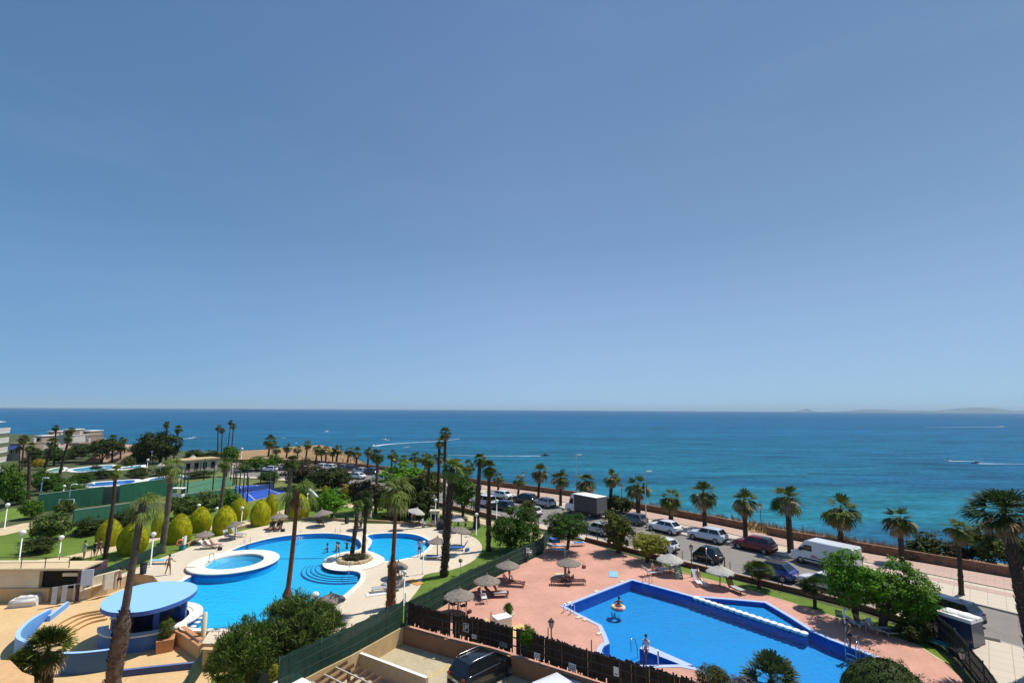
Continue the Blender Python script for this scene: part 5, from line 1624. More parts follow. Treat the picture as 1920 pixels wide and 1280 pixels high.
mbt = MB(); mbt.lathe([(.28 + .09 * math.cos(2 * PI * i / 10), .09 * math.sin(2 * PI * i / 10)) for i in range(11)], 24)
t = simple('lifebuoy_stand', 'orange lifebuoy hanging on a stand beside the topiary on the deck', 'lifebuoy stand', 341, 1030, [('post', tube_mb([(0, 0, 0), (0, 0, 1.35)], .05), m_wplast), ('base', box_mb((.1, -.1, .25), (.5, .4, .5)), m_cloth_t), ('towel', box_mb((.28, .0, 1.0), (.06, .4, .9)), m_wplast)])
o = part('ring', mbt, mat('orange_buoy', (.75, .22, .10), rough=.5), t, loc=(-.3, 0, .75)); o.rotation_euler = (R(90), 0, R(40))
simple('garden_table', 'round table under the pale tilted parasol beyond the children pool', 'table', 777, 987, [('top', MB().lathe([(.5, .7), (.5, .74), (.001, .74)], 20), m_wood), ('leg', tube_mb([(0, 0, 0), (0, 0, .7)], .05), m_wood)])
simple('garden_table', 'blue covered table in the shade of the round clipped tree', 'table', 1040, 1021, [('top', box_mb((0, 0, .72), (1.1, .9, .05)), m_cloth_b), ('cloth', box_mb((0, 0, .5), (1.04, .84, .4)), m_cloth_b), ('leg', tube_mb([(0, 0, 0), (0, 0, .4)], .05), m_wood)], 20)
simple('shower_post', 'wooden shower post standing behind the lone terrace parasol', 'shower', 1060, 1077, [('post', box_mb((0, 0, 1.05), (.22, .12, 2.1)), m_wood), ('head', tube_mb([(0, 0, 2.0), (0, -.35, 2.05)], .03), m_steel), ('base', box_mb((-.3, 0, .02), (1.3, .8, .04)), m_cream)])
simple('shower_post', 'steel shower post beside the standing bather at the angular pool', 'shower', 1586, 1190, [('post', tube_mb([(0, 0, 0), (0, 0, 1.75)], .05), m_wplast), ('head', tube_mb([(0, 0, 1.75), (.1, -.3, 1.75)], .035), m_steel)])
simple('flagged_post', 'thick cream post at the left bottom corner of the big pool', 'post', 380, 1206, [('post', MB().lathe([(.16, 0), (.15, 2.0), (.001, 2.02)], 16), m_cream)], z=PLZ_Z + .5)
simple('bench', 'brown wooden bench on the promenade lawn by the playground', 'bench', 866, 985, [('seat', box_mb((0, 0, .45), (1.5, .4, .06)), m_wood), ('backrest', box_mb((0, .22, .75), (1.5, .06, .4)), m_wood), ('leg', box_mb((-.6, 0, .21), (.08, .36, .42)), m_iron), ('leg', box_mb((.6, 0, .21), (.08, .36, .42)), m_iron)], -30)
simple('playground_slide', 'white slide with ladder in the garden behind the pale drooping palm', 'slide', 589, 940, [('chute', tube_mb([(-.9, 0, 2.0), (0, 0, 1.2), (1.0, 0, .3), (1.4, 0, .25)], .22, 6), m_wplast), ('ladder', tube_mb([(-1.3, 0, 0), (-.95, 0, 2.1)], .06), m_steel)])
simple('kiosk', 'small pale kiosk with bars behind the white globe lamp and tall palms', 'kiosk', 815, 982, [('body', box_mb((0, 0, .85), (1.1, .9, 1.7)), m_cream), ('roof', box_mb((0, 0, 1.77), (1.4, 1.2, .12)), m_cream), ('opening', box_mb((.0, -.47, 1.0), (.7, .06, .8)), m_black)])
simple('chair_stack', 'dark round stack of chairs beside the thick trunk on the deck', 'chair stack', 826, 992, [('base', MB().lathe([(.5, 0), (.6, .6), (.3, 1.2), (.001, 1.3)], 14), m_cloth_d)])

# ================================================================ fences
m_gmesh = mat('green_mesh', (.016, .052, .036), rough=.9, var=.4, scale=1.6, big=.2, bigscale=.6, fine=.35, stretch=(3, 3, .4), see=.16)  # green lowered, shade of the fence painted in
m_gmesh2 = mat('dark_green_mesh', (.012, .040, .030), rough=.9, var=.25, scale=1.2, big=.15, bigscale=.6)
m_reed = mat('shaded_reed', (.058, .034, .021), rough=.95, col2=(.007, .006, .005), scale=3.5, stretch=(5, 5, .35), bump=.5, fine=.35)  # reed colour darkened to carry the shade on the camera side
m_dmesh = mat('black_mesh', (.016, .018, .020), rough=.9, var=.2, see=.22)
m_post = mat('green_post', (.03, .06, .045), rough=.6)
m_screen = mat('green_screen', (.022, .125, .070), rough=.85, var=.12, scale=.5, big=.12, bigscale=.25)


def fence(label, pts, h, m, t_=.05, step=2.6, posth=None, z0=0.0, name='fence', cat='fence', pm=None, ragged=0.0, jit=3):
    P = [Vector(p) for p in pts]
    t = empty(name, P[0], label, cat)
    O = P[0]
    dense = [P[0]]
    for a, b in zip(P, P[1:]):
        n = max(1, int((b - a).length / .35)) if ragged else 1
        for k in range(1, n + 1): dense.append(a.lerp(b, k / n))
    rs = random.Random(len(label))
    hs = [h + (rs.uniform(-ragged, ragged) if ragged else 0) for _ in dense]
    mb = MB()
    if m is m_reed:   # upright reeds with gaps
        for a, b in zip(P, P[1:]):
            L_ = (b - a).length; n = int(L_ / .085); az = math.atan2((b - a).y, (b - a).x)
            gap = 0
            for k in range(n):
                if gap > 0: gap -= 1; continue
                if rs.random() < .035: gap = rs.randrange(1, 3); continue
                q = a.lerp(b, (k + .5) / n) - O; hh = h * rs.uniform(.93, 1.05) + .10 * mnoise.noise(Vector((q.x * .5, q.y * .5, 2)))
                z1 = .02 if rs.random() < .8 else rs.uniform(.05, .3)
                mb.box((q.x + rs.uniform(-.01, .01), q.y + rs.uniform(-.015, .015), z0 + (hh + z1) / 2), (.088, .02, hh - z1), rz=az + rs.uniform(-.15, .15))
    else:
        mb.wall([tuple(p - O + Vector((0, 0, z0))) for p in dense], t_, hs)
    part('panel', mb, m, t)
    if ragged and h > 1:
        for q in (.3, .62, .92):
            part('rail', MB().tube([tuple(p - O + Vector((0, 0, z0 + h * q))) for p in P], .045, 5), pm or m_post, t)
    for a, b in zip(P, P[1:]):
        n = max(1, int((b - a).length / step))
        for k in range(n + (1 if b is P[-1] else 0)):
            q = a.lerp(b, k / n) - O
            mb = MB(); mb.tube([(q.x, q.y, 0), (q.x, q.y, (posth or h + .12) + z0)], .035, 6); part('post', mb, pm or m_post, t)
    return t


fence('green mesh fence along the lawn between the pale deck and the red terrace', GP([(758, 1175), (880, 1105), (1016, 1037), (1032, 1008)]), 1.62, m_gmesh, step=2.5, ragged=.05)
fence('green mesh fence on the tan wall left of the parking', [Vector((x, y, .1)) for x, y, z in PKL], 1.75, m_gmesh, step=1.6, ragged=.06)
fp = [Vector((x, y, .1)) for x, y, z in GP([(758, 1172), (840, 1195), (920, 1214), (1028, 1248), (1110, 1275), (1330, 1346)])]
fence('dark reed screen fence along the front of the red terrace', fp[:], 1.55, m_reed, step=2.4, posth=2.1, ragged=.06, pm=m_iron, t_=.08)
fence('black mesh fence down the right side of the terrace beside the pale pavement', GP([(1700, 1172), (1752, 1196), (1796, 1236), (1850, 1306), (1900, 1380)], .05), 1.75, m_dmesh, step=2.2, ragged=.03)
fence('dark green mesh fence on the left rim of the pale deck', GP([(165, 1099), (215, 1076), (268, 1052), (306, 1034)], .1), .95, m_gmesh2, step=1.8)
fence('thin wire fence along the near pavement of the promenade road', [tuple(Vector((p[0], p[1], .1))) for p in [G(x, yx(L_INNER, x) + 1.2) for x in range(830, 1500, 45)]], .05, m_iron, t_=.03, step=30, posth=1.3)
fence('dark iron fence running down the bottom of the plaza', GP([(376, 1262), (360, 1286), (340, 1330)], PLZ_Z), 1.3, m_gmesh2, step=1.0)
fence('brown iron fence along the left garden path', GP([(-60, 1075), (30, 1070), (110, 1058), (170, 1050)], .0), .04, m_iron, step=1.8, posth=1.1)
# signs on the front fence
m_sign = mat('sign_white', (.72, .71, .68), rough=.5, var=.04)
m_mark = mat('sign_ink', (.03, .03, .035), rough=.6)


def at_fence(px, py):
    """point on the camera side of the front fence seen at px, py"""
    d = ray(px, py)
    for a, b in zip(fp, fp[1:]):
        e = (b - a).normalized(); n = Vector((-e.y, e.x, 0))
        if n.y > 0: n = -n
        t_ = (a - EYE).dot(n) / d.dot(n)
        P = EYE + d * t_
        if -.01 <= (P - a).dot(e) <= (b - a).length + .01: return P + n * .06, math.atan2(e.y, e.x)
    return G(px, py), 0


for lab, px, py, w_, h, kind in (('square black parking sign with a white frame on the dark front fence', 875, 1175, .42, .55, 'P'), ('small white plate right of the black parking sign on the dark fence', 890, 1192, .36, .26, 't'),
                                 ('pale faded plate behind the black parked car', 945, 1207, .75, .42, 'f'), ('white plate left of the lantern on the dark fence', 1008, 1228, .42, .34, 't'),
                                 ('white plate with dark text above the white parked car', 1074, 1249, .48, .40, 't'), ('small white sign with a dark symbol on the dark fence, lower right', 1156, 1257, .30, .48, 's')):
    P, a = at_fence(px, py)
    t = empty('sign_plate', P, lab, 'sign', rz=a)
    mb = MB(); mb.box((0, 0, 0), (w_, .015, h)); part('plate', mb, m_mark if kind in 'Pf' else m_sign, t)
    if kind == 'P':
        mb = MB()
        for c, d in (((-w_ * .44, -.012, 0), (.03, .01, h * .94)), ((w_ * .44, -.012, 0), (.03, .01, h * .94)), ((0, -.012, h * .46), (w_ * .9, .01, .03)), ((0, -.012, -h * .46), (w_ * .9, .01, .03))): mb.box(c, d)
        part('border', mb, m_sign, t)
        mb = MB()
        for c, d in (((-.07, -.013, 0), (.05, .008, .34)), ((.0, -.013, .145), (.16, .008, .05)), ((.0, -.013, 0), (.16, .008, .05)), ((.085, -.013, .072), (.05, .008, .15))): mb.box(c, d)
        part('lettering', mb, m_sign, t)
    else:
        mb = MB()
        rs = random.Random(px)
        if kind == 's': mb.lathe([(.10, -.006), (.10, .006), (.001, .006)], 16); mb.v = [(x, z - .012, y + .08) for x, y, z in mb.v]; mb.box((0, -.012, -.14), (.2, .008, .05))
        else:
            for r_ in range(3):
                x = -w_ * .4
                while x < w_ * .34:
                    l = rs.uniform(.03, .09); mb.box((x + l / 2, -.012, h * (.25 - .25 * r_)), (l, .008, h * .12)); x += l + .025
        part('lettering', mb, m_mark if kind != 'f' else m_greypl, t)

# ================================================================ lamps
m_globe = mat('opal_globe', (.80, .79, .75), rough=.3, var=.02)
m_glass = mat('lantern_glass', (.55, .50, .42), rough=.15, var=.05, spec=.5)


def globe_lamp(label, bx, by, tx, ty, gr=.22, m=None, group='white globe garden lamps'):
    B = G(bx, by, 0); T = AT(tx, ty, B.y)
    h = T.z
    t = empty('globe_lamp', B, label, 'lamp', group)
    mb = MB(); mb.tube([(0, 0, 0), (0, 0, .12), (0, 0, .13), (0, 0, h - gr * .8)], [.09, .09, .055, .05], 10); part('post', mb, m or m_wplast, t)
    mb = MB(); mb.lathe([(.05, 0), (.11, .03), (.11, .07), (.05, .08)], 14, c=(0, 0, h - gr - .04)); part('collar', mb, m or m_wplast, t)
    mb = MB(); mb.sphere((0, 0, h), gr, 10, sz=.92); part('globe', mb, m_globe, t)
    return t


for lab, *a in (('globe lamp on the left lawn beside the pale path', 35, 1058, 45, 998, .28), ('globe lamp in front of the dark tree on the left lawn', 111, 1044, 115, 1007, .25), ('globe lamp right of the drooping foreground palm', 282, 1063, 287, 1001, .24),
                ('globe lamp at the far left corner of the lawn path', 8, 993, 14, 946, .26), ('globe lamp in front of the topiary cone', 369, 994, 372, 947, .22), ('globe lamp half hidden by the slender palm', 404, 990, 405, 953, .22),
                ('globe lamp in front of the slim yellow cones', 452, 986, 453, 952, .22), ('globe lamp beside the grey trunk at the far deck rim', 696, 972, 697, 937, .22), ('globe lamp in front of the small pale kiosk', 816, 984, 818, 937, .22),
                ('globe lamp at the roadside path behind the thin trunk', 893, 1004, 895, 964, .22), ('globe lamp left of the big dense shrub', 931, 986, 932, 939, .22), ('globe lamp with slim pole standing on the pale deck', 793, 1076, 795, 1016, .16),
                ('globe lamp with slim pole near the green fence corner', 757, 1132, 759, 1072, .16), ('globe lamp rising from the olive trees in front of the big pool', 588, 1172, 590, 1115, .27), ('globe lamp behind the green screen', 171, 938, 171, 907, .26),
                ('small globe lamp behind the hedge left of the screen', 117, 940, 116, 911, .24), ('globe lamp by the far pool left of the pines', 275, 886, 275, 862, .3), ('globe lamp by the stone bank', 191, 862, 191, 831, .3),
                ('globe lamp against the sea left of the four tall palms', 369, 866, 370, 843, .3), ('globe lamp at the far bend by the ochre slope', 452, 865, 451, 841, .34), ('globe lamp behind the pale drooping palm in the garden', 576, 946, 577, 926, .2),
                ('globe lamp above the stone pavilion', 397, 878, 397, 858, .3), ('globe lamp by the pines', 283, 870, 283, 846, .3), ('globe lamp seen through the shade trees beyond the deck', 783, 972, 783, 945, .18)):
    globe_lamp(lab, *a[:4], gr=a[4])
simple('bollard_lamp', 'short brown capped lamp on the lawn beside the green fence', 'lamp', 863, 1078, [('post', tube_mb([(0, 0, 0), (0, 0, 1.25)], .035), m_wplast), ('cap', MB().lathe([(.18, 1.2), (.2, 1.4), (.12, 1.5), (.001, 1.52)], 12), m_wood)])


def lantern(label, bx, by, tx, ty, s=1.0, glass=None):
    B = G(bx, by, 0); T = AT(tx, ty, B.y); h = T.z
    t = empty('lantern_post', B, label, 'lamp', 'lantern posts')
    mb = MB(); mb.tube([(0, 0, 0), (0, 0, .35), (0, 0, .38), (0, 0, h - .55 * s)], [.09, .08, .05, .04], 10); part('post', mb, m_iron, t)
    mb = MB(); mb.lathe([(.10 * s, 0), (.19 * s, .36 * s)], 6, c=(0, 0, h - .5 * s), smooth=False); part('glass', mb, glass or m_glass, t)
    mb = MB(); mb.lathe([(.22 * s, 0), (.2 * s, .05 * s), (.08 * s, .16 * s), (.03 * s, .2 * s), (.001, .28 * s)], 6, c=(0, 0, h - .15 * s), smooth=False)
    for k in range(6):
        a = PI / 3 * k; mb.tube([(.10 * s * math.cos(a), .10 * s * math.sin(a), h - .5 * s), (.195 * s * math.cos(a), .195 * s * math.sin(a), h - .13 * s)], .012, 4)
    mb.lathe([(.03, -.06), (.11 * s, 0), (.03, .02)], 6, c=(0, 0, h - .5 * s)); part('cap', mb, m_iron, t)


lantern('black lantern post behind the dark front fence', 1034, 1236, 1033, 1160)
lantern('black lantern post on the terrace left of the black two seat car', 1298, 1081, 1296, 1021)
lantern('lantern post beside the right hand black mesh fence', 1812, 1312, 1808, 1216)
lantern('promenade lantern at the gap in the stone sea wall', 1428, 996, 1425, 944, 1.5, m_globe)
lantern('promenade lantern in front of the dark round seaward bush', 1166, 946, 1165, 908, 1.5, m_globe)
lantern('promenade lantern by the sea wall left of the box truck', 981, 920, 980, 885, 1.5, m_globe)


def street_lamp(label, bx, by, tx, ty):
    B = G(bx, by, 0); T = AT(tx, ty, B.y); h = T.z
    t = empty('street_lamp', B, label, 'street lamp', 'tall street lamps')
    part('pole', MB().tube([(0, 0, 0), (0, 0, h)], [.09, .055], 8), m_steel, t)
    part('arm', MB().tube([(0, 0, h - .05), (.55, 0, h + .03)], .035, 6), m_steel, t)
    part('lamp_head', MB().box((.55, 0, h + .04), (.75, .32, .14)), m_wplast, t)


street_lamp('tall street lamp in front of the promenade palm by the white hatchback', 1212, 990, 1207, 884)
street_lamp('tall street lamp against the sea behind the box truck', 1081, 948, 1078, 853)
street_lamp('street lamp behind the left green screen', 73, 950, 74, 896)
street_lamp('street lamp at the middle of the left green screen', 127, 958, 129, 908)
for i, x in enumerate((1248, 1345, 1395, 1445)):
    pass
POST_I = 0
for x, y0, y1 in ((1268, 1045, 1022), (1359, 1066, 1043), (1411, 1091, 1068), (1467, 1107, 1088), (1002, 985, 962), (888, 962, 938), (1120, 1012, 990)):
    B = G(x, y0, .1); h = AT(x, y1, B.y).z - .1
    o = MB().lathe([(.06, 0), (.055, h * .9), (.07, h * .92), (.04, h), (.001, h)], 10).build('bollard', m_iron, loc=B)
    tag(o, 'slim dark bollard standing on the kerb of the promenade road', 'bollard', 'kerb bollards')
# ================================================================ vehicles
m_tyre = mat('tyre', (.018, .018, .018), rough=.85, var=.1)
m_rim = mat('rim', (.38, .38, .39), rough=.3, metal=.9, var=.05)
m_cglass = mat('car_glass', (.012, .015, .018), rough=.06, var=.05, spec=.7)
m_trim = mat('black_trim', (.022, .022, .022), rough=.7, var=.05)
m_head = mat('headlight_lens', (.65, .66, .68), rough=.1, spec=.7, var=.03)
m_tail = mat('taillight_lens', (.22, .010, .010), rough=.2, spec=.6, var=.05)
m_plate = mat('number_plate', (.68, .68, .66), rough=.4, var=.02)
KCAR = {  # L, W, H, belt, bonnet z, roof rear x, roof front x, rear base x, screen base x (fractions of L from the rear), wheel radius
    'suv': (4.45, 1.84, 1.62, 1.02, 1.0, .13, .58, .035, .72, .34, .12),
    'hatch': (4.1, 1.76, 1.48, .93, .90, .12, .56, .03, .72, .31, .10),
    'saloon': (4.6, 1.8, 1.43, .92, .90, .24, .58, .10, .74, .31, .12),
    'mini': (2.75, 1.62, 1.54, .96, .92, .16, .66, .06, .88, .30, .09),
    'coupe': (4.4, 1.84, 1.56, 1.0, .98, .20, .55, .04, .70, .34, .12),
    'minivan': (4.4, 1.82, 1.82, 1.05, 1.05, .05, .66, .02, .82, .31, .12)}


def body_loft(mb, L, W, zb, zbelt, zbon, xs_, xr, xf):
    """rounded lower body from rear (x=-L/2) to front"""
    st = []
    fr = [0.0, .015, .05, .12, .25, .4, .55, .7, .8, .88, .94, .975, .992, 1.0]
    for f in fr:
        x = -L / 2 + L * f
        if f < .05: w = W / 2 * (.86 + .14 * (f / .05) ** .6); low = zb + .12 * (1 - f / .05); top = zbelt - .22 * (1 - f / .05) ** 1.5
        elif f > .8: w = W / 2 * (1 - .17 * ((f - .8) / .2) ** 2.6); low = zb + .10 * max(0, (f - .93) / .07); top = zbon - .27 * ((f - .8) / .2) ** 2.4
        else: w = W / 2; low = zb; top = zbelt + (zbon - zbelt) * min(1, max(0, (f - .55) / .25))
        st.append((x, low, top, w))
    vs, fs = [], []
    for x, lo, hi, w in st:
        mid = lo + (hi - lo) * .55
        ring_ = [(x, -w * .9, lo), (x, -w * .985, lo + .12), (x, -w, mid), (x, -w * .965, hi - .06), (x, -w * .90, hi), (x, 0, hi + .03), (x, w * .90, hi), (x, w * .965, hi - .06), (x, w, mid), (x, w * .985, lo + .12), (x, w * .9, lo)]
        vs += ring_
    n = 11
    for i in range(len(st) - 1):
        for k in range(n):
            k2 = (k + 1) % n
            fs.append((i * n + k, (i + 1) * n + k, (i + 1) * n + k2, i * n + k2))
    fs.append(tuple(range(n))); fs.append(tuple((len(st) - 1) * n + k for k in reversed(range(n))))
    mb.add(vs, fs, 0, True)


def lerp4(q, u, v):
    a = q[0].lerp(q[1], u); b = q[3].lerp(q[2], u)
    return a.lerp(b, v)


def pane(mb, q, u0, u1, v0, v1, off):
    n = (q[3] - q[0]).cross(q[1] - q[0]).normalized()
    P = [lerp4(q, u0, v0) + n * off, lerp4(q, u1, v0) + n * off, lerp4(q, u1, v1) + n * off, lerp4(q, u0, v1) + n * off]
    mb.add(P, [(0, 1, 2, 3)], 0)


def wheel(parent, x, y, r, s):
    w_ = .21
    mb = MB()
    prof = [(r * .62, -w_ / 2), (r * .9, -w_ / 2), (r, -w_ / 2 + .04), (r, w_ / 2 - .04), (r * .9, w_ / 2), (r * .62, w_ / 2)]
    mb.lathe(prof, 20); mb.v = [(a, c, b) for a, b, c in mb.v]
    t_ = part('wheel', mb, m_tyre, parent, loc=(x, y, r))
    mb = MB(); mb.lathe([(.001, .07), (r * .2, .075), (r * .25, .05), (r * .6, .06), (r * .64, .09)], 20)
    for k in range(5):
        a = 2 * PI * k / 5; mb.box((r * .42 * math.cos(a), r * .42 * math.sin(a), .075), (r * .45, .05, .03), rz=a)
    mb.v = [(a, c * s, b) for a, b, c in mb.v]
    part('rim', mb, m_rim, t_)


def car(label, kind, px, py, paint_m, heading, z=0.0, cat='car', rails=False, roof_m=None, name='parked_car', group=None, plate=True):
    L, W, H, zbelt, zbon, xr, xf, xb, xw, wr, clear = KCAR[kind]
    t = empty(name, G(px, py, z), label, cat, group, rz=heading)
    mb = MB(); body_loft(mb, L, W, .22, zbelt, zbon, None, xr, xf)
    part('body', mb, paint_m, t)
    X = lambda f: -L / 2 + L * f
    wb, wt = W / 2 * .90, W / 2 * .70
    zt = H - .05
    base = [Vector((X(xb), wb, zbelt - .02)), Vector((X(xw), wb * .97, zbon - .0)), Vector((X(xw), -wb * .97, zbon)), Vector((X(xb), -wb, zbelt - .02))]
    roof = [Vector((X(xr), wt, zt)), Vector((X(xf), wt, zt)), Vector((X(xf), -wt, zt)), Vector((X(xr), -wt, zt))]
    mid = [(Vector((X(xr + .13 * (xf - xr)), 0, H))), Vector((X(xr + .75 * (xf - xr)), 0, H))]
    mb = MB()
    left = [base[0], base[1], roof[1], roof[0]]
    right = [base[2], base[3], roof[3], roof[2]]
    front = [base[1], base[2], roof[2], roof[1]]
    rear = [base[3], base[0], roof[0], roof[3]]
    for q in (left, right, front, rear): mb.add(q, [(0, 1, 2, 3)])
    part('cabin', mb, paint_m, t)
    # roof panel, gently domed
    mb = MB(); n = 6; vs = []
    for i in range(n + 1):
        u = i / n; x = X(xr) - .03 + (X(xf) - X(xr) + .05) * u
        for j in range(n + 1):
            v = j / n; y = wt * 1.03 * (2 * v - 1)
            vs.append((x, y, zt - .015 + .075 * (1 - (2 * u - 1) ** 4) * (1 - (2 * v - 1) ** 4) ** .8 + .012))
    mb.add(vs, [(i * (n + 1) + j, (i + 1) * (n + 1) + j, (i + 1) * (n + 1) + j + 1, i * (n + 1) + j + 1) for i in range(n) for j in range(n)], 0, True)
    part('roof', mb, roof_m or paint_m, t)
    for nm, q, cuts in (('side_window', left, ((.06, .5), (.54, .95))), ('side_window', right, ((.05, .46), (.5, .94)))):
        for u0, u1 in cuts:
            mb = MB(); pane(mb, q, u0, u1, .14, .90, .012); part(nm, mb, m_cglass, t)
    mb = MB(); pane(mb, front, .05, .95, .06, .93, .012); part('windscreen', mb, m_cglass, t)
    mb = MB(); pane(mb, rear, .08, .92, .14, .88, .012); part('rear_window', mb, m_cglass, t)
    fx, rx_ = X(.815), X(.185)
    if kind == 'mini': fx, rx_ = X(.83), X(.15)
    for x in (fx, rx_):
        for s in (1, -1):
            mb = MB(); mb.lathe([(.001, .0), (wr * 1.18, 0), (wr * 1.18, -.05)], 22)
            mb.v = [(a, (W / 2 - .015 + c) * s, b) for a, b, c in mb.v]
            part('wheel_arch', mb, m_trim, t, loc=(x, 0, wr + .01))
            wheel(t, x, s * (W / 2 - .07), wr, s)
    for s in (1, -1):
        mb = MB(); mb.sphere((0, 0, 0), .13, 6, sz=.6); mb.v = [(a * 1.5, b * 1.4, c) for a, b, c in mb.v]
        part('headlight', mb, m_head, t, loc=(L / 2 - .17, s * W / 2 * .68, zbon - .26))
        mb = MB(); mb.box((0, 0, 0), (.12, .26, .12), taper=.9); part('taillight', mb, m_tail, t, loc=(-L / 2 + .06, s * (W / 2 * .72), zbelt - .14))
        mb = MB(); mb.box((X(xw) - .25, s * (W / 2 + .08), zbelt + .06), (.14, .2, .13), taper=.8); part('mirror', mb, paint_m if paint_m is not None else m_trim, t)
        mb = MB(); mb.box((0, s * (W / 2 - .005), .30), (L * .52, .03, .14)); part('sill_trim', mb, m_trim, t)
    mb = MB(); mb.box((L / 2 - .02, 0, .46), (.08, W * .62, .22)); part('grille', mb, m_trim, t)
    mb = MB(); mb.box((-L / 2 + .02, 0, .42), (.1, W * .8, .2)); part('bumper', mb, m_trim, t)
    if plate:
        mb = MB(); mb.box((-L / 2 - .006, 0, .68), (.02, .5, .11)); part('number_plate', mb, m_plate, t)
    if rails:
        for s in (1, -1):
            mb = MB(); mb.tube([(X(xr) + .1, s * wt * .98, zt + .05), (X(xr) + .25, s * wt * .98, zt + .10), (X(xf) - .2, s * wt * .98, zt + .10), (X(xf) - .02, s * wt * .98, zt + .03)], .025, 6); part('roof_rail', mb, m_rim, t)
    return t


def road_dir(x):
    a, b = G(x + 20, yx(L_KERB, x + 20)), G(x - 20, yx(L_KERB, x - 20))
    return math.atan2(b.y - a.y, b.x - a.x)      # towards the far left


P_white = paint('car_white', (.72, .73, .75)); P_silver = paint('car_silver', (.40, .42, .46)); P_black = paint('car_black', (.010, .010, .012), .15)
P_red = paint('car_red', (.17, .010, .018)); P_blue = paint('car_blue', (.018, .055, .27)); P_dblue = paint('car_darkblue', (.015, .022, .06)); P_grey = paint('car_grey', (.10, .11, .13)); P_lil = paint('car_lilac_white', (.60, .62, .70))
CG = 'cars parked along the promenade road'
for lab, k, x, y, m, fl, rr in (
        ('white saloon beyond the black car on the far side of the road', 'saloon', 939, 934, P_white, 0, False), ('black car parked on the far side beside the short promenade palm', 'suv', 984, 942, P_black, 0, False),
        ('silver hatchback parked between the black car and the box truck', 'hatch', 1021, 949, P_silver, 0, False), ('dark blue car partly hidden behind the multi stemmed tree', 'hatch', 1187, 981, P_grey, 0, False),
        ('white hatchback parked at the far kerb above the round yellowish tree', 'coupe', 1246, 997, P_white, 0, False), ('silver white car parked left of the dark red one', 'suv', 1327, 1013, P_lil, 0, False),
        ('dark red car parked at the far kerb', 'suv', 1415, 1031, P_red, 0, False),
        ('white small van parked at the near kerb behind the thin palm trunks', 'minivan', 907, 948, P_white, 0, False), ('dark car with light windscreen parked at the near kerb left of the big shrub', 'hatch', 941, 955, P_dblue, 0, False),
        ('white car hidden behind the big dense shrub', 'hatch', 992, 966, P_white, 0, False), ('silver car behind the multi stemmed tree at the near kerb', 'hatch', 1122, 1000, P_silver, 0, False),
        ('white car mostly hidden by the round yellowish tree', 'hatch', 1238, 1031, P_white, 0, False), ('black two seat car with a silver frame parked at the near kerb', 'mini', 1327, 1052, P_black, 0, False),
        ('bright blue car parked at the near kerb', 'coupe', 1446, 1081, P_blue, 0, True), ('white car half hidden by the left tree of the leafy pair', 'hatch', 1545, 1104, P_white, 0, False),
        ('dark blue car in the shade right of the leafy pair', 'suv', 1772, 1158, P_dblue, 0, False)):
    t = car(lab, k, x, y, m, road_dir(x) + (PI if fl else 0), group=CG, roof_m=m_trim if rr else None)
    if k == 'mini':
        for s in (1, -1):
            mb = MB(); mb.tube([(-.95, s * .80, .5), (-.55, s * .825, .75), (-.30, s * .80, 1.0), (-.22, s * .62, 1.5)], .06, 6); part('silver_frame', mb, P_silver, t)
for lab, k, x, y, m in (
        ('dark blue estate car parked far along the promenade', 'suv', 695, 889, P_dblue), ('silver car parked far along the promenade left of the dark blue one', 'saloon', 675, 887, P_silver), ('white car at the near kerb of the far road', 'saloon', 668, 897, P_white),
        ('white van like car at the far road under the green palm', 'minivan', 713, 902, P_white), ('black car parked at the far bend above the dark round tree', 'hatch', 656, 883, P_black), ('dark grey car parked at the far bend', 'hatch', 640, 881, P_grey),
        ('white car far along the road, leftmost of the bend', 'hatch', 600, 879, P_white), ('second white car far along the road at the bend', 'hatch', 617, 880, P_white), ('white car by the clipped street trees', 'saloon', 518, 880, P_white), ('pale car beside the clipped street trees', 'hatch', 504, 884, P_lil)):
    car(lab, k, x, y, m, road_dir(x), group='distant cars parked along the road')

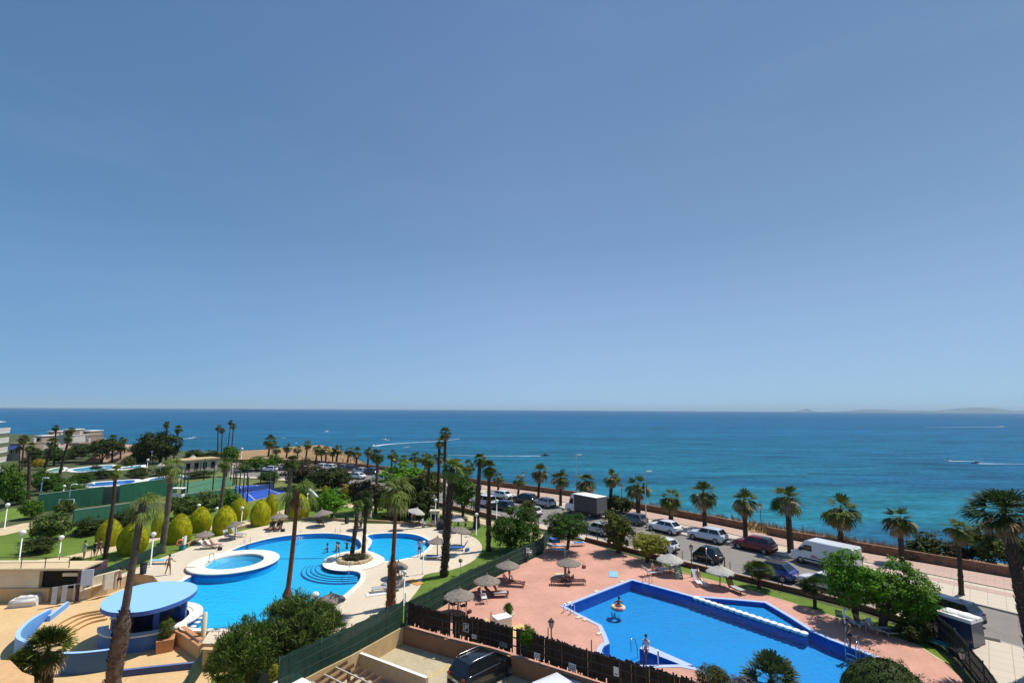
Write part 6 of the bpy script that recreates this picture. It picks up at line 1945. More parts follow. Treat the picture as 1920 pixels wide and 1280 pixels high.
# white delivery van
def van(label, px, py, m, heading, L=5.9, W=2.05, H=2.45, stripe=True, roof_m=None, z=0.0, side_m=None):
    t = empty('delivery_van', G(px, py, z), label, 'van', rz=heading)
    prof = [(-L / 2, .42), (-L / 2, H - .12), (-L / 2 + .12, H), (L / 2 - 1.75, H), (L / 2 - 1.45, H - .12), (L / 2 - .72, 1.42), (L / 2 - .12, 1.12), (L / 2, .9), (L / 2, .42)]
    mb = MB(); n = len(prof)
    rows = []
    for s, w_ in ((-1, 1), (1, 1)):
        pass
    vs = []
    for y, k in ((-W / 2, 1), (-W / 2 * .93, 2), (W / 2 * .93, 2), (W / 2, 1)):
        for x, zz in prof:
            q = 0 if k == 2 else 1
            vs.append((x * (1 - .012 * q), y * (1 if zz < 1.4 else (.965 if q else .975)), zz - (.06 if q and zz > 1.5 else 0)))
    fs = []
    for i in range(3):
        for k in range(n): fs.append((i * n + k, (i + 1) * n + k, (i + 1) * n + (k + 1) % n, i * n + (k + 1) % n))
    fs.append(tuple(reversed(range(n)))); fs.append(tuple(3 * n + k for k in range(n)))
    mb.add(vs, fs); part('body', mb, side_m or m, t)
    a, b = Vector((L / 2 - .72, 0, 1.42)), Vector((L / 2 - 1.45, 0, H - .12))
    q = [a + Vector((0, W / 2 * .9, 0)), a - Vector((0, W / 2 * .9, 0)), b - Vector((0, W / 2 * .86, 0)), b + Vector((0, W / 2 * .86, 0))]
    mb = MB(); pane(mb, q, .02, .98, .05, .88, .015); part('windscreen', mb, m_cglass, t)
    for s in (1, -1):
        mb = MB(); mb.add([(L / 2 - .95, s * (W / 2 + .004), 1.42), (L / 2 - 1.45, s * (W / 2 - .02), 1.95), (L / 2 - 2.15, s * (W / 2 - .02), 1.98), (L / 2 - 2.15, s * (W / 2 + .004), 1.40)], [(0, 1, 2, 3)]); part('side_window', mb, m_cglass, t)
        mb = MB(); mb.box((-.2, s * (W / 2 + .006), .62), (L * .62, .03, .14)); part('sill_trim', mb, m_trim, t)
        if stripe:
            mb = MB(); mb.box((-.1, s * (W / 2 + .005), .86), (2.2, .012, .07)); mb.box((.6, s * (W / 2 + .005), 1.02), (.5, .012, .10)); part('stripe', mb, m_tail, t)
        mb = MB(); mb.box((L / 2 - 1.05, s * (W / 2 + .12), 1.5), (.16, .22, .3)); part('mirror', mb, m_trim, t)
        mb = MB(); mb.box((L / 2 - .05, s * W / 2 * .72, .95), (.2, .36, .24), taper=.8); part('headlight', mb, m_head, t)
        mb = MB(); mb.box((-L / 2 + .01, s * W / 2 * .88, 1.1), (.06, .14, .5)); part('taillight', mb, m_tail, t)
        for x in (L / 2 - 1.0, -L / 2 + 1.15):
            mb = MB(); mb.lathe([(.001, 0), (.42, 0), (.42, -.05)], 22); mb.v = [(p, (W / 2 - .01 + c) * s, b_) for p, b_, c in mb.v]; part('wheel_arch', mb, m_trim, t, loc=(x, 0, .36))
            wheel(t, x, s * (W / 2 - .08), .35, s)
    mb = MB(); mb.box((L / 2 + .0, 0, .55), (.1, W * .9, .26)); part('bumper', mb, m_trim, t)
    mb = MB(); mb.box((-L / 2 - .012, 0, .8), (.02, .5, .11)); part('number_plate', mb, m_plate, t)
    if roof_m:
        mb = MB(); mb.box((-.65, 0, H + .06), (L - 2.1, W * .96, .14), taper=.95)
        for k in range(4): mb.box((-2.2 + k * 1.1, 0, H + .15), (.5, W * .7, .08), taper=.8)
        part('roof', mb, roof_m, t)
        mb = MB(); mb.box((-L / 2 - .012, 0, 1.7), (.02, W * .8, .7)); part('rear_window', mb, m_cglass, t)
    return t


van('white delivery van with a thin red stripe parked at the far kerb', 1549, 1062, P_white, road_dir(1549))
t = empty('container', G(1803, 1200, .12), 'dark blue container with a bulging white top behind the right black mesh fence', 'container', rz=road_dir(1776))
part('body', MB().box((0, 0, .75), (2.0, 1.45, 1.5), taper=.96), paint('container_blue', (.015, .028, .085)), t)
mb = MB(); mb.box((0, 0, 1.60), (2.02, 1.5, .2), taper=.95); mb.sphere((-.45, 0, 1.66), .55, 6, sz=.45); mb.sphere((.45, .05, 1.66), .55, 6, sz=.42); part('lid', mb, m_white, t)

# box truck
t = empty('box_truck', G(1097, 965, 0), 'box truck with a white cab and grey canvas load box', 'truck', rz=road_dir(1097))
mb = MB(); mb.box((-1.1, 0, 1.85), (4.5, 2.3, 2.25)); part('load_box', mb, mat('grey_canvas', (.085, .08, .075), rough=.9, var=.15, scale=1.2), t)
mb = MB(); mb.box((-1.1, 0, 3.0), (4.54, 2.34, .07)); part('box_roof', mb, m_white, t)
mb = MB(); mb.box((-3.36, 0, 1.85), (.03, 2.2, 2.1)); part('rear_door', mb, mat('box_rear', (.20, .19, .175), rough=.8, var=.2), t)
mb = MB()
pr = [(1.25, .55), (1.25, 2.9), (1.55, 3.0), (2.0, 2.75), (2.45, 1.5), (3.15, 1.25), (3.25, .9), (3.25, .5)]
loop = [(x, -1.0, z) for x, z in pr]; n = len(pr)
mb.add([(x, -1.0, z) for x, z in pr] + [(x, 1.0, z) for x, z in pr], [tuple(range(n)), tuple(n + k for k in reversed(range(n)))] + [(k, n + k, n + (k + 1) % n, (k + 1) % n) for k in range(n)])
part('cab', mb, P_white, t)
q = [Vector((2.45, .93, 1.5)), Vector((2.45, -.93, 1.5)), Vector((2.0, -.9, 2.75)), Vector((2.0, .9, 2.75))]
mb = MB(); pane(mb, q, .02, .98, .05, .75, .02); part('windscreen', mb, m_cglass, t)
for s in (1, -1):
    mb = MB(); mb.add([(2.35, s * 1.012, 1.5), (1.98, s * 1.012, 2.3), (1.45, s * 1.012, 2.3), (1.45, s * 1.012, 1.5)], [(0, 1, 2, 3)]); part('side_window', mb, m_cglass, t)
    mb = MB(); mb.box((-1.1, s * .9, .62), (4.5, .12, .25)); part('chassis_rail', mb, m_trim, t)
    for x in (2.4, -1.9): wheel(t, x, s * .92, .38, s)
    mb = MB(); mb.box((3.2, s * .75, .95), (.16, .34, .22)); part('headlight', mb, m_head, t)

# the two vehicles in the yard
hd = math.atan2(*(lambda a, b: (b.y - a.y, b.x - a.x))(G(868, 1262, -1), G(944, 1226, -1)))
car('black car with roof rails parked in the concrete yard', 'suv', 906, 1272, P_black, hd, z=PARK_Z, rails=True)
car('white car cut off at the bottom edge of the concrete yard', 'hatch', 1052, 1322, P_white, hd - .15, z=PARK_Z)

# ================================================================ boats
m_foam = mat('foam', (.52, .62, .68), rough=.9, var=.35, scale=.12)


def boat(label, px, py, L, heading, kind='motor', m=None):
    P = G(px, py, SEA)
    t = empty('motorboat' if kind != 'jet' else 'jet_ski', P, label, 'boat' if kind != 'jet' else 'jet ski', rz=heading)
    mb = MB(); st = []
    for f, w_, lo, hi in ((0, .8, .0, .55), (.3, 1, -.1, .55), (.6, .95, -.1, .62), (.85, .55, .05, .75), (1, .04, .4, .85)):
        x = (f - .5) * L; W = L * .16 * w_
        st.append([(x, -W, hi * L * .12), (x, -W * .75, lo * L * .1), (x, 0, lo * L * .1 - .1), (x, W * .75, lo * L * .1), (x, W, hi * L * .12)])
    vs = [v for r_ in st for v in r_]
    mb.add(vs, [(i * 5 + k, (i + 1) * 5 + k, (i + 1) * 5 + (k + 1) % 5, i * 5 + (k + 1) % 5) for i in range(4) for k in range(5)] + [(0, 1, 2, 3, 4)])
    part('hull', mb, m or m_wplast, t)
    if kind == 'jet':
        part('seat', MB().box((-.2 * L, 0, .16 * L), (.4 * L, .1 * L, .12 * L), taper=.8), m_cloth_d, t)
        part('handlebar', MB().tube([(.05 * L, 0, .1 * L), (0, 0, .25 * L), (0, .1 * L, .26 * L)], .04), m_cloth_d, t)
    else:
        part('cabin', MB().box((.05 * L, 0, .13 * L), (.3 * L, .2 * L, .13 * L), taper=.75), m or m_wplast, t)
        part('windscreen', MB().box((.2 * L, 0, .15 * L), (.03, .17 * L, .07 * L)), m_cglass, t)
        if kind == 'sail': part('mast', MB().tube([(0, 0, 0), (0, 0, L * 1.2)], .06), m_wplast, t)
    return t


def wake(label, pts, w0, w1):
    P = smooth_px(GP(pts, SEA + .06), False, 4)
    mb = MB(); n = len(P); rs = random.Random(5)
    for i in range(n - 1):
        a, b = Vector(P[i]), Vector(P[i + 1]); d = (b - a).normalized(); s = Vector((-d.y, d.x, 0))
        wa = (w0 + (w1 - w0) * i / (n - 1)) / 2 * rs.uniform(.9, 1.1); wb = (w0 + (w1 - w0) * (i + 1) / (n - 1)) / 2
        mb.quad(a + s * wa, a - s * wa, b - s * wb, b + s * wb)
    o = mb.build('foam', m_foam); o['kind'] = 'stuff'; o['label'] = label
    return o


def hdg(a, b): A, B = G(*a, SEA), G(*b, SEA); return math.atan2(B.y - A.y, B.x - A.x)


wake('long white foam wake curving on the sea left of the tall palm pair', [(700, 836.5), (722, 833), (760, 830), (800, 828.2), (830, 826), (862, 822)], 4, 1.2)
boat('small boat at the tip of the long curving wake', 700, 837, 6, hdg((730, 834), (700, 837)))
wake('straight white foam wake right of the thin palm trunks', [(1014, 854.2), (960, 854.5), (905, 854), (840, 852.5)], 1.6, .6)
boat('dark speedboat at the right end of the straight wake', 1021, 854, 5, hdg((960, 854.5), (1021, 854)), m=m_cloth_d)
wake('short white wake right of the dark pines', [(335, 822), (350, 821.8), (362, 821.5)], 7, 3)
boat('small white boat at the short wake by the dark pines', 363, 821.5, 7, 0.1)
boat('small white motorboat above the long curving wake', 722, 825, 6, 3.0)
boat('small white motorboat just above the distant palms', 764, 839, 4.5, .2)
boat('tiny white motorboat far out on the open sea above the headland', 612, 809.5, 6, 1)
boat('white motorboat above the ochre headland', 532, 822, 5, 0)
boat('tiny white motorboat near the headland shore', 555, 831, 2.5, 1)
wake('faint thin wake far out on the right', [(1880, 800), (1800, 800.5), (1735, 801)], 6, 2)
boat('far white speedboat at the end of the faint wake', 1880, 800, 11, 0)
wake('thin wake of the left jet ski', [(1778, 863.5), (1800, 864), (1840, 863.3)], 2.2, .4)
boat('left one of two jet skis on the right part of the sea', 1775, 863.5, 4, PI, 'jet', m_wplast)
wake('thin wake of the right jet ski', [(1832, 868.5), (1870, 869), (1940, 869.5)], 2.2, .5)
boat('right one of two jet skis on the right part of the sea', 1829, 868.3, 4, PI, 'jet', m_cloth_d)
# ================================================================ courts, far pools, houses
m_court = mat('court_blue', (.022, .085, .42), rough=.8, var=.08, scale=.5)
m_courtg = mat('court_green', (.06, .17, .09), rough=.85, var=.1, scale=.4)
m_line_w = mat('court_line', (.62, .62, .62), rough=.7)
ct = GP([(439, 911), (488, 908.5), (537, 922), (464, 941)], .03)
mb = MB(); mb.sheet(ct)
o = mb.build('court', m_court); o['kind'] = 'structure'
V = [Vector(p) for p in ct]
mb = MB()
Z = Vector((0, 0, .012))
for a, b in ((.0, .0), (1, 1), (.5, .5)): mb.ribbon([V[0].lerp(V[3], a) + Z, V[1].lerp(V[2], a) + Z], .12)
for u in (.18, .82): mb.ribbon([V[0].lerp(V[1], u) + Z * 1.3, V[3].lerp(V[2], u) + Z * 1.3], .12)
o = mb.build('court_lines', m_line_w); o['kind'] = 'structure'
a, b = V[0].lerp(V[3], .5), V[1].lerp(V[2], .5)
t = empty('court_net', a, 'dark net across the blue padel court', 'net')
part('net', MB().wall([(0, 0, 0), tuple(b - a)], .03, .9), mat('net_dark', (.05, .10, .30), rough=.9), t)
for q in (Vector(), b - a): part('post', MB().tube([tuple(q), tuple(q + Vector((0, 0, 1)))], .05), m_iron, t)


def cage(label, corners, h, step):
    """tall thin posts with wires round a court"""
    C = [Vector(c) for c in corners]; O = C[0]
    t = empty('court_cage', O, label, 'cage')
    for a, b in zip(C, C[1:] + C[:1]):
        n = max(2, int((b - a).length / step))
        for k in range(n):
            q = a.lerp(b, k / n) - O
            part('post', MB().tube([tuple(q), tuple(q + Vector((0, 0, h)))], .10, 6), m_post2, t)
    mb = MB()
    for zz in (h, h * .66, h * .33):
        mb.tube([tuple(c - O + Vector((0, 0, zz))) for c in C + C[:1]], .025, 4)
    part('wire', mb, m_post2, t)
    return t


m_post2 = mat('dark_green_post', (.02, .045, .035), rough=.7)
cage('tall dark green posts of the cage round the blue padel court', [V[i] + (V[i] - sum(V, Vector()) / 4) * .06 for i in range(4)], 4.2, 4.6)
g4 = GP([(333, 908), (425, 893), (440, 908), (350, 932)], .025)
mb = MB(); mb.sheet(g4); o = mb.build('green_court', m_courtg); o['kind'] = 'structure'
cage('tall dark posts of the cage round the green court', [Vector(p) for p in g4], 4.6, 5.5)


def screen(label, a, b, top_a, top_b, m=None, cap=True):
    A, B = G(*a, 0), G(*b, 0)
    ha, hb = AT(top_a[0], top_a[1], A.y).z, AT(top_b[0], top_b[1], B.y).z
    t = empty('screen_wall', A, label, 'court wall')
    d = B - A
    part('panel', MB().wall([(0, 0, 0), tuple(d * .5), tuple(d)], .12, [ha, (ha + hb) / 2, hb]), m or m_screen, t)
    n = 9
    for k in range(n + 1):
        q = d * (k / n); part('post', MB().tube([tuple(q), (q.x, q.y, (ha + (hb - ha) * k / n) + .05)], .07, 6), m_post2, t)
    if cap:
        o = MB(); o.wall([(0, 0, ha + .002), (d.x, d.y, hb + .002)], .16, .08); part('cap', o, m_pale, t)


m_pale = mat('pale_green_cap', (.30, .42, .34), rough=.7)
m_screen2 = mat('green_wall_light', (.055, .19, .12), rough=.85, var=.1, scale=.5)
screen('big green windscreen wall of the left court', (69, 960), (191, 946), (63, 927), (198, 912))
screen('green windscreen wall right of the big one, behind the palm', (222, 942), (330, 927), (222, 909), (330, 894))
screen('short dark green return wall between the two windscreen walls', (191, 946), (222, 942), (196, 913), (218, 912), m_gmesh2, False)
screen('light green front wall below the windscreen walls', (136, 984), (240, 970), (136, 957), (240, 943), m_screen2)
screen('light green low wall behind the dark shrubs in front of the padel court', (345, 950), (443, 934), (345, 926), (441, 915), m_screen2)
simple('goal_frame', 'pale blue metal frame standing in front of the big green windscreen wall', 'goal', 122, 962, [('frame', MB().tube([(-1.1, 0, 0), (-1.1, 0, 2.0), (1.1, 0, 2.0), (1.1, 0, 0)], .07, 6), m_pale), ('net', MB().box((0, .3, 1.0), (2.1, .04, 1.9)), m_courtg)], 0)
simple('golf_cart', 'white roofed cart by the court return wall', 'cart', 332, 935, [('roof', MB().box((0, 0, 1.8), (2.2, 1.3, .12), taper=.95), m_white), ('body', MB().box((0, 0, .55), (2.3, 1.2, .6), taper=.9), m_wplast), ('post', MB().tube([(-.9, -.5, .8), (-.95, -.5, 1.8)], .05), m_iron), ('post', MB().tube([(.9, -.5, .8), (.95, -.5, 1.8)], .05), m_iron), ('windscreen', MB().box((.95, 0, 1.3), (.04, 1.1, .8)), m_cglass), ('wheel', MB().lathe([(.001, -.1), (.3, -.1), (.3, .1), (.001, .1)], 12), m_tyre)])

# far pools
def farpool(label, px, mwat, rim=1.2):
    loop = GP(px, .02)
    t = empty('swimming_pool', (0, 0, 0), label, 'pool')
    mb = MB(); mb.sheet(loop, z=.05); part('water', mb, mwat, t)
    mb = MB(); ring(mb, loop, rim, -.05, .10, inner_skirt=True); part('coping', mb, m_white, t)


m_fp1 = mat('far_pool_pale', (.10, .42, .62), rough=.15, var=.12, scale=.3, spec=.5)
m_fp2 = mat('far_pool_deep', (.025, .19, .60), rough=.15, var=.1, scale=.3, spec=.5)
m_fp3 = mat('far_pool_green', (.10, .30, .19), rough=.3, var=.1, scale=.3)
farpool('far pale blue pool in front of the stone bank', smooth_px([(135, 880), (160, 876), (200, 872), (212, 874), (205, 880), (170, 883), (145, 884)]), m_fp1)
farpool('far green shallow basin beside the far pale pool', smooth_px([(92, 882), (105, 878), (118, 877), (118, 882), (95, 885)]), m_fp3, .8)
farpool('far pale basin right of the stone bank', [(232, 876), (265, 872), (264, 876), (230, 880)], m_fp1)
farpool('far blue pool behind the big green windscreen wall', smooth_px([(166, 912), (170, 906), (205, 903), (250, 900), (245, 906), (195, 911)]), m_fp2)
farpool('far blue pool behind the right windscreen wall', smooth_px([(280, 899), (300, 895), (335, 892), (342, 896), (315, 901), (285, 903)]), m_fp2)
m_bank = mat('stone_bank', (.46, .30, .20), rough=.95, var=.25, scale=.35, bump=.5)
bk = smooth_px([(144, 871), (165, 868), (195, 866), (225, 867), (238, 870)], False, 4)
mb = MB(); lo = [G(x, y, 0) for x, y in bk]
hb = [.3 + 4.2 * math.sin(PI * (i + 1) / (len(bk) + 1)) ** .6 for i in range(len(bk))]
rows = [[(p.x, p.y + 7 * f, hb[i] * f ** .8 + .25 * mnoise.noise(Vector((i * .7, f * 4, 1))) * (0 < f < 1)) for i, p in enumerate(lo)] for f in (0, .2, .4, .6, .8, 1)]
rows.append([(x, y + 4, -.1) for x, y, z in rows[-1]])
n = len(lo)
mb.add([v for r_ in rows for v in r_], [(j * n + i, j * n + i + 1, (j + 1) * n + i + 1, (j + 1) * n + i) for j in range(len(rows) - 1) for i in range(n - 1)], 0, True)
tag(mb.build('stone_bank', m_bank), 'pale orange stone bank behind the far pool', 'bank')
# stone pavilion
A, B = G(342, 887), G(407, 881)
t = empty('pavilion', A, 'long low pavilion with pale walls and tan roof beyond the courts', 'building', rz=math.atan2((B - A).y, (B - A).x))
Lp = (B - A).length
part('wall', MB().box((Lp / 2, 2, 1.4), (Lp, 4, 2.8)), mat('pavilion_wall', (.50, .42, .36), rough=.9, var=.12, scale=.4), t)
part('roof', MB().box((Lp / 2, 2, 2.95), (Lp + .8, 5, .3)), m_tan, t)
for k in range(4): part('window', MB().box((Lp * (.14 + .24 * k), -.02, 1.5), (.9, .08, 1.5)), m_black, t)
part('door', MB().box((Lp * .5, -.03, 1.1), (.12, .1, 2.2)), m_iron, t)
for lab, x, y, hw in (('far white parasol roof by the dark hedge', 360, 866, 8), ('far white parasol roof left of the drooping palm', 300, 884, 9), ('far pale parasol by the pavilion', 425, 885, 10)):
    B = G(x, y + 8); k = ppm(B)
    t = empty('garden_parasol', B, lab, 'parasol', 'far pale parasols')
    part('pole', MB().tube([(0, 0, 0), (0, 0, 2.4)], .05), m_wplast, t); part('cloth', MB().lathe([(hw / k, 2.3), (hw / k * .5, 2.7), (.05, 3.0)], 16), m_thatchl, t)

# houses on the left
m_h1 = mat('house_tan', (.36, .28, .21), rough=.9, var=.08, scale=.3); m_h2 = mat('house_pale', (.56, .52, .47), rough=.9, var=.07, scale=.3); m_h3 = mat('house_brown', (.27, .20, .16), rough=.9, var=.08, scale=.3)
m_rooft = mat('roof_tile', (.36, .24, .17), rough=.9, var=.15, scale=1)
m_awn = mat('awning_blue', (.03, .05, .17), rough=.8, var=.1)


def villa(label, x0, x1, yb, yt, depth, wm, roof='flat', windows=2, awning=False, upper=None, z=0.0):
    A, B = G(x0, yb, z), G(x1, yb, z)
    h = AT((x0 + x1) / 2, yt, A.y).z - z; w_ = (B - A).length
    t = empty('villa', A, label, 'house', 'terraced villas above the sea', rz=math.atan2((B - A).y, (B - A).x))
    part('wall', MB().box((w_ / 2, depth / 2, h / 2), (w_, depth, h)), wm, t)
    if roof == 'flat':
        mb = MB(); mb.wall([(0, 0, h), (w_, 0, h), (w_, depth, h), (0, depth, h), (0, .01, h)], .25, .35)
        mb.box((w_ / 2, depth / 2, h + .05), (w_ - .2, depth - .2, .1)); part('roof', mb, wm, t)
    else:
        mb = MB(); mb.add([(-.3, -.4, h), (w_ + .3, -.4, h), (w_ + .3, depth * .8, h + 1.6), (-.3, depth * .8, h + 1.6), (-.3, depth + .3, h), (w_ + .3, depth + .3, h)], [(0, 1, 2, 3), (3, 2, 5, 4), (0, 3, 4), (1, 5, 2)]); part('roof', mb, m_rooft, t)
    if upper:
        u0, u1, uh = upper
        o = part('upper_floor', MB().box((w_ * (u0 + u1) / 2, depth * .6, h + uh / 2), (w_ * (u1 - u0), depth * .7, uh)), m_h1, t)
        part('parapet', MB().box((w_ * (u0 + u1) / 2, depth * .6, h + uh + .12), (w_ * (u1 - u0) + .5, depth * .7 + .5, .24)), m_white, o)
        part('window', MB().box((w_ * (u0 + u1) / 2, depth * .25 - .02, h + uh * .5), (w_ * (u1 - u0) * .4, .08, uh * .5)), m_black, o)
    part('chimney', MB().box((w_ * .8, depth * .6, h + .8), (.8, .8, 1.6)), m_h2, t)
    for k in range(windows):
        x = w_ * (k + .6) / (windows + .2)
        f = part('window', MB().box((x, -.02, h * .55), (w_ * .16, .1, h * .32)), m_white, t)
        part('pane', MB().box((x, -.06, h * .55), (w_ * .13, .06, h * .27)), m_black, f)
    part('door', MB().box((w_ * .12, -.03, h * .2), (1.1, .1, h * .4)), m_h3, t)
    if awning: part('awning', MB().add([(w_ * .05, -.1, h * .95), (w_ * .95, -.1, h * .95), (w_ * .95, -2.2, h * .7), (w_ * .05, -2.2, h * .7)], [(0, 3, 2, 1)]), m_awn, t)


villa('tan villa with a blue awning next to the white apartment block', 14, 35, 863, 833, 8, m_h1, awning=True)
villa('pale villa behind the thin far palms', 38, 66, 858, 832, 8, m_h2, windows=3, upper=(.45, .9, 2.2))
villa('tan villa with white frames left of the leaning palm', 68, 90, 856, 842, 7, m_h2, windows=2)
villa('brown villa behind the leaning palm', 92, 116, 852, 843, 8, m_h3, roof='tile', windows=3)
villa('white topped villa on the upper row', 72, 92, 842, 820, 9, m_h2, upper=(.2, .8, 2.0))
villa('pale villa with dark chimney on the upper row', 102, 128, 845, 817, 9, m_h2, upper=(.1, .6, 2.0))
villa('tan villa with white balconies right of the two tiered palm', 127, 146, 850, 832, 8, m_h1, windows=3)
villa('brownish villa on the upper row at the right', 132, 158, 842, 818, 9, m_h3, upper=(.3, .95, 1.8))
villa('small white villa at the right end of the row', 157, 180, 842, 831, 8, m_h2)
# apartment block at the left border
A, B = G(-104, 905), G(-14, 884)
t = empty('apartment_block', A, 'white apartment block with stacked balconies at the left edge', 'building', rz=math.atan2((B - A).y, (B - A).x))
w_ = (B - A).length; top = AT(8, 783, B.y).z
part('wall', MB().box((w_ / 2, 5, top * .46), (w_ - 1, 9, top * .92)), m_h2, t)
nf = 5; fh = top * .9 / nf
for k in range(nf):
    z0 = fh * k
    bal = part('balcony', MB().box((w_ / 2 + .4, -.7, z0 + .15), (w_ + .8, 2.4, .3)), m_white, t)
    part('railing', MB().box((w_ / 2 + .4, -1.85, z0 + .75), (w_ + .8, .12, .95)), m_h2, bal)
    part('window', MB().box((w_ - 3, .46, z0 + fh * .5), (4, .12, fh * .6)), m_black, t)
    part('window', MB().box((w_ + .02 - .55, 4.5, z0 + fh * .5), (.12, 3.0, fh * .5)), m_rooft, t)
mb = MB(); mb.add([(w_ * .3, -1.2, top * .92), (w_ + .6, -1.2, top * .92), (w_ * .3, -1.2, top * 1.02), (w_ * .3, 9.5, top * .92), (w_ + .6, 9.5, top * .92), (w_ * .3, 9.5, top * 1.02)], [(0, 1, 2), (1, 4, 5, 2), (3, 5, 4), (0, 2, 5, 3)]); part('roof', mb, m_white, t)
part('chimney', MB().box((w_ - 2.0, 4, top * 1.03), (2.2, 2.2, top * .14)), m_h2, t)
part('chimney_cap', MB().box((w_ - 2.0, 4, top * 1.11), (2.5, 2.5, .3)), m_iron, t)

m_whites_ = mat('white_towel', (.66, .66, .64), rough=.95, var=.08)
# ================================================================ pergola and corner roofs
t = empty('pergola', G(650, 1262, -.2), 'brown wooden pergola with pale cross battens at the bottom of the picture', 'pergola')
O = t.location
m_beam = mat('brown_beam', (.13, .065, .035), rough=.85, var=.2, scale=2)
m_batt = mat('grey_batten', (.48, .43, .37), rough=.85, var=.1)
d1 = (G(660, 1236, .1) - G(598, 1276, .1)).normalized(); d2 = (G(740, 1286, .1) - G(652, 1246, .1)).normalized()
for k in range(6):
    p = G(650, 1247, .15) + d2 * (k * .62 - .3) - O
    mb = MB(); a = p + d1 * .3; b = p - d1 * 5.5
    ang_ = math.atan2(d1.y, d1.x); mb.box(tuple((a + b) / 2), ((a - b).length, .10, .18), rz=ang_); part('beam', mb, m_beam, t)
for k in range(5):
    p = G(650, 1247, .33) - d1 * (k * .9 + .5) - O
    mb = MB(); a = p - d2 * .5; b = p + d2 * 3.4
    mb.box(tuple((a + b) / 2), ((a - b).length, .07, .06), rz=math.atan2(d2.y, d2.x)); part('batten', mb, m_batt, t)
for p in (G(655, 1252, .0), G(735, 1290, .0)):
    mb = MB(); q = p - O; mb.box((q.x, q.y, -.45), (.16, .16, 1.1)); part('post', mb, m_beam, t)
p = G(555, 1276, .2)
t = empty('flat_canopy', p, 'white flat canopy at the bottom edge next to the pergola', 'canopy', rz=math.atan2(d2.y, d2.x))
part('cloth', MB().box((.3, -.4, 0), (2.3, 1.6, .08)), m_white, t); part('post', MB().box((-.7, .2, -.6), (.08, .08, 1.2)), m_beam, t); part('post', MB().box((1.3, .2, -.6), (.08, .08, 1.2)), m_beam, t)
lp = GP([(-80, 1235), (16, 1238), (38, 1260), (60, 1268), (64, 1340), (-80, 1345)], 4.0)
t = empty('terrace_parapet', (lp[0][0], lp[0][1], 0), 'orange tan parapet of the near building in the bottom left corner', 'parapet')
lp = [(x - lp[0][0], y - lp[0][1], 0) for x, y, z in lp]
mb = MB(); mb.prism(lp, -1.0, 3.9); part('wall', mb, mat('orange_render', (.55, .29, .12), rough=.85, var=.06, scale=1), t)
mb = MB(); mb.prism(shrink(lp, -.06), 3.9, 4.0); part('cap', mb, mat('orange_cap', (.60, .36, .17), rough=.85), t)
for i, (lab, x, y, m, w_) in enumerate((('small dark beach bag on the deck beside the two dark loungers', 530, 996, m_cloth_d, .35), ('blue beach bag beside the raised dark blue lounger', 876, 1033, m_cloth_b, .35), ('pinkish beach bag on the terrace near the lone parasol', 1095, 1064, mat('pink_bag', (.40, .16, .15), rough=.9), .3),
        ('white beach bag by the white lounger right of the lantern', 1322, 1098, m_whites_, .32), ('dark red beach bag beside the chairs of the corner parasol', 880, 1149, m_maroon, .24), ('teal beach bag in the shade of the leafy pair', 1592, 1172, m_cloth_t, .35),
        ('light blue beach bag beside the white bench lounger', 832, 1050, m_cloth_l, .3), ('dark beach bag near the lounger with the reclining pair', 412, 1031, m_cloth_d, .3))):
    t = empty('beach_bag', G(x, y, .02), lab, 'bag', 'beach bags', rz=i)
    part('body', MB().box((0, 0, w_ * .45), (w_ * 1.3, w_ * .7, w_ * .9), taper=1.12), m, t)
    part('handle', MB().tube([(-w_ * .4, 0, w_ * .85), (-w_ * .25, 0, w_ * 1.35), (w_ * .25, 0, w_ * 1.35), (w_ * .4, 0, w_ * .85)], .015, 6), m, t)
for i, (lab, x, y, m) in enumerate((('pale towel lying flat on the deck near the palm shade loungers', 705, 1113, m_whites_), ('light blue towel lying flat on the terrace left of the far pool corner', 1150, 1076, m_cloth_l), ('orange striped towel lying on the deck right of the corner lamp', 778, 1091, mat('orange_towel', (.60, .28, .08), rough=.95)))):
    o = MB().box((0, 0, .02), (1.7, .8, .025)).build('beach_towel', m, loc=G(x, y, .03)); o.rotation_euler = (0, 0, .4 + i); tag(o, lab, 'towel')
bush('small yellow green plant in front of the green mesh at the bottom', 516, 1292, 513, 1262, 26, 34, 'spike', L_lime)
mb = MB(); mb.sheet(GP([(398, 1268), (440, 1258), (490, 1262), (470, 1310), (385, 1320)], PLZ_Z + .02)); struct('corner_lawn', mb, m_grass)
# ================================================================ people
m_skin = mat('skin', (.42, .235, .155), rough=.6, var=.08, scale=8, obj_var=.15)
m_skint = mat('tanned_skin', (.24, .12, .07), rough=.6, var=.08, scale=8)
m_hair = mat('dark_hair', (.02, .014, .010), rough=.7, var=.2)
m_whites = mat('white_cotton', (.72, .72, .71), rough=.9, var=.05)
m_navy = mat('navy_shorts', (.015, .022, .05), rough=.9)
m_floral = mat('pale_blue_dress', (.42, .52, .55), rough=.9, var=.3, scale=9)


def skin_obj(name, verts, edges, rad, m, parent, sub=1):
    me = bpy.data.meshes.new(name); me.from_pydata([tuple(v) for v in verts], edges, []); me.update()
    me.materials.append(m)
    o = bpy.data.objects.new(name, me); COL.objects.link(o); o.parent = parent
    KIDS.setdefault(parent.name, []).append(o)
    mod = o.modifiers.new('skin', 'SKIN'); mod.use_smooth_shade = True
    if not me.skin_vertices: me.attributes  # layer is made with the modifier
    if not me.skin_vertices:
        import bmesh
        bm = bmesh.new(); bm.from_mesh(me); bm.verts.layers.skin.verify(); bm.to_mesh(me); bm.free()
    for i, r in enumerate(rad): me.skin_vertices[0].data[i].radius = (r, r) if not hasattr(r, '__len__') else r
    me.skin_vertices[0].data[0].use_root = True
    s = o.modifiers.new('sub', 'SUBSURF'); s.levels = s.render_levels = sub
    return o


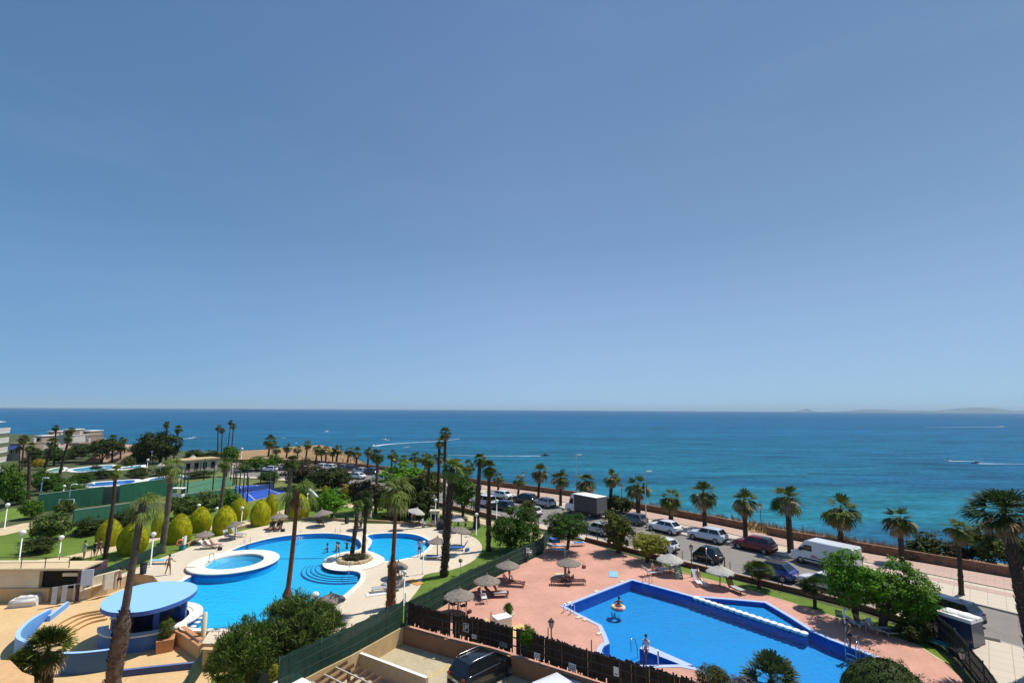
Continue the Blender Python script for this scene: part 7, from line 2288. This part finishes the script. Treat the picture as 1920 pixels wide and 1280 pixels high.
def rotd(a, L, x=0.0):
    return Vector((x, math.sin(a) * L, -math.cos(a) * L))


def person(label, px, py, deg, z=.02, lean=0, hip=(0, 0), knee=(0, 0), sh=(10, 10), el=(15, 15), splay=4, seat=None, skin=None, clothes=('shorts',), cm=None, cm2=None, hat=None, hair=True, tilt=0, scale=1.0, arm_out=(6, 6), waist=None, group=None, lift=0):
    """jointed figure; angles in degrees, 0 = hanging straight down; left, right. waist: the level of the water that the figure stands in"""
    t = empty('person', G(px, py, z), label, 'person', group, rz=R(deg) - PI / 2)
    t.scale = (scale,) * 3
    hipa = [R(a) for a in hip]; kn = [R(a) for a in knee]
    drop = [.45 * math.cos(h) + .44 * math.cos(h - k) for h, k in zip(hipa, kn)]
    H = (max(drop) + .085) if seat is None else seat + .11
    H += lift
    V, E, Rr = [], [], []

    def add(p, r, link_to=None):
        V.append(Vector(p)); Rr.append(r)
        if link_to is not None: E.append((link_to, len(V) - 1))
        return len(V) - 1
    up = Vector((0, math.sin(R(lean)), math.cos(R(lean))))
    fw = Vector((0, math.cos(R(lean)), -math.sin(R(lean))))
    P0 = Vector((0, 0, H))
    pel = add(P0, (.135, .105))
    wai = add(P0 + up * .20, (.125, .095), pel)
    che = add(P0 + up * .38, (.15, .105), wai)
    upc = add(P0 + up * .50, (.13, .08), che)
    nec = add(P0 + up * .57, .052, upc)
    n2 = add(P0 + up * .62, .05, nec)
    h1 = add(P0 + up * .68 + fw * .02, (.072, .085), n2)
    h2 = add(P0 + up * .76 + fw * .015, (.078, .095), h1)
    h3 = add(P0 + up * .83 + fw * .005, (.055, .065), h2)
    head_c = P0 + up * .755 + fw * .015
    nose = add(P0 + up * .735 + fw * .115, .014, h2)
    tops = []
    for i, s in enumerate((-1, 1)):
        a = hipa[i]; b = hipa[i] - kn[i]
        hj = add(P0 + Vector((s * .085, 0, -.05)), .088, pel)
        k0 = V[hj] + rotd(a, .22, s * .01 * splay * .3); k0i = add(k0, .078, hj)
        k1 = V[hj] + rotd(a, .43, s * .02 * splay * .3); ki = add(k1, .056, k0i)
        c1 = k1 + rotd(b, .16); ci = add(c1, .056, ki)
        an = k1 + rotd(b, .41); ai = add(an, .036, ci)
        f = Vector((0, math.cos(min(0, b) * .5), 0)).normalized() if abs(b) < 1 else Vector((0, .5, -.8))
        he = add(an + Vector((0, -.02, -.045)), .036, ai)
        add(an + f * .16 + Vector((0, 0, -.055)), .028, ai)
        tops.append((hj, k0i, ki))
        # arm
        A = R(sh[i]) + R(lean) * 0; B = A + R(el[i])
        o = math.sin(R(arm_out[i]))
        sj = add(P0 + up * .47 + Vector((s * .17, 0, 0)), .058, upc)
        e1 = V[sj] + rotd(A, .29) + Vector((s * o * .29, 0, 0)); e0 = add(V[sj].lerp(e1, .5), .047, sj); ei = add(e1, .038, e0)
        w1 = e1 + rotd(B, .25) + Vector((s * o * .1, 0, 0)); wi = add(w1, .027, add(e1.lerp(w1, .45), .036, ei))
        dB = rotd(B, 1)
        pa = add(w1 + dB * .07, (.035, .018), wi)
        side = Vector((0, math.cos(B), math.sin(B)))
        for q in range(4):
            b1 = add(w1 + dB * (.115) + side * (.03 - .02 * q), .009, pa)
            add(w1 + dB * (.15 - .012 * abs(q - 1.4)) + side * (.032 - .021 * q) - Vector((s * .012, 0, 0)), .007, b1)
        th = add(w1 + dB * .055 + side * .05, .010, pa); add(w1 + dB * .085 + side * .06, .008, th)
    body = skin_obj('body', V, E, Rr, skin or m_skin, t)
    if hair:
        mb = MB(); mb.sphere((0, 0, 0), .112, 8, sz=1.05)
        keep = []
        mb.v = [(x * .9, y * (1.05), z_ if z_ > -.03 or y < 0 else -.03 + (z_ + .03) * .02) for x, y, z_ in mb.v]
        c = head_c + up * .03 - fw * .022
        o = part('hair', mb, m_hair, t, loc=c); o.rotation_euler = (-R(lean), 0, 0)
    if hat:
        mb = MB(); mb.lathe([(.2, 0), (.11, .015), (.1, .11), (.001, .13)], 18); o = part('hat', mb, hat, t, loc=head_c + up * .06); o.rotation_euler = (-R(lean), 0, 0)
    for s in (-1, 1):
        mb = MB(); mb.sphere((0, 0, 0), .013, 4); part('eye', mb, m_hair, t, loc=head_c + fw * .088 + Vector((s * .034, 0, 0)) + up * .01)
    # clothes grow along the same bones, a little fuller
    if 'shorts' in clothes or 'trunks' in clothes:
        L_ = .95 if 'shorts' in clothes else .5
        vs = [P0 + up * .08, P0]; es = [(0, 1)]; rr = [(.148, .118), (.152, .122)]
        for (hj, k0i, ki) in tops:
            i0 = len(vs); vs += [V[hj], V[hj].lerp(V[k0i], L_)]; es += [(1, i0), (i0, i0 + 1)]; rr += [.108, .098]
        skin_obj('shorts', vs, es, rr, cm2 or m_navy, t)
    if 'dress' in clothes or 'shirt' in clothes:
        vs = [P0 + up * .0, P0 + up * .2, P0 + up * .38, P0 + up * .505]; es = [(0, 1), (1, 2), (2, 3)]; rr = [(.155, .125), (.142, .112), (.166, .12), (.145, .09)]
        if 'dress' in clothes:
            vs.append(P0 + rotd((hipa[0] + hipa[1]) / 2, .42)); es.append((0, 4)); rr.append((.20, .17))
        for i, s in enumerate((-1, 1)):
            A = R(sh[i]); sj = P0 + up * .47 + Vector((s * .17, 0, 0)); o_ = math.sin(R(arm_out[i]))
            i0 = len(vs); vs += [sj, sj + rotd(A, .16) + Vector((s * o_ * .16, 0, 0))]; es += [(3, i0), (i0, i0 + 1)]; rr += [.072, .062]
        skin_obj('dress' if 'dress' in clothes else 'shirt', vs, es, rr, cm or m_whites, t)
    if 'bikini' in clothes:
        skin_obj('swimsuit', [P0 + up * .02, P0 - Vector((0, 0, .06))], [(0, 1)], [(.142, .112), (.125, .10)], cm or m_navy, t)
        skin_obj('swim_top', [P0 + up * .36, P0 + up * .42], [(0, 1)], [(.158, .114), (.154, .11)], cm or m_navy, t)
    if tilt: t.rotation_euler = (R(tilt), 0, R(deg) - PI / 2)
    return t


def face_px(px, py, qx, qy): A, B = G(px, py), G(qx, qy); return math.degrees(math.atan2(B.y - A.y, B.x - A.x))


person('tanned person in dark shorts standing at the right rim of the angular pool', 1594, 1213, face_px(1594, 1213, 1560, 1225), lean=8, hip=(14, -10), knee=(4, 12), sh=(35, 20), el=(25, 20), skin=m_skint)
person('person in a white shirt sitting on the peninsula tip of the angular pool', 1212, 1216, face_px(1214, 1216, 1196, 1290), z=.05, scale=.95, seat=.0, lean=6, hip=(80, 80), knee=(84, 84), sh=(30, 30), el=(35, 35), clothes=('shirt', 'shorts'), cm=m_whites, cm2=m_whites)
# swimmer in the ring
p = G(1159, 1141, -.1)
t = empty('swim_ring', p, 'colourful inflatable ring floating in the angular pool', 'inflatable ring')
mb = MB(); mb.lathe([(.42 + .16 * math.cos(2 * PI * i / 12), .16 * math.sin(2 * PI * i / 12) + .12) for i in range(13)], 30)
for i, f in enumerate(mb.f):
    mb.m[i] = (i % 30) // 5 % 3
part('tube', mb, [mat('ring_yellow', (.70, .50, .10), rough=.4), mat('ring_pink', (.62, .20, .22), rough=.4), mat('ring_cream', (.72, .62, .45), rough=.4)], t)
person('dark haired person sitting in the inflatable ring', 1159, 1141, 95, z=-.28, seat=.12, lean=-22, hip=(78, 78), knee=(20, 20), sh=(30, 30), el=(20, 20), arm_out=(50, 50), clothes=('bikini',), skin=m_skint)
# left pool side
person('person in a blue shirt and dark shorts standing at the rim of the children pool', 786, 1043, face_px(786, 1043, 770, 1030), lean=3, hip=(3, -3), clothes=('shirt', 'shorts'), cm=mat('blue_shirt', (.25, .42, .62), rough=.9), sh=(30, 5), el=(60, 20))
person('tanned bather walking on the deck between the blue towel lounger and the pool', 315, 1077, face_px(315, 1077, 340, 1085), lean=2, hip=(12, -14), knee=(5, 14), sh=(30, -20), el=(60, 30), arm_out=(25, 20), clothes=('trunks',), skin=m_skint)
person('bare chested person in dark shorts standing by the grey gate', 222, 1104, face_px(222, 1104, 200, 1085), lean=0, sh=(25, 80), el=(30, 10), arm_out=(10, 50), clothes=('shorts',))
person('person in a pale patterned dress walking on the garden path', 157, 1047, face_px(157, 1047, 120, 1060), lean=2, hip=(10, -8), clothes=('dress',), cm=m_floral, sh=(20, -10))
person('person in dark swimwear with a beach bag on the garden path', 176, 1046, face_px(176, 1046, 230, 1025), lean=4, hip=(14, -12), knee=(2, 10), clothes=('shorts', 'shirt'), cm=m_navy, sh=(20, -20))
person('second person in dark swimwear following on the garden path', 185, 1043, face_px(185, 1043, 230, 1025), lean=4, hip=(-12, 14), knee=(10, 2), clothes=('bikini',), sh=(-20, 20))
# bathers in the big pool
for lab, x, y, d, sk in (('bather standing in the big pool furthest left of the island group', 613.5, 1043, 200, m_skint), ('bather standing in the big pool close to the island, left of a pair', 630, 1040, 30, m_skin),
                         ('bather standing in the big pool close to the island, right of a pair', 635, 1041, 200, m_skin), ('bather with raised arm by the island trunks', 650, 1036, 120, m_skint)):
    person(lab, x, y, d, z=-1.0, lean=3, hip=(4, 4), knee=(88, 88), sh=(60, 20) if 'raised' not in lab else (150, 60), el=(30, 20), arm_out=(30, 30), clothes=('trunks',), skin=sk)
person('swimmer splashing near the far rim of the big pool', 559, 1012, 60, z=-.72, seat=.1, lean=60, hip=(20, -10), sh=(150, 60), el=(10, 20), arm_out=(40, 20), clothes=('trunks',))
mb = MB(); rs = random.Random(4); c = G(559, 1012, -.1)
for k in range(70):
    a = rs.uniform(0, 6.28); r = rs.uniform(.1, .9); mb.sphere((c.x + r * math.cos(a), c.y + r * math.sin(a), -.1 + rs.uniform(0, .5) * (1 - r * .8)), rs.uniform(.02, .07), 3)
o = mb.build('foam', m_foam); o['kind'] = 'stuff'; o['label'] = 'white splash round the swimmer in the big pool'


def recliner(lab, px, py, deg, **k):
    person(lab, px, py, deg, seat=.36, lean=k.pop('lean', -38), hip=(86, 80), knee=(2, 12), sh=(10, 25), el=(20, 40), **k)


recliner('person reclining under the parasol by the lifebuoy, left', 388, 1029, 10, clothes=('bikini',), skin=m_skint)
recliner('person in pinkish swimwear reclining beside the lifebuoy parasol', 399, 1027, 10, clothes=('trunks',), cm2=m_cloth_r)
recliner('dark dressed person on the left dark lounger by the pale drooping palm', 508, 994, -80, clothes=('shirt', 'shorts'), cm=m_cloth_d)
recliner('dark dressed person on the right dark lounger by the pale drooping palm', 521, 993, -80, clothes=('shirt', 'shorts'), cm=m_navy)
recliner('bather sitting on the white lounger by the pool ladder', 1224, 1077, 20, clothes=('trunks',), lean=-5)
recliner('bather leaning back on the white lounger right of the lantern', 1310, 1092, -95, clothes=('bikini',), lean=-20)
recliner('bather lying in the lone parasol shade on the left dark lounger', 1057, 1095, 175, clothes=('trunks',), skin=m_skint)
recliner('bather lying on the maroon lounger by the white folded chairs', 963, 1097, -10, clothes=('bikini',), lean=-30)
recliner('bather lying on the maroon lounger with grey foot end', 931, 1117, 5, clothes=('trunks',), skin=m_skint, lean=-30)
recliner('bather on the white lounger with light blue towel in the leafy shade', 1612, 1175, 15, clothes=('trunks',))
person('person in a red top sitting under the parasol behind the lime crowned palm', 747, 1082, 200, seat=.45, lean=5, hip=(85, 85), knee=(85, 85), sh=(30, 30), el=(50, 50), clothes=('shirt', 'shorts'), cm=m_cloth_r)
person('seated person in dark clothes between the island palm trunks', 670, 993, 250, seat=.2, lean=12, hip=(95, 95), knee=(100, 100), sh=(40, 40), el=(40, 40), clothes=('shirt', 'shorts'), cm=m_cloth_d)
person('second seated person in dark clothes between the island palm trunks', 676, 992, 230, seat=.3, lean=-5, hip=(85, 85), knee=(70, 70), sh=(20, 20), clothes=('shirt', 'shorts'), cm=m_cloth_d)
person('person standing in the shade under the pale tilted parasol', 773, 985, 300, clothes=('trunks',), lean=2)
person('child standing by the shady tables beside the roadside trunk', 822, 993, 280, clothes=('shirt', 'shorts'), cm=m_cloth_r, scale=.8)
